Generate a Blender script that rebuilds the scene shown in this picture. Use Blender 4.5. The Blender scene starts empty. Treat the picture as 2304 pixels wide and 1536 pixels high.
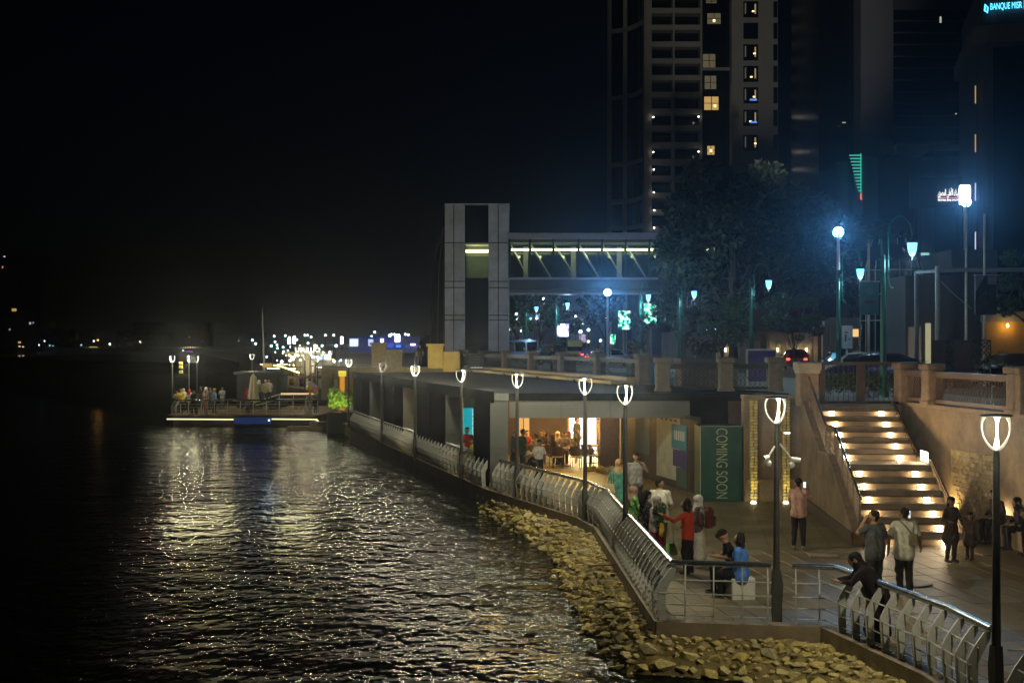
import bpy, bmesh, math, random
import numpy as np
from mathutils import Vector, Matrix

R = math.radians
random.seed(11)
rng = np.random.default_rng(11)
sc = bpy.context.scene
col = sc.collection

# ---------------------------------------------------------------- camera, world, exposure
FPX, HOR, CZ = 2880.0, 772.0, 5.7          # focal length in photo pixels, horizon row, eye height above the water
cam_d = bpy.data.cameras.new("camera")
cam_d.sensor_width = 36.0
cam_d.lens = FPX / 2304.0 * 36.0
cam_d.shift_y = (HOR - 768.0) / 2304.0
cam_d.clip_start = 0.5
cam_d.clip_end = 6000
cam = bpy.data.objects.new("camera", cam_d)
cam.location = (0, 0, CZ)
cam.rotation_euler = (R(90), 0, 0)
col.objects.link(cam)
sc.camera = cam

world = bpy.data.worlds.new("World")
sc.world = world
world.use_nodes = True
wn = world.node_tree
wn.nodes.clear()
w_out = wn.nodes.new("ShaderNodeOutputWorld")
w_bg = wn.nodes.new("ShaderNodeBackground")
w_sky = wn.nodes.new("ShaderNodeTexSky")
w_sky.sky_type = 'NISHITA'
w_sky.sun_disc = False
w_sky.sun_elevation = R(-5.0)
w_sky.sun_rotation = R(15)
w_sky.altitude = 20
w_sky.dust_density = 3.0
w_bg.inputs["Strength"].default_value = 0.03
w_tint = wn.nodes.new("ShaderNodeMix"); w_tint.data_type = 'RGBA'; w_tint.blend_type = 'MULTIPLY'
w_tint.inputs[0].default_value = 1.0; w_tint.inputs[7].default_value = (.55,.75,1.35,1)   # night air: cooler overall
wn.links.new(w_sky.outputs[0], w_tint.inputs[6])
wn.links.new(w_tint.outputs[2], w_bg.inputs[0])
wn.links.new(w_bg.outputs[0], w_out.inputs[0])

sc.view_settings.view_transform = 'Standard'
sc.view_settings.look = 'None'
sc.view_settings.exposure = 0.0
sc.view_settings.gamma = 1.0
sc.view_settings.use_curve_mapping = False
cy = sc.cycles
cy.use_denoising = True
cy.max_bounces = 5
cy.diffuse_bounces = 2
cy.glossy_bounces = 3
cy.transmission_bounces = 4
cy.volume_bounces = 0
cy.transparent_max_bounces = 8
cy.caustics_reflective = False
cy.caustics_refractive = False
cy.sample_clamp_indirect = 3.0
cy.use_light_tree = True
cy.use_adaptive_sampling = True

# ---------------------------------------------------------------- helpers
def gp(px, py, z):
    """Point of the level z seen at a photo pixel."""
    d = (CZ - z) * FPX / (py - HOR)
    return Vector(((px - 1152) * d / FPX, d, z))

def at(px, py, d):
    return Vector(((px - 1152) * d / FPX, d, CZ - (py - HOR) * d / FPX))

def tag(o, label=None, cat=None, group=None, kind=None):
    if label: o["label"] = label
    if cat: o["category"] = cat
    if group: o["group"] = group
    if kind: o["kind"] = kind
    return o

def thing(name, label, cat, loc=(0, 0, 0), rz=0.0, group=None):
    o = bpy.data.objects.new(name, None)
    o.empty_display_size = 0.1
    o.location = loc
    o.rotation_euler = (0, 0, rz)
    col.objects.link(o)
    return tag(o, label, cat, group)

def link(name, me, parent=None, loc=None, rz=None):
    o = bpy.data.objects.new(name, me)
    col.objects.link(o)
    if parent is not None: o.parent = parent
    if loc is not None: o.location = loc
    if rz is not None: o.rotation_euler = (0, 0, rz)
    return o

class MB:
    def __init__(s):
        s.v, s.f, s.m = [], [], []
    def add(s, vs, fs, mi=0, M=None):
        b = len(s.v)
        if M is not None: vs = [M @ Vector(p) for p in vs]
        s.v.extend([tuple(p) for p in vs])
        for f in fs:
            s.f.append(tuple(b + i for i in f)); s.m.append(mi)
        return s
    def box(s, x0, x1, y0, y1, z0, z1, mi=0, M=None):
        v = [(x0,y0,z0),(x1,y0,z0),(x1,y1,z0),(x0,y1,z0),(x0,y0,z1),(x1,y0,z1),(x1,y1,z1),(x0,y1,z1)]
        f = [(0,3,2,1),(4,5,6,7),(0,1,5,4),(1,2,6,5),(2,3,7,6),(3,0,4,7)]
        return s.add(v, f, mi, M)
    def cbox(s, c, d, mi=0, M=None):
        return s.box(c[0]-d[0]/2, c[0]+d[0]/2, c[1]-d[1]/2, c[1]+d[1]/2, c[2]-d[2]/2, c[2]+d[2]/2, mi, M)
    def bbox(s, x0, x1, y0, y1, z0, z1, b=0.02, mi=0, M=None):
        """box with chamfered vertical and top edges"""
        b = min(b, (x1-x0)*.45, (y1-y0)*.45, (z1-z0)*.45)
        def ring(i, z): return [(x0+i+b,y0+i,z),(x1-i-b,y0+i,z),(x1-i,y0+i+b,z),(x1-i,y1-i-b,z),(x1-i-b,y1-i,z),(x0+i+b,y1-i,z),(x0+i,y1-i-b,z),(x0+i,y0+i+b,z)]
        v = ring(0, z0) + ring(0, z1-b) + ring(b*.9, z1)
        f = [tuple(range(7,-1,-1)), tuple(range(16,24))]
        for k in (0, 8):
            for i in range(8):
                j = (i+1) % 8
                f.append((k+i, k+j, k+8+j, k+8+i))
        return s.add(v, f, mi, M)
    def tube(s, pts, r, n=8, mi=0, M=None, caps=True, closed=False):
        P = [Vector(p) for p in pts]
        rr = list(r) if hasattr(r, '__len__') else [r]*len(P)
        N = len(P); vs = []; nrm = None
        for i, p in enumerate(P):
            if closed: t = P[(i+1) % N] - P[i-1]
            else: t = P[min(i+1, N-1)] - P[max(i-1, 0)]
            t.normalize()
            if nrm is None:
                nrm = t.cross(Vector((0,0,1)) if abs(t.z) < .9 else Vector((1,0,0))).normalized()
            else:
                nrm = (nrm - t*nrm.dot(t)).normalized()
            bn = t.cross(nrm)
            for k in range(n):
                a = 2*math.pi*k/n
                vs.append(p + (nrm*math.cos(a) + bn*math.sin(a))*rr[i])
        fs = []
        for i in range(N if closed else N-1):
            i2 = (i+1) % N
            for k in range(n):
                k2 = (k+1) % n
                fs.append((i*n+k, i*n+k2, i2*n+k2, i2*n+k))
        if caps and not closed:
            fs.append(tuple(range(n-1,-1,-1))); fs.append(tuple((N-1)*n+k for k in range(n)))
        return s.add(vs, fs, mi, M)
    def prism(s, poly, z0, z1, mi=0, M=None):
        n = len(poly)
        a = sum(poly[i][0]*poly[(i+1)%n][1]-poly[(i+1)%n][0]*poly[i][1] for i in range(n))
        if a < 0: poly = poly[::-1]
        v = [(p[0],p[1],z0) for p in poly] + [(p[0],p[1],z1) for p in poly]
        f = [tuple(range(n-1,-1,-1)), tuple(range(n,2*n))]
        f += [(i,(i+1)%n,n+(i+1)%n,n+i) for i in range(n)]
        return s.add(v, f, mi, M)
    def plate(s, prof, t, axis, mi=0, M=None):
        """profile in a vertical plane (a,z), thickness t along the other horizontal axis"""
        n = len(prof); v = []
        for sgn in (-.5, .5):
            for a, z in prof:
                v.append((sgn*t, a, z) if axis == 'x' else (a, sgn*t, z))
        f = [tuple(range(n-1,-1,-1)), tuple(range(n,2*n))]
        f += [(i,(i+1)%n,n+(i+1)%n,n+i) for i in range(n)]
        return s.add(v, f, mi, M)
    def lathe(s, prof, n=16, c=(0,0,0), mi=0, M=None):
        v, f = [], []
        for r, z in prof:
            for k in range(n):
                a = 2*math.pi*k/n
                v.append((c[0]+r*math.cos(a), c[1]+r*math.sin(a), c[2]+z))
        for i in range(len(prof)-1):
            for k in range(n):
                k2 = (k+1) % n
                f.append((i*n+k, i*n+k2, (i+1)*n+k2, (i+1)*n+k))
        f.append(tuple(range(n-1,-1,-1))); f.append(tuple((len(prof)-1)*n+k for k in range(n)))
        return s.add(v, f, mi, M)
    def ball(s, c, r, mi=0, nu=10, nv=6, sq=(1,1,1)):
        prof = [(max(.001, r*math.sin(math.pi*i/nv)), -r*math.cos(math.pi*i/nv)) for i in range(nv+1)]
        return s.lathe(prof, nu, (0,0,0), mi, Matrix.Translation(c) @ Matrix.Diagonal((*sq,1)))
    def mesh(s, name, mats, smooth=False):
        me = bpy.data.meshes.new(name)
        me.from_pydata(s.v, [], s.f)
        if not isinstance(mats, (list, tuple)): mats = [mats]
        for m in mats: me.materials.append(m)
        if len(mats) > 1: me.polygons.foreach_set("material_index", s.m)
        if smooth:
            me.polygons.foreach_set("use_smooth", [True]*len(me.polygons))
            try: me.set_sharp_from_angle(angle=R(40))
            except Exception: pass
        me.update()
        return me
    def build(s, name, mats, parent=None, loc=None, rz=None, smooth=False):
        return link(name, s.mesh(name, mats, smooth), parent, loc, rz)

def light(name, kind, loc, power, colr, parent=None, radius=0.1, **kw):
    d = bpy.data.lights.new(name, kind)
    d.energy = power
    d.color = colr
    if kind in ('POINT', 'SPOT'): d.shadow_soft_size = radius
    if kind == 'AREA':
        d.shape = 'RECTANGLE'; d.size = kw.get('size', .3); d.size_y = kw.get('size_y', .3)
    if kind == 'SPOT':
        d.spot_size = kw.get('spot', R(80)); d.spot_blend = kw.get('blend', .6)
    o = bpy.data.objects.new(name, d)
    o.location = loc
    if 'rot' in kw: o.rotation_euler = kw['rot']
    if 'aim' in kw:
        o.rotation_euler = Vector(kw['aim']).to_track_quat('-Z', 'Y').to_euler()
    col.objects.link(o)
    if parent is not None: o.parent = parent
    return o

_mats = {}
def mat(name, colr, rough=.7, metal=0.0, var=.18, scale=6.0, bump=0.0, bscale=40.0, spec=.5, detail=4.0):
    """Principled surface with large blotches and fine grain of its own colour"""
    if name in _mats: return _mats[name]
    m = bpy.data.materials.new(name); m.use_nodes = True
    nt = m.node_tree; b = nt.nodes["Principled BSDF"]
    b.inputs["Roughness"].default_value = rough
    b.inputs["Metallic"].default_value = metal
    b.inputs["Specular IOR Level"].default_value = spec
    b.inputs["Base Color"].default_value = (*colr, 1)
    if var > 0:
        tc = nt.nodes.new("ShaderNodeTexCoord")
        nz = nt.nodes.new("ShaderNodeTexNoise")
        nz.inputs["Scale"].default_value = scale; nz.inputs["Detail"].default_value = detail
        nz.inputs["Roughness"].default_value = .65
        nt.links.new(tc.outputs["Object"], nz.inputs["Vector"])
        rp = nt.nodes.new("ShaderNodeMapRange")
        rp.inputs["From Min"].default_value = .3; rp.inputs["From Max"].default_value = .7
        rp.inputs["To Min"].default_value = 1-var; rp.inputs["To Max"].default_value = 1+var
        nt.links.new(nz.outputs[0], rp.inputs[0])
        mx = nt.nodes.new("ShaderNodeMix"); mx.data_type = 'RGBA'; mx.blend_type = 'MULTIPLY'
        mx.inputs[0].default_value = 1
        mx.inputs[6].default_value = (*colr, 1)
        nt.links.new(rp.outputs[0], mx.inputs[7])
        nt.links.new(mx.outputs[2], b.inputs["Base Color"])
        rr = nt.nodes.new("ShaderNodeMapRange")
        rr.inputs["To Min"].default_value = max(.02, rough-.12); rr.inputs["To Max"].default_value = min(1, rough+.12)
        nt.links.new(nz.outputs[0], rr.inputs[0]); nt.links.new(rr.outputs[0], b.inputs["Roughness"])
        if bump > 0:
            n2 = nt.nodes.new("ShaderNodeTexNoise")
            n2.inputs["Scale"].default_value = bscale; n2.inputs["Detail"].default_value = 5
            nt.links.new(tc.outputs["Object"], n2.inputs["Vector"])
            bp = nt.nodes.new("ShaderNodeBump")
            bp.inputs["Strength"].default_value = bump; bp.inputs["Distance"].default_value = .02
            nt.links.new(n2.outputs[0], bp.inputs["Height"]); nt.links.new(bp.outputs[0], b.inputs["Normal"])
    _mats[name] = m
    return m

def emis(name, colr, strength):
    if name in _mats: return _mats[name]
    m = bpy.data.materials.new(name); m.use_nodes = True
    nt = m.node_tree; b = nt.nodes["Principled BSDF"]
    b.inputs["Base Color"].default_value = (.05,.05,.05,1)
    b.inputs["Emission Color"].default_value = (*colr, 1)
    b.inputs["Emission Strength"].default_value = strength
    _mats[name] = m
    return m

def glass(name, tint=(.9,.95,.95), rough=.03, alpha=.25):
    """thin window pane: part mirror, part clear"""
    if name in _mats: return _mats[name]
    m = bpy.data.materials.new(name); m.use_nodes = True
    nt = m.node_tree; nt.nodes.remove(nt.nodes["Principled BSDF"])
    out = nt.nodes["Material Output"]
    tr = nt.nodes.new("ShaderNodeBsdfTransparent"); tr.inputs[0].default_value = (*tint, 1)
    gl = nt.nodes.new("ShaderNodeBsdfGlossy"); gl.inputs["Roughness"].default_value = rough
    mx = nt.nodes.new("ShaderNodeMixShader"); mx.inputs[0].default_value = alpha
    nt.links.new(tr.outputs[0], mx.inputs[1]); nt.links.new(gl.outputs[0], mx.inputs[2]); nt.links.new(mx.outputs[0], out.inputs[0])
    _mats[name] = m
    return m

def text_mesh(body, size, mats, ext=.004, align='CENTER', sx=1.0, name="lettering", spacing=1.0):
    cu = bpy.data.curves.new(name, 'FONT')
    cu.body = body; cu.size = size; cu.extrude = ext; cu.align_x = align; cu.align_y = 'CENTER'
    cu.space_character = spacing
    o = bpy.data.objects.new("tmp_text", cu); col.objects.link(o)
    dg = bpy.context.evaluated_depsgraph_get()
    me = bpy.data.meshes.new_from_object(o.evaluated_get(dg))
    bpy.data.objects.remove(o)
    me.transform(Matrix.Diagonal((sx,1,1,1)))
    me.materials.clear(); me.materials.append(mats); me.name = name
    return me

# ---------------------------------------------------------------- common materials
M_DECK = mat("pale_stone_paving", (.30,.245,.18), .55, var=.3, scale=1.3, bump=.25, bscale=30)
M_CURB = mat("kerb_stone", (.30,.24,.17), .75, var=.25, scale=3, bump=.3)
M_CONC = mat("grey_concrete", (.25,.25,.24), .8, var=.2, scale=1.5, bump=.3, bscale=25)
M_CLAD = mat("grey_metal_cladding", (.115,.125,.118), .5, .0, var=.12, scale=1.0)
M_CLAD_SHADE = mat("black_cladding_and_shade", (.005,.006,.006), .7, 0, var=.3, scale=2, spec=0.0)  # black river cladding; on the end wall the black stands for missing light
M_STEEL = mat("brushed_grey_steel", (.58,.60,.58), .42, .2, var=.15, scale=9)
M_RAIL = mat("handrail_steel", (.38,.42,.46), .22, .9, var=.1, scale=14)
M_POLE = mat("dark_pole_paint", (.085,.088,.08), .4, .2, var=.2, scale=8)
M_BLACK = mat("black_paint", (.012,.012,.013), .5, 0, var=.2)
M_WALL = mat("buff_render_wall", (.215,.158,.098), .85, var=.45, scale=1.1, bump=.6, bscale=30)
M_STONEP = mat("pink_sandstone", (.28,.20,.145), .75, var=.25, scale=4, bump=.35)
M_LED = emis("lamp_led_white", (.95,.93,1.0), 4.0)
M_SOCK = mat("dark_glass", (.006,.008,.01), .08, 0, var=0)
M_WOOD = mat("dark_wood", (.10,.06,.03), .6, var=.3, scale=8)
# ================================================================ SETTING: water, promenade, rocks
DZ = 0.70                                   # promenade level
SZ = 3.80                                   # street level
RZ = 4.00                                   # roof terrace level
EDGE = [(6.62,12.0),(6.12,18.9),(5.36,22.15),(2.55,22.6),(2.22,34.1),(1.85,36.0),(-.86,43.1),(-9.40,73.9)]

def water_mat():
    m = bpy.data.materials.new("night_river_water"); m.use_nodes = True
    nt = m.node_tree; b = nt.nodes["Principled BSDF"]
    b.inputs["Base Color"].default_value = (.006,.008,.005,1)
    b.inputs["Roughness"].default_value = .012
    b.inputs["IOR"].default_value = 1.11
    b.inputs["Specular IOR Level"].default_value = .5
    tc = nt.nodes.new("ShaderNodeTexCoord")
    def nz(scale, sx, sy, det, rot):
        mp = nt.nodes.new("ShaderNodeMapping"); mp.inputs["Scale"].default_value = (sx, sy, 1)
        mp.inputs["Rotation"].default_value = (0,0,rot)
        nt.links.new(tc.outputs["Object"], mp.inputs[0])
        n = nt.nodes.new("ShaderNodeTexNoise"); n.inputs["Scale"].default_value = scale
        n.inputs["Detail"].default_value = det; n.inputs["Roughness"].default_value = .6
        nt.links.new(mp.outputs[0], n.inputs[0]); return n
    a = nz(.6, 1.0, 1.3, 1.5, R(12)); c = nz(2.4, 1.3, .95, 1.5, R(-14)); e = nz(11.0, 1.6, .7, 2, R(25))
    def mul(n, k):
        q = nt.nodes.new("ShaderNodeMath"); q.operation = 'MULTIPLY'; q.inputs[1].default_value = k
        nt.links.new(n.outputs[0], q.inputs[0]); return q
    def addn(p, q):
        r = nt.nodes.new("ShaderNodeMath"); r.operation = 'ADD'
        nt.links.new(p.outputs[0], r.inputs[0]); nt.links.new(q.outputs[0], r.inputs[1]); return r
    h = addn(addn(mul(a, .20), mul(c, .125)), mul(e, .014))
    bp = nt.nodes.new("ShaderNodeBump"); bp.inputs["Strength"].default_value = 1.0; bp.inputs["Distance"].default_value = 1.0
    nt.links.new(h.outputs[0], bp.inputs["Height"]); nt.links.new(bp.outputs[0], b.inputs["Normal"])
    return m
M_WATER = water_mat()
mb = MB(); mb.add([(-2500,-30,0),(2500,-30,0),(2500,1200,0),(-2500,1200,0)], [(0,1,2,3)])
tag(mb.build("water", M_WATER), "dark rippled river water with broken lamp reflections", None, kind="structure")

# promenade body
prom_poly = EDGE + [(-3.0,76.5),(16.0,60.0),(16.0,12.0)]
def deck_mat():
    m = mat("promenade_paving_joints", (.185,.158,.098), .5, var=.45, scale=.9, bump=.2, bscale=30)
    nt = m.node_tree; b = nt.nodes["Principled BSDF"]
    src = b.inputs["Base Color"].links[0].from_socket
    tc = nt.nodes.new("ShaderNodeTexCoord"); mp = nt.nodes.new("ShaderNodeMapping"); mp.inputs["Rotation"].default_value = (0,0,R(7.8))
    br = nt.nodes.new("ShaderNodeTexBrick")
    br.inputs["Scale"].default_value = 1.0; br.inputs["Brick Width"].default_value = .5; br.inputs["Row Height"].default_value = .75
    br.inputs["Mortar Size"].default_value = .012; br.offset = 0; br.inputs["Mortar Smooth"].default_value = .3
    br.inputs["Color1"].default_value = (1,1,1,1); br.inputs["Color2"].default_value = (.82,.82,.82,1); br.inputs["Mortar"].default_value = (.45,.42,.4,1)
    nt.links.new(tc.outputs["Object"], mp.inputs[0]); nt.links.new(mp.outputs[0], br.inputs[0])
    mx = nt.nodes.new("ShaderNodeMix"); mx.data_type='RGBA'; mx.blend_type='MULTIPLY'; mx.inputs[0].default_value=1
    nt.links.new(src, mx.inputs[6]); nt.links.new(br.outputs[0], mx.inputs[7]); nt.links.new(mx.outputs[2], b.inputs["Base Color"])
    return m
M_PROM = deck_mat()
mb = MB(); mb.prism(prom_poly, -1.5, DZ-.012)
prom = tag(mb.build("promenade", M_PROM), "buff paved riverside promenade", None, kind="structure")
# single paving slabs near the stairs
TU = Vector((-.137, 1, 0)).normalized(); TN = Vector((TU.y, -TU.x, 0))
M_SLABS = [mat("paving_slab_%s" % n, c, .5, var=.22, scale=3, bump=.25, bscale=35) for n, c in (("buff",(.215,.178,.115)),("sand",(.19,.155,.10)),("brown",(.155,.122,.08)))]
slab_me = []
for m in M_SLABS:
    q = MB(); q.bbox(-.242,.242,-.367,.367,-.03,0,.006); slab_me.append(q.mesh("slab", m))
def inside(p, poly):
    c = False; n = len(poly); j = n-1
    for i in range(n):
        xi, yi = poly[i][:2]; xj, yj = poly[j][:2]
        if (yi > p[1]) != (yj > p[1]) and p[0] < (xj-xi)*(p[1]-yi)/(yj-yi)+xi: c = not c
        j = i
    return c
nslab = 0
for j in range(-2, 20):
    for i in range(-12, 16):
        c = Vector((7.5,18.0,0)) + TN*(i*.5) + TU*(j*.75)
        ok = all(inside(c + TN*a + TU*b, prom_poly) for a in (-.45,.28) for b in (-.4,.4))
        if not ok or c.y > 31.3 or nslab >= 300: continue
        vx = 1152 + c.x*FPX/c.y; vy = HOR + 5*FPX/c.y
        if vx > 2340 or vy > 1580 or vx < 1500 or c.x > 11.4: continue
        o = link("slab", random.choice(slab_me), prom, (c.x, c.y, DZ + random.uniform(-.003,.003)), math.atan2(TN.y, TN.x))
        nslab += 1

# kerb along the river edge (in runs)
def offset_pts(a, b, d):
    t = (Vector(b)-Vector(a)).normalized(); n = Vector((t.y,-t.x)); return n*d
def kerb_run(a, b, w=.26, h=.10):
    A = Vector(a); B = Vector(b); t = (B-A).normalized(); n = Vector((t.y,-t.x))   # n points inland
    return [tuple(A - n*.04), tuple(B - n*.04), tuple(B + n*w), tuple(A + n*w)]
for i in range(len(EDGE)-1):
    q = MB(); q.prism(kerb_run(EDGE[i], EDGE[i+1]), DZ-.25, DZ+.10+.003*(i%2))
    q.build("kerb", M_CURB, prom)

# rock embankment
TOPL = [(6.33,16.0),(6.12,18.9),(5.3,22.0),(4.2,22.35),(2.5,22.5),(2.45,25.3),(2.33,29),(2.22,34.1),(1.80,35.9),(.55,39.6),(-.62,43.0),(-.95,44.2)]
BOTL = [(5.4,15.0),(5.0,18.6),(4.5,20.9),(3.5,21.6),(1.75,22.1),(1.30,25.3),(1.05,29),(.95,32.5),(.75,35.2),(-.15,39.4),(-1.15,43.6),(-1.3,44.9)]
def lerp_pl(pl, s):
    k = s*(len(pl)-1); i = min(int(k), len(pl)-2); f = k-i
    return Vector(pl[i])*(1-f) + Vector(pl[i+1])*f
def rock_pt(s, t):
    a = lerp_pl(TOPL, s); b = lerp_pl(BOTL, s)
    p = a*(1-t) + b*t
    return Vector((p.x, p.y, .58*(1-t)**.75 - .22*t + .10*math.sin(math.pi*t)))
M_MORTAR = mat("embankment_mortar", (.33,.265,.115), .95, var=.4, scale=5, bump=.8, bscale=25)
q = MB(); NS, NT = 120, 12
vs = []
for i in range(NS+1):
    for j in range(NT+1):
        p = rock_pt(i/NS, j/NT); p += Vector((random.uniform(-.03,.03), random.uniform(-.03,.03), random.uniform(-.05,.05)-.03)); vs.append(p)
q.add(vs, [(i*(NT+1)+j, (i+1)*(NT+1)+j, (i+1)*(NT+1)+j+1, i*(NT+1)+j+1) for i in range(NS) for j in range(NT)])
emb = tag(q.build("rock_embankment", M_MORTAR, smooth=False), "sloping bank of yellowish rubble stones below the promenade", None, kind="structure")
M_ROCKS = [mat("rubble_stone_%s" % n, c, .9, var=.35, scale=7, bump=.7, bscale=22) for n, c in
           (("ochre",(.70,.57,.20)),("tan",(.64,.52,.22)),("grey",(.50,.43,.24)),("cream",(.74,.63,.30)))]
def stone_mesh(seed, m):
    r = random.Random(seed); bm = bmesh.new()
    for _ in range(16):
        d = Vector((r.gauss(0,1), r.gauss(0,1), r.gauss(0,1))).normalized()
        bm.verts.new((d.x*r.uniform(.42,.56), d.y*r.uniform(.34,.5), d.z*r.uniform(.34,.5)))
    h = bmesh.ops.convex_hull(bm, input=bm.verts)
    bmesh.ops.delete(bm, geom=[g for g in h["geom_interior"] if isinstance(g, bmesh.types.BMVert)], context='VERTS')
    me = bpy.data.meshes.new("stone"); bm.to_mesh(me); bm.free(); me.materials.append(m); return me
stone_ms = [stone_mesh(50+i, M_ROCKS[i % 4]) for i in range(16)]
M_WETROCK = mat('wet_algae_stone', (.10,.095,.04), .35, var=.4, scale=7, bump=.6, bscale=22)
wet_ms = [stone_mesh(80+i, M_WETROCK) for i in range(6)]
spots = []
def slope_stones(s0, s1, size, n, tries=14):
    for _ in range(n*tries):
        if n <= 0: break
        s, t = random.uniform(s0, s1), random.uniform(.02,1.0)**1.0
        p = rock_pt(s, t); sz = size*random.choice((.6,.8,1.0,1.1,1.3,1.7))*random.uniform(.9,1.1)
        if any((p-q0).length < .345*(sz+z0) for q0, z0 in spots): continue
        spots.append((p, sz)); n -= 1
slope_stones(.14,.44,.30,150); slope_stones(0,.16,.32,60); slope_stones(.40,.66,.31,150); slope_stones(.62,1,.34,170)
slope_stones(.14,.44,.16,160); slope_stones(.0,1,.16,520)
spots.sort(key=lambda e: -e[1]/e[0].y)
extra = MB()
for k, (p, sz) in enumerate(spots):
    me = stone_ms[random.randrange(16)] if p.z > .06 or random.random() < .25 else wet_ms[random.randrange(6)]
    e = (random.uniform(-.2,.2), random.uniform(-.2,.2), random.uniform(0,6.28))
    sc3 = (sz*random.uniform(.9,1.25), sz*random.uniform(.8,1.1), sz*random.uniform(.42,.62))
    if k < 298:
        o = link("stone", me, emb, p - Vector((0,0,.10*sz))); o.rotation_euler = e; o.scale = sc3
    else:
        from mathutils import Euler
        Mx = Matrix.Translation(p - Vector((0,0,.08*sz))) @ Euler(e).to_matrix().to_4x4() @ Matrix.Diagonal((*sc3,1))
        extra.add([v.co for v in me.vertices], [tuple(f.vertices) for f in me.polygons], 0, Mx)
tag(extra.build("small_stones", M_ROCKS[1], emb), kind="stuff")

# street level
street_poly = [(12.4,39.7),(9.3,39.7),(9.3,45.0),(6.2,49.0),(-4.5,88.0),(-30,170),(-140,560),(-200,900),(900,900),(900,20),(15.2,20),(13.32,32.6)]
M_PLAZA = mat("plaza_paving", (.30,.29,.27), .7, var=.25, scale=.8, bump=.2)
mb = MB(); mb.prism(street_poly, -1.5, SZ)
tag(mb.build("street_pavement", M_PLAZA), "pale paved street level ground above the promenade", None, kind="structure")
M_ASPH = mat("asphalt", (.05,.05,.052), .6, var=.25, scale=2, bump=.3)
mb = MB(); mb.prism([(16.5,44.0),(40,44.0),(30.0,120),(12,200),(-60,520),(-85,520),(1.0,190),(13.2,110)], SZ+.004, SZ+.008)
road = tag(mb.build("road", M_ASPH), "asphalt riverside road", None, kind="structure")
M_MARK = mat("road_paint", (.7,.7,.68), .6, var=.1)
q = MB()
for k in range(14):
    y = 50 + k*9; xc = 27 - .19*(y-44)*.95
    q.box(xc-.08, xc+.08, y, y+3, SZ+.012, SZ+.014)
q.build("lane_marking", M_MARK, road)

# far bank
M_FARBANK = mat("far_bank_earth", (.02,.022,.018), .95, var=.3, scale=.05)
mb = MB(); n = 60; pts = []
for i in range(n+1):
    x = -1200 + 1350*i/n
    pts.append((x, 900+25*math.sin(i*.7)))
mb.prism(pts + [(150,1900),(-1200,1900)], -1, 2.5)
tag(mb.build("far_bank", M_FARBANK), "dark low far bank across the river", None, kind="structure")
mb = MB(); mb.add([(-4000,1880,1.5),(4000,1880,1.5),(4000,5500,1.5),(-4000,5500,1.5)], [(0,1,2,3)])
tag(mb.build("far_ground", M_FARBANK), "dark land beyond the river reaching the horizon", None, kind="structure")
# ================================================================ RAILINGS
def seg_frames(pts):
    P = [Vector(p) for p in pts]; N = len(P); T = [(P[i+1]-P[i]).normalized() for i in range(N-1)]
    nr = [Vector((t.y,-t.x)) for t in T]
    mit = []
    for i in range(N):
        if i == 0: mit.append(nr[0])
        elif i == N-1: mit.append(nr[-1])
        else:
            m = (nr[i-1]+nr[i]).normalized(); mit.append(m / max(.35, m.dot(nr[i])))
    return P, T, nr, mit
POST_PROF = [(-.045,0),(.085,0),(.07,.30),(.07,.50),(.15,.66),(.25,.86),(.25,.93),(.16,.93),(.02,.74),(-.08,.56),(-.085,.42)]
_q = MB(); _q.plate(POST_PROF, .024, 'x'); POST_ME = _q.mesh("post", M_STEEL)
BARS = [(-.01,.10),(-.035,.29),(-.055,.49),(.065,.71)]
def railing(label, pts, base_in=.10, z=DZ+.10, step=.45, ends=True, n=10):
    P, T, nr, mit = seg_frames(pts)
    o0 = Vector((P[0].x, P[0].y, z))
    root = thing("river_railing", label, "railing", o0, group="steel railings along the river edge")
    def line(off, h):
        return [Vector((P[i].x + mit[i].x*(base_in+off), P[i].y + mit[i].y*(base_in+off), z+h)) - o0 for i in range(len(P))]
    hr = line(.235, .985)
    # rounded return at both ends
    q = MB(); q.tube(hr, .052, n); q.build("handrail", M_RAIL, root, smooth=True)
    for off, h in BARS:
        q = MB(); q.tube(line(off, h), .013, 6); q.build("bar", M_STEEL, root, smooth=True)
    for i in range(len(P)-1):
        L = (P[i+1]-P[i]).length; k = max(1, round(L/step))
        for j in range(k+1):
            if j == k and i < len(P)-2: continue
            d = min(max(j*L/k, .06), L-.06)
            p = P[i] + T[i]*d + nr[i]*base_in
            link("post", POST_ME, root, Vector((p.x,p.y,z))-o0, math.atan2(-T[i].y,-T[i].x))
    return root
railing("short steel railing run in front of the parked folding bicycle", [(6.58,12.6),(6.33,16.5)])
railing("steel railing the dark veiled woman leans on", [(6.25,17.55),(6.14,18.9),(5.38,22.12),(4.87,22.22)])
railing("steel railing bending around the rocky corner beside the white seat block", [(4.52,22.28),(2.55,22.6),(2.22,34.1),(1.85,36.0),(-.70,42.7)])
railing("steel railing running past the black pavilion walls", [(-1.02,43.7),(-9.32,73.6)], base_in=.06, step=.62, n=8)

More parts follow.
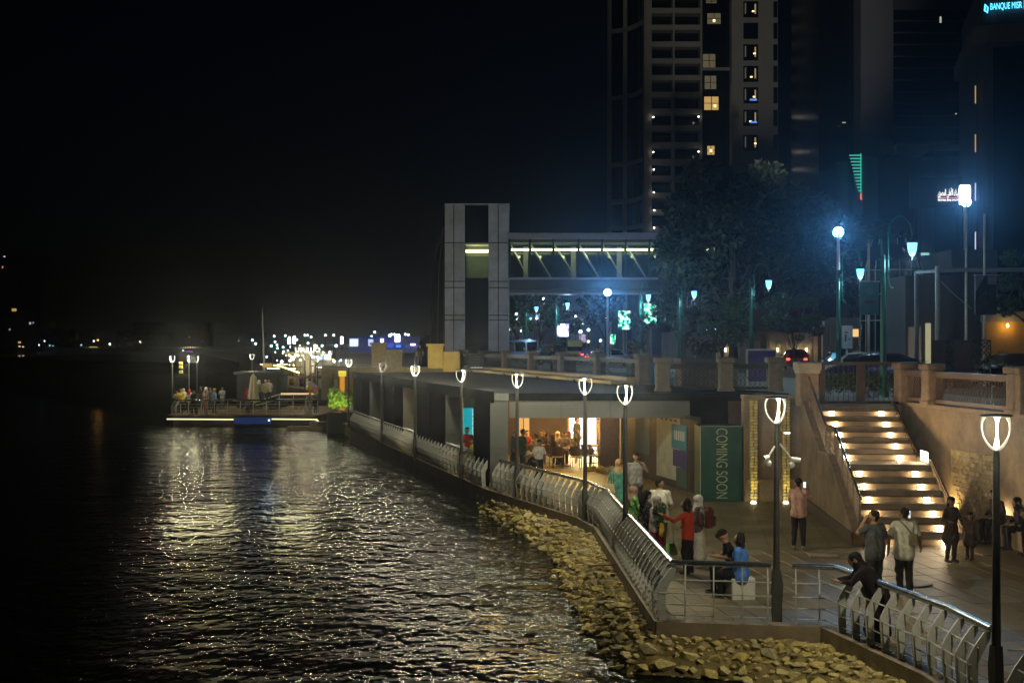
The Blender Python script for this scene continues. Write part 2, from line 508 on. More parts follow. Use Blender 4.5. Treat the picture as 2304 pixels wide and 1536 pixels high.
# ================================================================ PROMENADE LAMPS
def blade(mb, ang, inner=0, outer=1):
    S = [(.012,0,.085),(.075,.045,.072),(.135,.115,.046),(.178,.20,.028),(.198,.29,.026),(.192,.375,.040),(.165,.435,.085)]
    ca, sa = math.cos(ang), math.sin(ang); N = len(S)
    def pt(r, w, z): return (r*ca - w*sa, r*sa + w*ca, z)
    vin, vout = [], []
    for i, (r, z, w) in enumerate(S):
        a = S[max(0,i-1)]; b = S[min(N-1,i+1)]
        t = Vector((b[0]-a[0], b[1]-a[1])).normalized(); nx, nz = t.y, -t.x
        vin += [pt(r,-w/2,z), pt(r,w/2,z)]
        vout += [pt(r+nx*.014,-w/2,z+nz*.014), pt(r+nx*.014,w/2,z+nz*.014)]
    f1 = [(2*i,2*i+2,2*i+3,2*i+1) for i in range(N-1)]
    mb[0].add(vin, f1)
    v2 = vin + vout; o = 2*N
    f2 = [(o+2*i,o+2*i+1,o+2*i+3,o+2*i+2) for i in range(N-1)]
    e2 = [(2*i,o+2*i,o+2*i+2,2*i+2) for i in range(N-1)] + [(2*i+1,2*i+3,o+2*i+3,o+2*i+1) for i in range(N-1)]
    mb[1].add(v2, f2); mb[1].add(v2, e2)
M_LEDBACK = emis("lamp_blade_glow", (1.0,.95,.72), .55)
_a, _b = MB(), MB()
for k in range(3): blade((_a,_b), R(90+120*k))
LED_ME = _a.mesh("led_strip", M_LED, True); BLADE_ME = _b.mesh("blade_shell", M_LEDBACK, True)
_q = MB(); _q.lathe([(.03,-.008),(.205,-.004),(.215,.008),(.20,.022),(.05,.035)], 20); CAP_ME = _q.mesh("cap", M_BLACK, True)
_q = MB(); _q.lathe([(.062,.9),(.056,1.5),(.05,2.6),(.045,3.5),(.042,3.57),(.026,3.585)], 12); POLE_ME = _q.mesh("pole", M_POLE, True)
_q = MB(); _q.plate([(-.06,0),(.085,0),(.08,.35),(.11,.7),(.06,.98),(-.06,.98),(-.085,.62),(-.075,.3)], .12, 'x'); SLEEVE_ME = _q.mesh("sleeve", M_POLE)
LAMP_COL = (1.0,.90,.60)
def prom_lamp(label, x, y, rot, z=DZ, power=360, face=0, small=False, lit=True):
    t = thing("promenade_lamp", label, "street lamp", (x,y,z), 0, "three bladed lamps along the river walk")
    link("pole", POLE_ME, t); s = link("sleeve", SLEEVE_ME, t); s.rotation_euler = (0,0,face)
    h = link("lamp_head", BLADE_ME, t, (0,0,3.58), rot)
    link("led_strip", LED_ME, h); link("cap", CAP_ME, h, (0,0,.45))
    if lit: light("lamp_light", 'POINT', (0,0,3.80), power, LAMP_COL, t, .09)
    return t
fa = R(15)
prom_lamp("tall lamp with glowing blades beside the parked folding bicycle", 6.45, 17.05, R(-24), face=R(10))
L2 = prom_lamp("lamp at the railing gap carrying two white cameras on brackets", 4.70, 22.75, R(-24), face=R(-80))
prom_lamp("lamp on the long railing in front of the teal clad couple", 2.62, 29.6, R(-12), face=R(2))
prom_lamp("lamp on the railing in front of the lit terrace doors", 2.02, 35.4, R(3), face=R(10))
prom_lamp("lamp at the railing end beside the first pavilion fin", .16, 40.7, R(8), face=fa)
prom_lamp("lamp in front of the turquoise poster", -1.83, 46.5, R(-14), face=fa)
L7 = prom_lamp("lamp with a yellow clamp and floodlight below its blades", -4.16, 54.9, R(55), face=fa)
prom_lamp("lamp beside the wide grey pavilion wall, seen edge on", -6.42, 63.1, R(36), face=fa)
prom_lamp("lamp at the far end of the pavilion by the planter", -9.75, 76.4, R(60), face=fa)
# cameras on the lamp at the gap
M_WHITEP = mat("white_plastic", (.75,.75,.78), .4, 0, var=.05)
def cctv(label, parent_loc, arm_end, extra):
    t = thing("security_camera", label, "camera", parent_loc, 0, "white cameras on the lamp pole")
    q = MB(); q.tube([(0,0,0), arm_end], .018, 8); q.build("arm", M_WHITEP, t)
    e = Vector(arm_end)
    q = MB(); q.tube([e, e+Vector(extra)], .045, 10); q.build("housing", M_WHITEP, t, smooth=True)
    q = MB(); q.ball(e+Vector((0,0,-.10)), .062); q.tube([e, e+Vector((0,0,-.08))], .02, 8); q.build("dome", M_WHITEP, t, smooth=True)
    return t
cctv("white camera on the right hand bracket of the lamp pole", (4.75,22.70,DZ+3.22), (.20,-.03,-.27), (.15,-.05,-.02))
cctv("white camera on the thin bracket over the rocks on the lamp pole", (4.66,22.70,DZ+3.18), (-.12,-.02,-.20), (-.09,-.05,-.015))
t = thing("antenna", "small white stub antenna with yellow bracket on the lamp pole", "antenna", (4.76,22.70,DZ+3.40))
q = MB(); q.tube([(0,0,.1),(.06,0,0),(.06,0,-.18)], .012, 6); q.build("bracket", mat("yellow_metal",(.5,.45,.1),.4,.3,var=.1), t)
q = MB(); q.tube([(.06,0,0),(.17,0,0)], .02, 8); q.build("stub", M_WHITEP, t)

# ================================================================ STAIRS
M_STEP = mat("stair_stone", (.32,.25,.18), .6, var=.22, scale=3, bump=.2)
M_STEPLIGHT = emis("step_light_glass", (1.0,.86,.66), 40.0)
STAIR_RZ = -R(3.9)
st = thing("staircase", "broad stone stairs with glowing riser lights up to the street gate", "stairs", (10.0,31.8,DZ), STAIR_RZ)
RS, TR, HW = .14, .30, 1.2
_q = MB(); _q.box(-.085,.085,-.022,0,.03,.105); SL_ME = _q.mesh("step_light", M_STEPLIGHT)
_q = MB(); _q.box(-.10,.10,-.012,0,.018,.03); _q.box(-.10,.10,-.012,0,.105,.117); _q.box(-.10,-.085,-.012,0,.03,.105); _q.box(.085,.10,-.012,0,.03,.105); SLF_ME = _q.mesh("light_frame", M_BLACK)
for k in range(22):
    y = k*TR if k < 12 else 4.8+(k-12)*TR
    dep = TR+.04 if k not in (11,) else 1.5+.04
    if k == 21: dep = .6
    z = (k+1)*RS
    q = MB(); q.box(-HW, HW, y+.02, y+dep, z-.34, z-.035)
    q.bbox(-HW, HW, y-.012, y+dep-.02, z-.035, z, .012)
    s = q.build("step" if k != 11 else "landing", M_STEP, st)
    if k % 2 == 0:
        for x in (-.75,.75):
            l = link("step_light", SL_ME, s, (x, y+.02, k*RS))
            link("light_frame", SLF_ME, s, (x, y+.02, k*RS))
            light("riser_light", 'POINT', (x, y-.06, k*RS+.085), 11, (1.0,.70,.36), st, .03)
def side_prof(d0, d1):
    return [(-.05,-.0),(-.05,.20+d0),(3.3,1.68+.10+d0),(4.8,1.68+.10+d0),(7.8,3.08+.08+d1),(8.1,3.08+.08+d1),(8.1,0)]
sw = thing("stair_side_wall", "plain rendered wall under the stair railing beside the man in pink", "wall", (10.0,31.8,DZ), STAIR_RZ)
q = MB(); q.plate(side_prof(.10,.05), .30, 'x', 0, Matrix.Translation((-HW-.16,0,0))); q.build("wall_body", M_WALL, sw)
q = MB()
prof = side_prof(.10,.05)[1:6]
for a, b in zip(prof[:-1], prof[1:]):
    q.add([(-HW-.34,a[0],a[1]+.003),(-HW+.02,a[0],a[1]+.003),(-HW+.02,b[0],b[1]+.003),(-HW-.34,b[0],b[1]+.003),
           (-HW-.34,a[0],a[1]+.05),(-HW+.02,a[0],a[1]+.05),(-HW+.02,b[0],b[1]+.05),(-HW-.34,b[0],b[1]+.05)],
          [(0,3,2,1),(4,5,6,7),(0,1,5,4),(1,2,6,5),(2,3,7,6),(3,0,4,7)])
q.build("coping", M_STONEP, sw)
q = MB(); q.box(-HW-.36,-HW-.31,-.06,8.1,0,.28); q.build("skirting", mat("brown_skirting",(.09,.06,.045),.7), sw)
stg = thing("stair_stringer", "low stringer wall edging the stairs beside the lit stone cladding", "wall", (10.0,31.8,DZ), STAIR_RZ)
q = MB(); q.plate(side_prof(-.02,-.02), .10, 'x', 0, Matrix.Translation((HW+.06,0,0))); q.build("wall_body", M_WALL, stg)
q = MB(); q.tube([(HW+.06,p[0],p[1]+.02) for p in side_prof(-.02,-.02)[1:6]], .035, 6); q.build("coping", M_WOOD, stg)
q = MB(); q.box(HW+.004,HW+.0095,3.5,4.3,1.72,2.0); q.build("landing_light", emis("landing_light_panel",(1,.82,.55),9.0), stg)
light("landing_glow", 'POINT', (HW-.22,3.9,1.92), 12, (1,.72,.38), stg, .06)
# stair railing
sr = thing("stair_railing", "sloping metal stair railing of thin bars with bright handrail", "railing", (10.0,31.8,DZ), STAIR_RZ)
M_BRONZE = mat("bronze_painted_metal", (.26,.20,.15), .4, .5, var=.15)
def sl(h, x=-HW-.14):
    return [(x,-.15,.42+h-.14),(x,3.3,1.80+h),(x,4.75,1.80+h),(x,7.75,3.10+h)]
q = MB(); q.tube(sl(.86), .035, 10); q.build("handrail", M_RAIL, sr, smooth=True)
for i in range(6):
    q = MB(); q.tube(sl(.10+.12*i), .011, 5); q.build("bar", M_BRONZE, sr)
def sl_z(y):
    if y < 3.3: return .28+(y+.15)/3.45*1.52
    if y < 4.75: return 1.80
    return 1.80+(y-4.75)/3*1.30
for y in [.0,.75,1.5,2.25,3.0,3.35,4.05,4.7,5.4,6.1,6.8,7.6]:
    q = MB(); z = sl_z(y); q.box(-HW-.165,-HW-.115,y-.012,y+.012,z-.05,z+.84); q.build("post", M_BRONZE, sr)
q = MB()
for k in range(70):
    y = k*.11; z = sl_z(y); z2 = sl_z(y+.22)
    q.tube([(-HW-.135,y,z+.12),(-HW-.135,y+.22,z2+.68)], .006, 4)
tag(q.build("mesh_infill", M_BRONZE, sr), kind="stuff")

# ================================================================ WALLS
WB = Vector((13.0,32.6)); WA = Vector((12.08,39.7)); WD = (WB-WA).normalized(); WN = Vector((WD.y,-WD.x))   # WN points to the river
if WN.x > 0: WN = -WN
WC = WA + WD*15.0
def wq(p, off): return (p.x - WN.x*off, p.y - WN.y*off)
rw = thing("retaining_wall", "tall buff wall beside the stairs with a stone clad panel and lattice railing above", "wall", (WA.x,WA.y,DZ))
def W2(s, off, z): # along wall s metres from the stair top, off outward to the river
    p = WA + WD*s + WN*off; return Vector((p.x-WA.x, p.y-WA.y, z))
def wbox(mb, s0, s1, o0, o1, z0, z1, mi=0):
    v = [W2(s0,o0,z0),W2(s1,o0,z0),W2(s1,o1,z0),W2(s0,o1,z0),W2(s0,o0,z1),W2(s1,o0,z1),W2(s1,o1,z1),W2(s0,o1,z1)]
    mb.add(v, [(0,3,2,1),(4,5,6,7),(0,1,5,4),(1,2,6,5),(2,3,7,6),(3,0,4,7)], mi)
q = MB(); wbox(q, 0, 15, -.44, 0, -.05, 3.1); q.build("wall_body", M_WALL, rw)
q = MB(); wbox(q, 0, 15, -.45, .07, 3.1, 3.2); q.build("coping", M_STONEP, rw)
M_CLST = [mat("cladding_stone_%s"%n, c, .9, var=.3, scale=9, bump=.6, bscale=30) for n, c in (("buff",(.36,.27,.16)),("brown",(.27,.20,.12)),("cream",(.42,.33,.2)))]
st_me = []
for k in range(9):
    r = random.Random(k); q = MB()
    q.bbox(-.105*r.uniform(.8,1.05), .105*r.uniform(.8,1.05), -.05, r.uniform(.0,.045), -.058, .058, .02); st_me.append(q.mesh("cladding_stone", M_CLST[k%3]))
wang = math.atan2(WD.y, WD.x)
for i in range(11):
    for j in range(16):
        s = 3.5 + i*.215 + (.1 if j % 2 else 0); z = .10 + j*.122
        if s > 5.75: continue
        o = link("cladding_stone", random.choice(st_me), rw, W2(s, .03, z), wang + math.pi)
q = MB(); wbox(q, 3.36,5.88,0,.045,.02,2.0); q.build("cladding_backing", M_MORTAR, rw)
light("wall_wash", 'SPOT', W2(3.6,.35,.08), 130, (1,.70,.33), rw, .05, spot=R(95), blend=.8, aim=(-WN.x*.35,-WN.y*.35,1))
# bench along the wall with light behind
bn = thing("wall_bench", "stone bench against the buff wall lit from behind", "bench", (WA.x,WA.y,DZ))
q = MB(); wbox(q, 5.9,11.5,.45,1.0,0,.45); q.build("seat", M_STONEP, bn)
q = MB(); wbox(q, 5.9,11.5,.30,.36,.0,.62); q.build("back_rest", M_STONEP, bn)
q = MB(); wbox(q, 6.0,11.4,.16,.20,.40,.43); q.build("light_strip", emis("bench_strip",(1,.85,.6),10), bn)
for s in (6.4,7.6,8.9,10.2):
    light("bench_glow", 'POINT', W2(s,.16,.52), 16, (1,.74,.42), bn, .05)

# lattice panels
def lattice_mesh(L, H, p=.15, m=None, name="lattice"):
    q = MB(); n = int(L/p)
    for i in range(n+1):
        for sg in (-1, 1):
            pts = [(max(.0,min(L, i*L/n + sg*p*.85*math.sin(2*math.pi*k/8))), 0, H*k/8) for k in range(9)]
            q.tube(pts, .0085, 4, caps=False)
    return q.mesh(name, m or M_BLACK)
LAT_ME = {}
def parapet(label, a, b, z, piers=True, m=None, h=1.0, pm=None, name="parapet", group="stone and iron parapets of the street"):
    A = Vector(a); B = Vector(b); L = (B-A).length; d = (B-A).normalized()
    t = thing(name, label, "parapet", (A.x,A.y,z), math.atan2(d.y,d.x), group)
    key = (round(L,2), m.name if m else '')
    if key not in LAT_ME: LAT_ME[key] = lattice_mesh(L-.5, h-.36, .15, m)
    tag(link("lattice", LAT_ME[key], t, (.25,0,.16)), kind="stuff")
    q = MB(); q.box(.2,L-.2,-.05,.05,h-.20,h-.10); q.box(.2,L-.2,-.09,.09,h-.10,h-.03); q.build("top_rail", m or M_BLACK, t)
    q = MB(); q.box(.2,L-.2,-.05,.05,.06,.16); q.build("bottom_rail", m or M_BLACK, t)
    if piers:
        for x in (0, L):
            if x == L and piers != 2: continue
            q = MB(); q.bbox(x-.24,x+.24,-.24,.24,0,h+.02,.03); q.bbox(x-.30,x+.30,-.30,.30,h+.02,h+.20,.03); q.box(x-.27,x+.27,-.27,.27,0,.10)
            q.build("pier", pm or M_STONEP, t)
    return t
M_BRLAT = mat("brown_lattice_iron", (.16,.10,.07), .45, .3, var=.1)
parapet("short lattice railing bay with a stone pier next to the stair gate", tuple(WA+WD*.2), tuple(WA+WD*1.9), DZ+3.2, 1, M_BRLAT)
parapet("long brown lattice railing bay on top of the buff wall", tuple(WA+WD*2.1), tuple(WA+WD*7.0), DZ+3.2, 2, M_BRLAT)
parapet("brown lattice railing bay continuing along the wall over the bench", tuple(WA+WD*7.25), tuple(WA+WD*12.0), DZ+3.2, 2, M_BRLAT)
# wall left of the stairs with two rubble strips
fw = thing("retaining_wall", "buff wall with two uplit rubble stone strips behind the man in pink", "wall", (7.35,40.5,DZ))
q = MB(); q.box(0,1.95,0,.5,-.05,3.25); q.box(1.75,1.95,-1.4,0.0,-.05,3.25); q.build("wall_body", M_WALL, fw)
q = MB(); q.box(-.02,2.0,-.07,.55,3.25,3.36); q.build("coping", M_STONEP, fw)
q = MB(); q.box(.0,1.74,-.10,0,0,.62); q.box(0,1.74,-.12,0,.62,.70); q.build("plinth", M_WALL, fw)
sm = []
for k in range(6):
    q = MB(); r = random.Random(90+k); q.bbox(-.055*r.uniform(.8,1.1),.055*r.uniform(.8,1.1),-r.uniform(.0,.05),.06,-.045,.045*r.uniform(.7,1.1),.015); sm.append(q.mesh("rubble_stone", M_ROCKS[k%4]))
for xs in (.28,1.30):
    q = MB(); q.box(xs-.12,xs+.12,-.125,-.002,.0,3.24); q.build("strip_backing", M_MORTAR, fw)
    for j in range(33):
        for i in (-1,1):
            link("rubble_stone", random.choice(sm), fw, (xs+i*.058+random.uniform(-.008,.008), -.15, .06+j*.097))
    q = MB(); q.lathe([(.085,0),(.085,.02),(.07,.028)],12,(xs-.06,-.36,-.0)); q.build("uplight", emis("uplight_glass",(1,.9,.6),14), fw)
    light("uplight_beam", 'SPOT', (xs-.02,-.34,.06), 34, (1.0,.78,.20), fw, .04, spot=R(52), blend=.9, aim=(.02,.13,1))
# ================================================================ PAVILION UNDER THE TERRACE
UA = math.atan2(.277, 1.0)                          # river edge direction, turned from +Y to the left
U = Vector((-math.sin(UA), math.cos(UA), 0)); NI = Vector((math.cos(UA), math.sin(UA), 0))
PO = Vector((-.62, 43.0, DZ))
PM = Matrix.Rotation(UA, 4, 'Z')
pav = thing("river_pavilion", "low grey pavilion with black river walls and an open lit terrace under its flat roof", "building", PO)
def wl(p): return Vector(p) - PO
M_ROOFTOP = mat("roof_terrace_slab", (.03,.029,.028), .95, var=.2, scale=1, spec=.1)
roof_poly = [(-.60,43.45),(-9.10,74.4),(-.5,76.8),(5.0,54.0),(9.25,45.2),(9.25,43.75)]
q = MB(); q.prism([(x-PO.x,y-PO.y) for x,y in roof_poly], 3.05, 3.30); q.build("roof", M_CLAD, pav)
q = MB(); q.prism([(x-PO.x,y-PO.y) for x,y in [(-.40,43.62),(-8.95,74.2),(-.6,76.6),(4.9,54.0),(9.1,45.2),(9.1,43.9)]], 3.30, 3.305); q.build("roof_paving", M_ROOFTOP, pav)
FINS = [(.55,2.9,.62),(7.7,13.4,2.35),(16.7,21.9,2.6),(26.4,32.3,2.6)]
for k, (y0,y1,w) in enumerate(FINS):
    xi = .03 if k == 0 else .06
    q = MB(); q.box(xi+.02,xi+w,y0+.03,y1-.03,-.02,3.06,0,PM); q.build("wall_block", M_CONC, pav)
    # front cladding (faces the camera) in two rows, river side in black panels
    for z0, z1 in ((0.0,1.42),(1.435,3.045)):
        q = MB(); q.box(xi,xi+w,y0-.01,y0+.03,z0,z1,0,PM); q.build("cladding_panel", M_CLAD, pav)
    n = 1 if k == 0 else 2
    for i in range(n):
        a = y0 + .01 + (y1-y0)*i/n; b = y0 + (y1-y0)*(i+1)/n - (.12 if i < n-1 else 0)
        q = MB(); q.box(xi-.02,xi+.02,a,b,0,3.045,0,PM); q.build("river_panel", M_CLAD_SHADE, pav)
q = MB(); q.box(.04,.13,.42,32.6,2.98,3.36,0,PM); q.build("roof_edge", M_CLAD_SHADE, pav)
# front lintel of the terrace
a, b = at(1146,0,43.75).x, 6.05
q = MB(); q.box(a-PO.x, b-PO.x, .55, .95, 2.46, 3.046); q.build("lintel", M_CLAD, pav)
q = MB(); q.box(a-PO.x-.02, 10.0, .40, .54, 3.05, 3.302); q.build("lintel_edge", M_CLAD_SHADE, pav)
for px in (1262,1372):
    x = at(px,0,43.75).x-PO.x; q = MB(); q.box(x-.006,x+.006,.543,.56,2.47,3.04); q.build("joint", M_BLACK, pav)
# wall right of the opening, its unlit darkness put into a black colour
q = MB(); q.box(6.07-PO.x, 7.38-PO.x, .70, 1.1, -.02, 3.046); q.build("end_wall", M_CLAD_SHADE, pav)
# terrace interior
M_INNER = mat("brown_inner_wall", (.075,.05,.03), .7, var=.3, scale=1.2)
yb = 57.8-PO.y
q = MB(); q.box(-.9,7.2,yb,yb+.3,-.02,3.05); q.build("back_wall", M_INNER, pav)
q = MB(); q.box(5.9,6.2,8.2,yb,-.02,3.05); q.build("side_wall", M_INNER, pav)
M_DOORLIT = emis("lit_glass_door", (.98,.97,1.0), 1.9)
for x0, x1 in ((1281,1311),(1323,1351)):
    A = at(x0,940,57.6).x-PO.x; B = at(x1,940,57.6).x-PO.x
    q = MB(); q.box(A,B,yb-.03,yb-.02,.02,2.35); g = q.build("glass_door", M_DOORLIT, pav)
    q = MB()
    for e0,e1,f0,f1 in ((A-.07,A,.0,2.42),(B,B+.07,0,2.42),(A,B,2.35,2.42)): q.box(e0,e1,yb-.06,yb-.031,f0,f1)
    q.build("door_frame", mat("gold_frame",(.5,.36,.08),.4,.4,var=.1), g)
A = at(1168,940,57.6).x-PO.x; B = at(1191,940,57.6).x-PO.x
q = MB(); q.box(A,B,yb-.03,yb-.02,.02,2.35); q.build("lit_doorway", emis("orange_doorway",(1.0,.50,.14),.75), pav)
q = MB(); q.box(A+.18,A+.22,yb-.06,yb-.03,.02,2.35); q.build("door_stile", M_WOOD, pav)
q = MB(); q.box(-.9,-.62,yb-6,yb-5.7,-.02,3.05); q.build("column", M_CONC, pav)
x = at(1396,0,50).x-PO.x; q = MB(); q.bbox(x-.1,x+.1,5.6,5.9,-.02,3.05,.02); q.build("column", M_CONC, pav)
x = at(1375,0,52).x-PO.x; q = MB(); q.box(x-.45,x+.35,9.0,9.4,0,2.4); q.build("dark_cabinet", M_WOOD, pav)
M_WARM = emis("ceiling_lamp_disc", (1,.78,.4), 7)
for x, y in ((.9,53.5),(2.6,54.3),(4.2,53.8),(3.4,50.8)):
    q = MB(); q.lathe([(.11,0),(.11,.03)],12,(x-PO.x,y-PO.y,3.015)); q.build("ceiling_lamp", M_WARM, pav)
    light("ceiling_light", 'POINT', (x-PO.x,y-PO.y,2.85), 300 if y > 53 else 70, (1,.55,.11), pav, .1)
light("doorway_glow", 'AREA', (at(1316,0,57).x-PO.x, yb-.3, 1.3), 220, (1,.74,.30), pav, size=1.6, size_y=2.1, aim=(0,-1,-.25))
# turquoise poster on the second wall block
pt = PO + U*7.62 + NI*.72
ps = thing("poster", "glowing turquoise poster with white lettering on the pavilion wall", "poster", (pt.x,pt.y,DZ+1.22), UA)
q = MB(); q.box(-.02,.60,-.03,.03,0,1.22); q.build("panel", emis("turquoise_backlit", (.0,.42,.48), .75), ps)
me = text_mesh("COMING SOON", .15, emis("poster_white",(.8,.95,.95),1.1), .003)
wd = max(v.co.x for v in me.vertices)-min(v.co.x for v in me.vertices)
me.transform(Matrix.Diagonal((1.12/wd,1,1,1)))
o = link("lettering", me, ps, (.44,-.036,.62)); o.matrix_local = Matrix(((0,1,0,.44),(0,0,-1,-.036),(-1,0,0,.62),(0,0,0,1)))
# hoarding with printed banners
H0 = Vector((6.2,42.3,DZ)); H1 = Vector((4.25,50.2,DZ)); HD = (H1-H0); HL = HD.length; HD.normalize()
ho = thing("hoarding", "tall printed construction hoarding beside the terrace", "hoarding", H0, math.atan2(HD.y,HD.x))
def hs(px):  # distance along the hoarding at a photo column
    k = (px-1152)/FPX
    return (k*H0.y - H0.x)/(HD.x - k*HD.y)
q = MB(); q.box(0,HL,-.06,0,0,2.55); q.build("panel", mat("hoarding_print_dark",(.05,.055,.06),.5,var=.5,scale=1.2), ho)
def banner(px0,px1,z0,z1,colr,nm,lift=.012,lab=None):
    a, b = sorted((hs(px0),hs(px1))); q = MB(); q.box(a,b,.0025,lift,z0,z1)
    return q.build("banner", mat(nm,colr,.45,var=.25,scale=2), ho)
banner(1478,1531,.25,2.5,(.52,.55,.46),"banner_pale")
banner(1430,1462,.9,2.5,(.07,.20,.26),"banner_teal")
banner(1512,1546,1.35,2.2,(.03,.24,.36),"banner_blue",.02)
banner(1515,1548,.75,1.33,(.05,.05,.22),"banner_violet",.02)
banner(1522,1546,.05,.73,(.05,.12,.12),"banner_green",.018)
banner(1553,1572,.1,2.5,(.02,.02,.025),"banner_black")
for px in (1487,1497,1507,1517):
    a, b = sorted((hs(px),hs(px+6))); q = MB(); q.box(a,b,.0125,.016,2.28,2.35); q.build("logo_mark", M_BLACK, ho)
for k in range(6):
    a, b = sorted((hs(1519+k*4),hs(1521+k*4))); q = MB(); q.box(a,b,.0205,.024,1.66,1.98); q.build("print_mark", M_WHITEP, ho)
# green box with lettering
gb = thing("hoarding_box", "dark green hoarding box with large COMING SOON lettering turned sideways", "hoarding", (5.98,40.62,DZ))
q = MB(); q.box(0,1.33,.0,1.35,0,2.36); q.build("panel", mat("green_print",(.010,.085,.07),.42,var=.25,scale=1.5), gb)
q = MB(); q.box(-.012,.008,-.006,.01,0,2.37); q.box(.0,1.33,-.006,.0,2.36,2.375); q.build("edge_trim", mat("pale_trim",(.5,.52,.45),.4,.2), gb)
me = text_mesh("COMING SOON", .47, mat("pale_green_print",(.42,.48,.33),.5,var=.1), .003)
wd = max(v.co.x for v in me.vertices)-min(v.co.x for v in me.vertices); ht = max(v.co.y for v in me.vertices)-min(v.co.y for v in me.vertices)
me.transform(Matrix.Diagonal((2.22/wd,.36/ht,1,1)))
o = link("lettering", me, gb); o.matrix_local = Matrix(((0,1,0,.66),(0,0,-1,-.012),(-1,0,0,1.19),(0,0,0,1)))
# rubble patch and bollard by the terrace
rp = thing("rubble_pile", "low heap of dark stones at the terrace edge", "rubble", (3.75,50.0,DZ))
for k in range(40):
    o = link("stone", random.choice(stone_ms), rp, (random.uniform(-.95,.95), random.uniform(-.7,.7), random.uniform(0,.08)))
    s = random.uniform(.2,.42); o.scale = (s*1.2,s,s*.7); o.rotation_euler = (random.random(),random.random(),random.random()*6)
bo = thing("bollard", "white T shaped bollard behind the teal clad woman", "bollard", (3.55,40.9,DZ))
q = MB(); q.tube([(0,0,0),(0,0,1.08)], .035, 8); q.build("post", M_WHITEP, bo)
q = MB(); q.box(-.11,.11,-.03,.03,1.08,1.12); q.build("cap", M_WHITEP, bo)

# ================================================================ ROOF TERRACE DETAIL
# two low steps under the street parapet, lit warm
ter = thing("terrace_step", "two long low stone steps catching warm light on the roof terrace", "steps", (0,0,RZ))
M_TSTEP = mat("terrace_step_stone", (.42,.33,.18), .6, var=.15, scale=2)
sA, sB = 8.5, 33.0
PPO = PO + NI*8.6
for k, (o0,o1,z0,z1) in enumerate(((-1.35,0,.006,.14),(-.65,0,.14,.28))):
    for j in range(8):
        s0 = sA + (sB-sA)*j/8; s1 = sA + (sB-sA)*(j+1)/8 - .02
        q = MB(); v = []
        for z in (z0,z1):
            for s, o in ((s0,o0),(s0,o1),(s1,o1),(s1,o0)):
                p = PPO + U*s + NI*o; v.append((p.x,p.y,z))
        q.add(v, [(0,1,2,3),(7,6,5,4),(4,5,1,0),(5,6,2,1),(6,7,3,2),(7,4,0,3)]); q.build("step_slab", M_TSTEP, ter)
for s in (10.5,16,22,29):
    p = PPO + U*s - NI*2.3
    light("terrace_light", 'SPOT', (p.x,p.y,.22), 26, (1,.74,.22), ter, .05, spot=R(120), blend=.9, aim=(NI.x,NI.y,-.02))
    q = MB(); q.lathe([(.06,0),(.06,.10),(.04,.14)],10,(p.x,p.y,.006)); q.build("step_lamp", M_BLACK, ter)
# street parapet along the terrace
M_PIERG = mat("grey_sandstone", (.17,.15,.125), .8, var=.2, scale=4, bump=.3)
desc = ["iron parapet bay behind the lit terrace steps","iron parapet bay beside the pale stone pier","iron parapet bay in front of the blue planter",
        "iron parapet bay below the lit billboards","iron parapet bay under the bridge screens","iron parapet bay in front of the lift tower",
        "iron parapet bay beside the yellow lit pier","iron parapet bay at the end of the roof terrace"]
for k in range(7):
    s0 = 8.4 + k*5.4; a = PPO + U*s0; b = PPO + U*(s0+5.4)
    parapet(desc[k], (a.x,a.y), (b.x,b.y), RZ+.02, 1, None, 1.05, M_PIERG)
# parapet broadside above the dark wall
for k, (x0,x1,l) in enumerate(((5.25,7.3,"dark lattice railing bay above the hoarding"),(7.45,9.15,"lattice railing bay backed by the purple poster above the rubble strips"))):
    parapet(l, (x0,44.6), (x1,44.6), RZ+.03, 2 if k else 1, None, .98, M_PIERG)
# planters with shrubs on the street side
def leaf_cloud(n, blobs, size, seed, flat=0.0):
    """many small rhombic leaves spread through a set of ellipsoid clumps"""
    g = np.random.default_rng(seed)
    w = np.array([b[3]*b[4]*b[5] for b in blobs]); w = w**.75; w /= w.sum()
    idx = g.choice(len(blobs), n, p=w)
    B = np.array(blobs)[idx]
    d = g.normal(size=(n,3)); d /= np.linalg.norm(d,axis=1)[:,None]
    r = g.uniform(.25,1,(n,1))**.45
    C = B[:,:3] + d*r*B[:,3:6]
    a = g.normal(size=(n,3)); a[:,2] -= .3; a /= np.linalg.norm(a,axis=1)[:,None]
    b = np.cross(a, g.normal(size=(n,3))); b /= np.linalg.norm(b,axis=1)[:,None]
    s = size*g.uniform(.6,1.4,(n,1))
    V = np.stack([C-a*s, C+b*s*.42, C+a*s, C-b*s*.42], 1).reshape(-1,3)
    F = np.arange(4*n).reshape(-1,4)
    return V, F
def np_mesh(name, V, F, m):
    me = bpy.data.meshes.new(name)
    me.vertices.add(len(V)); me.vertices.foreach_set("co", np.asarray(V,dtype=np.float32).ravel())
    me.loops.add(F.size); me.loops.foreach_set("vertex_index", np.asarray(F,dtype=np.int32).ravel())
    me.polygons.add(len(F)); me.polygons.foreach_set("loop_start", np.arange(0,F.size,F.shape[1],dtype=np.int32))
    me.update(calc_edges=True); me.validate()
    me.materials.append(m); return me
def leafmat(name, c, tr=.25):
    if name in _mats: return _mats[name]
    m = mat(name, c, .6, var=.4, scale=2.5); return m
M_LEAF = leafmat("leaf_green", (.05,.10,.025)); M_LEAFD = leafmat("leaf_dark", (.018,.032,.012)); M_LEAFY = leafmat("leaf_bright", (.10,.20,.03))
M_BARK = mat("bark", (.07,.05,.035), .9, var=.3, scale=8, bump=.5)
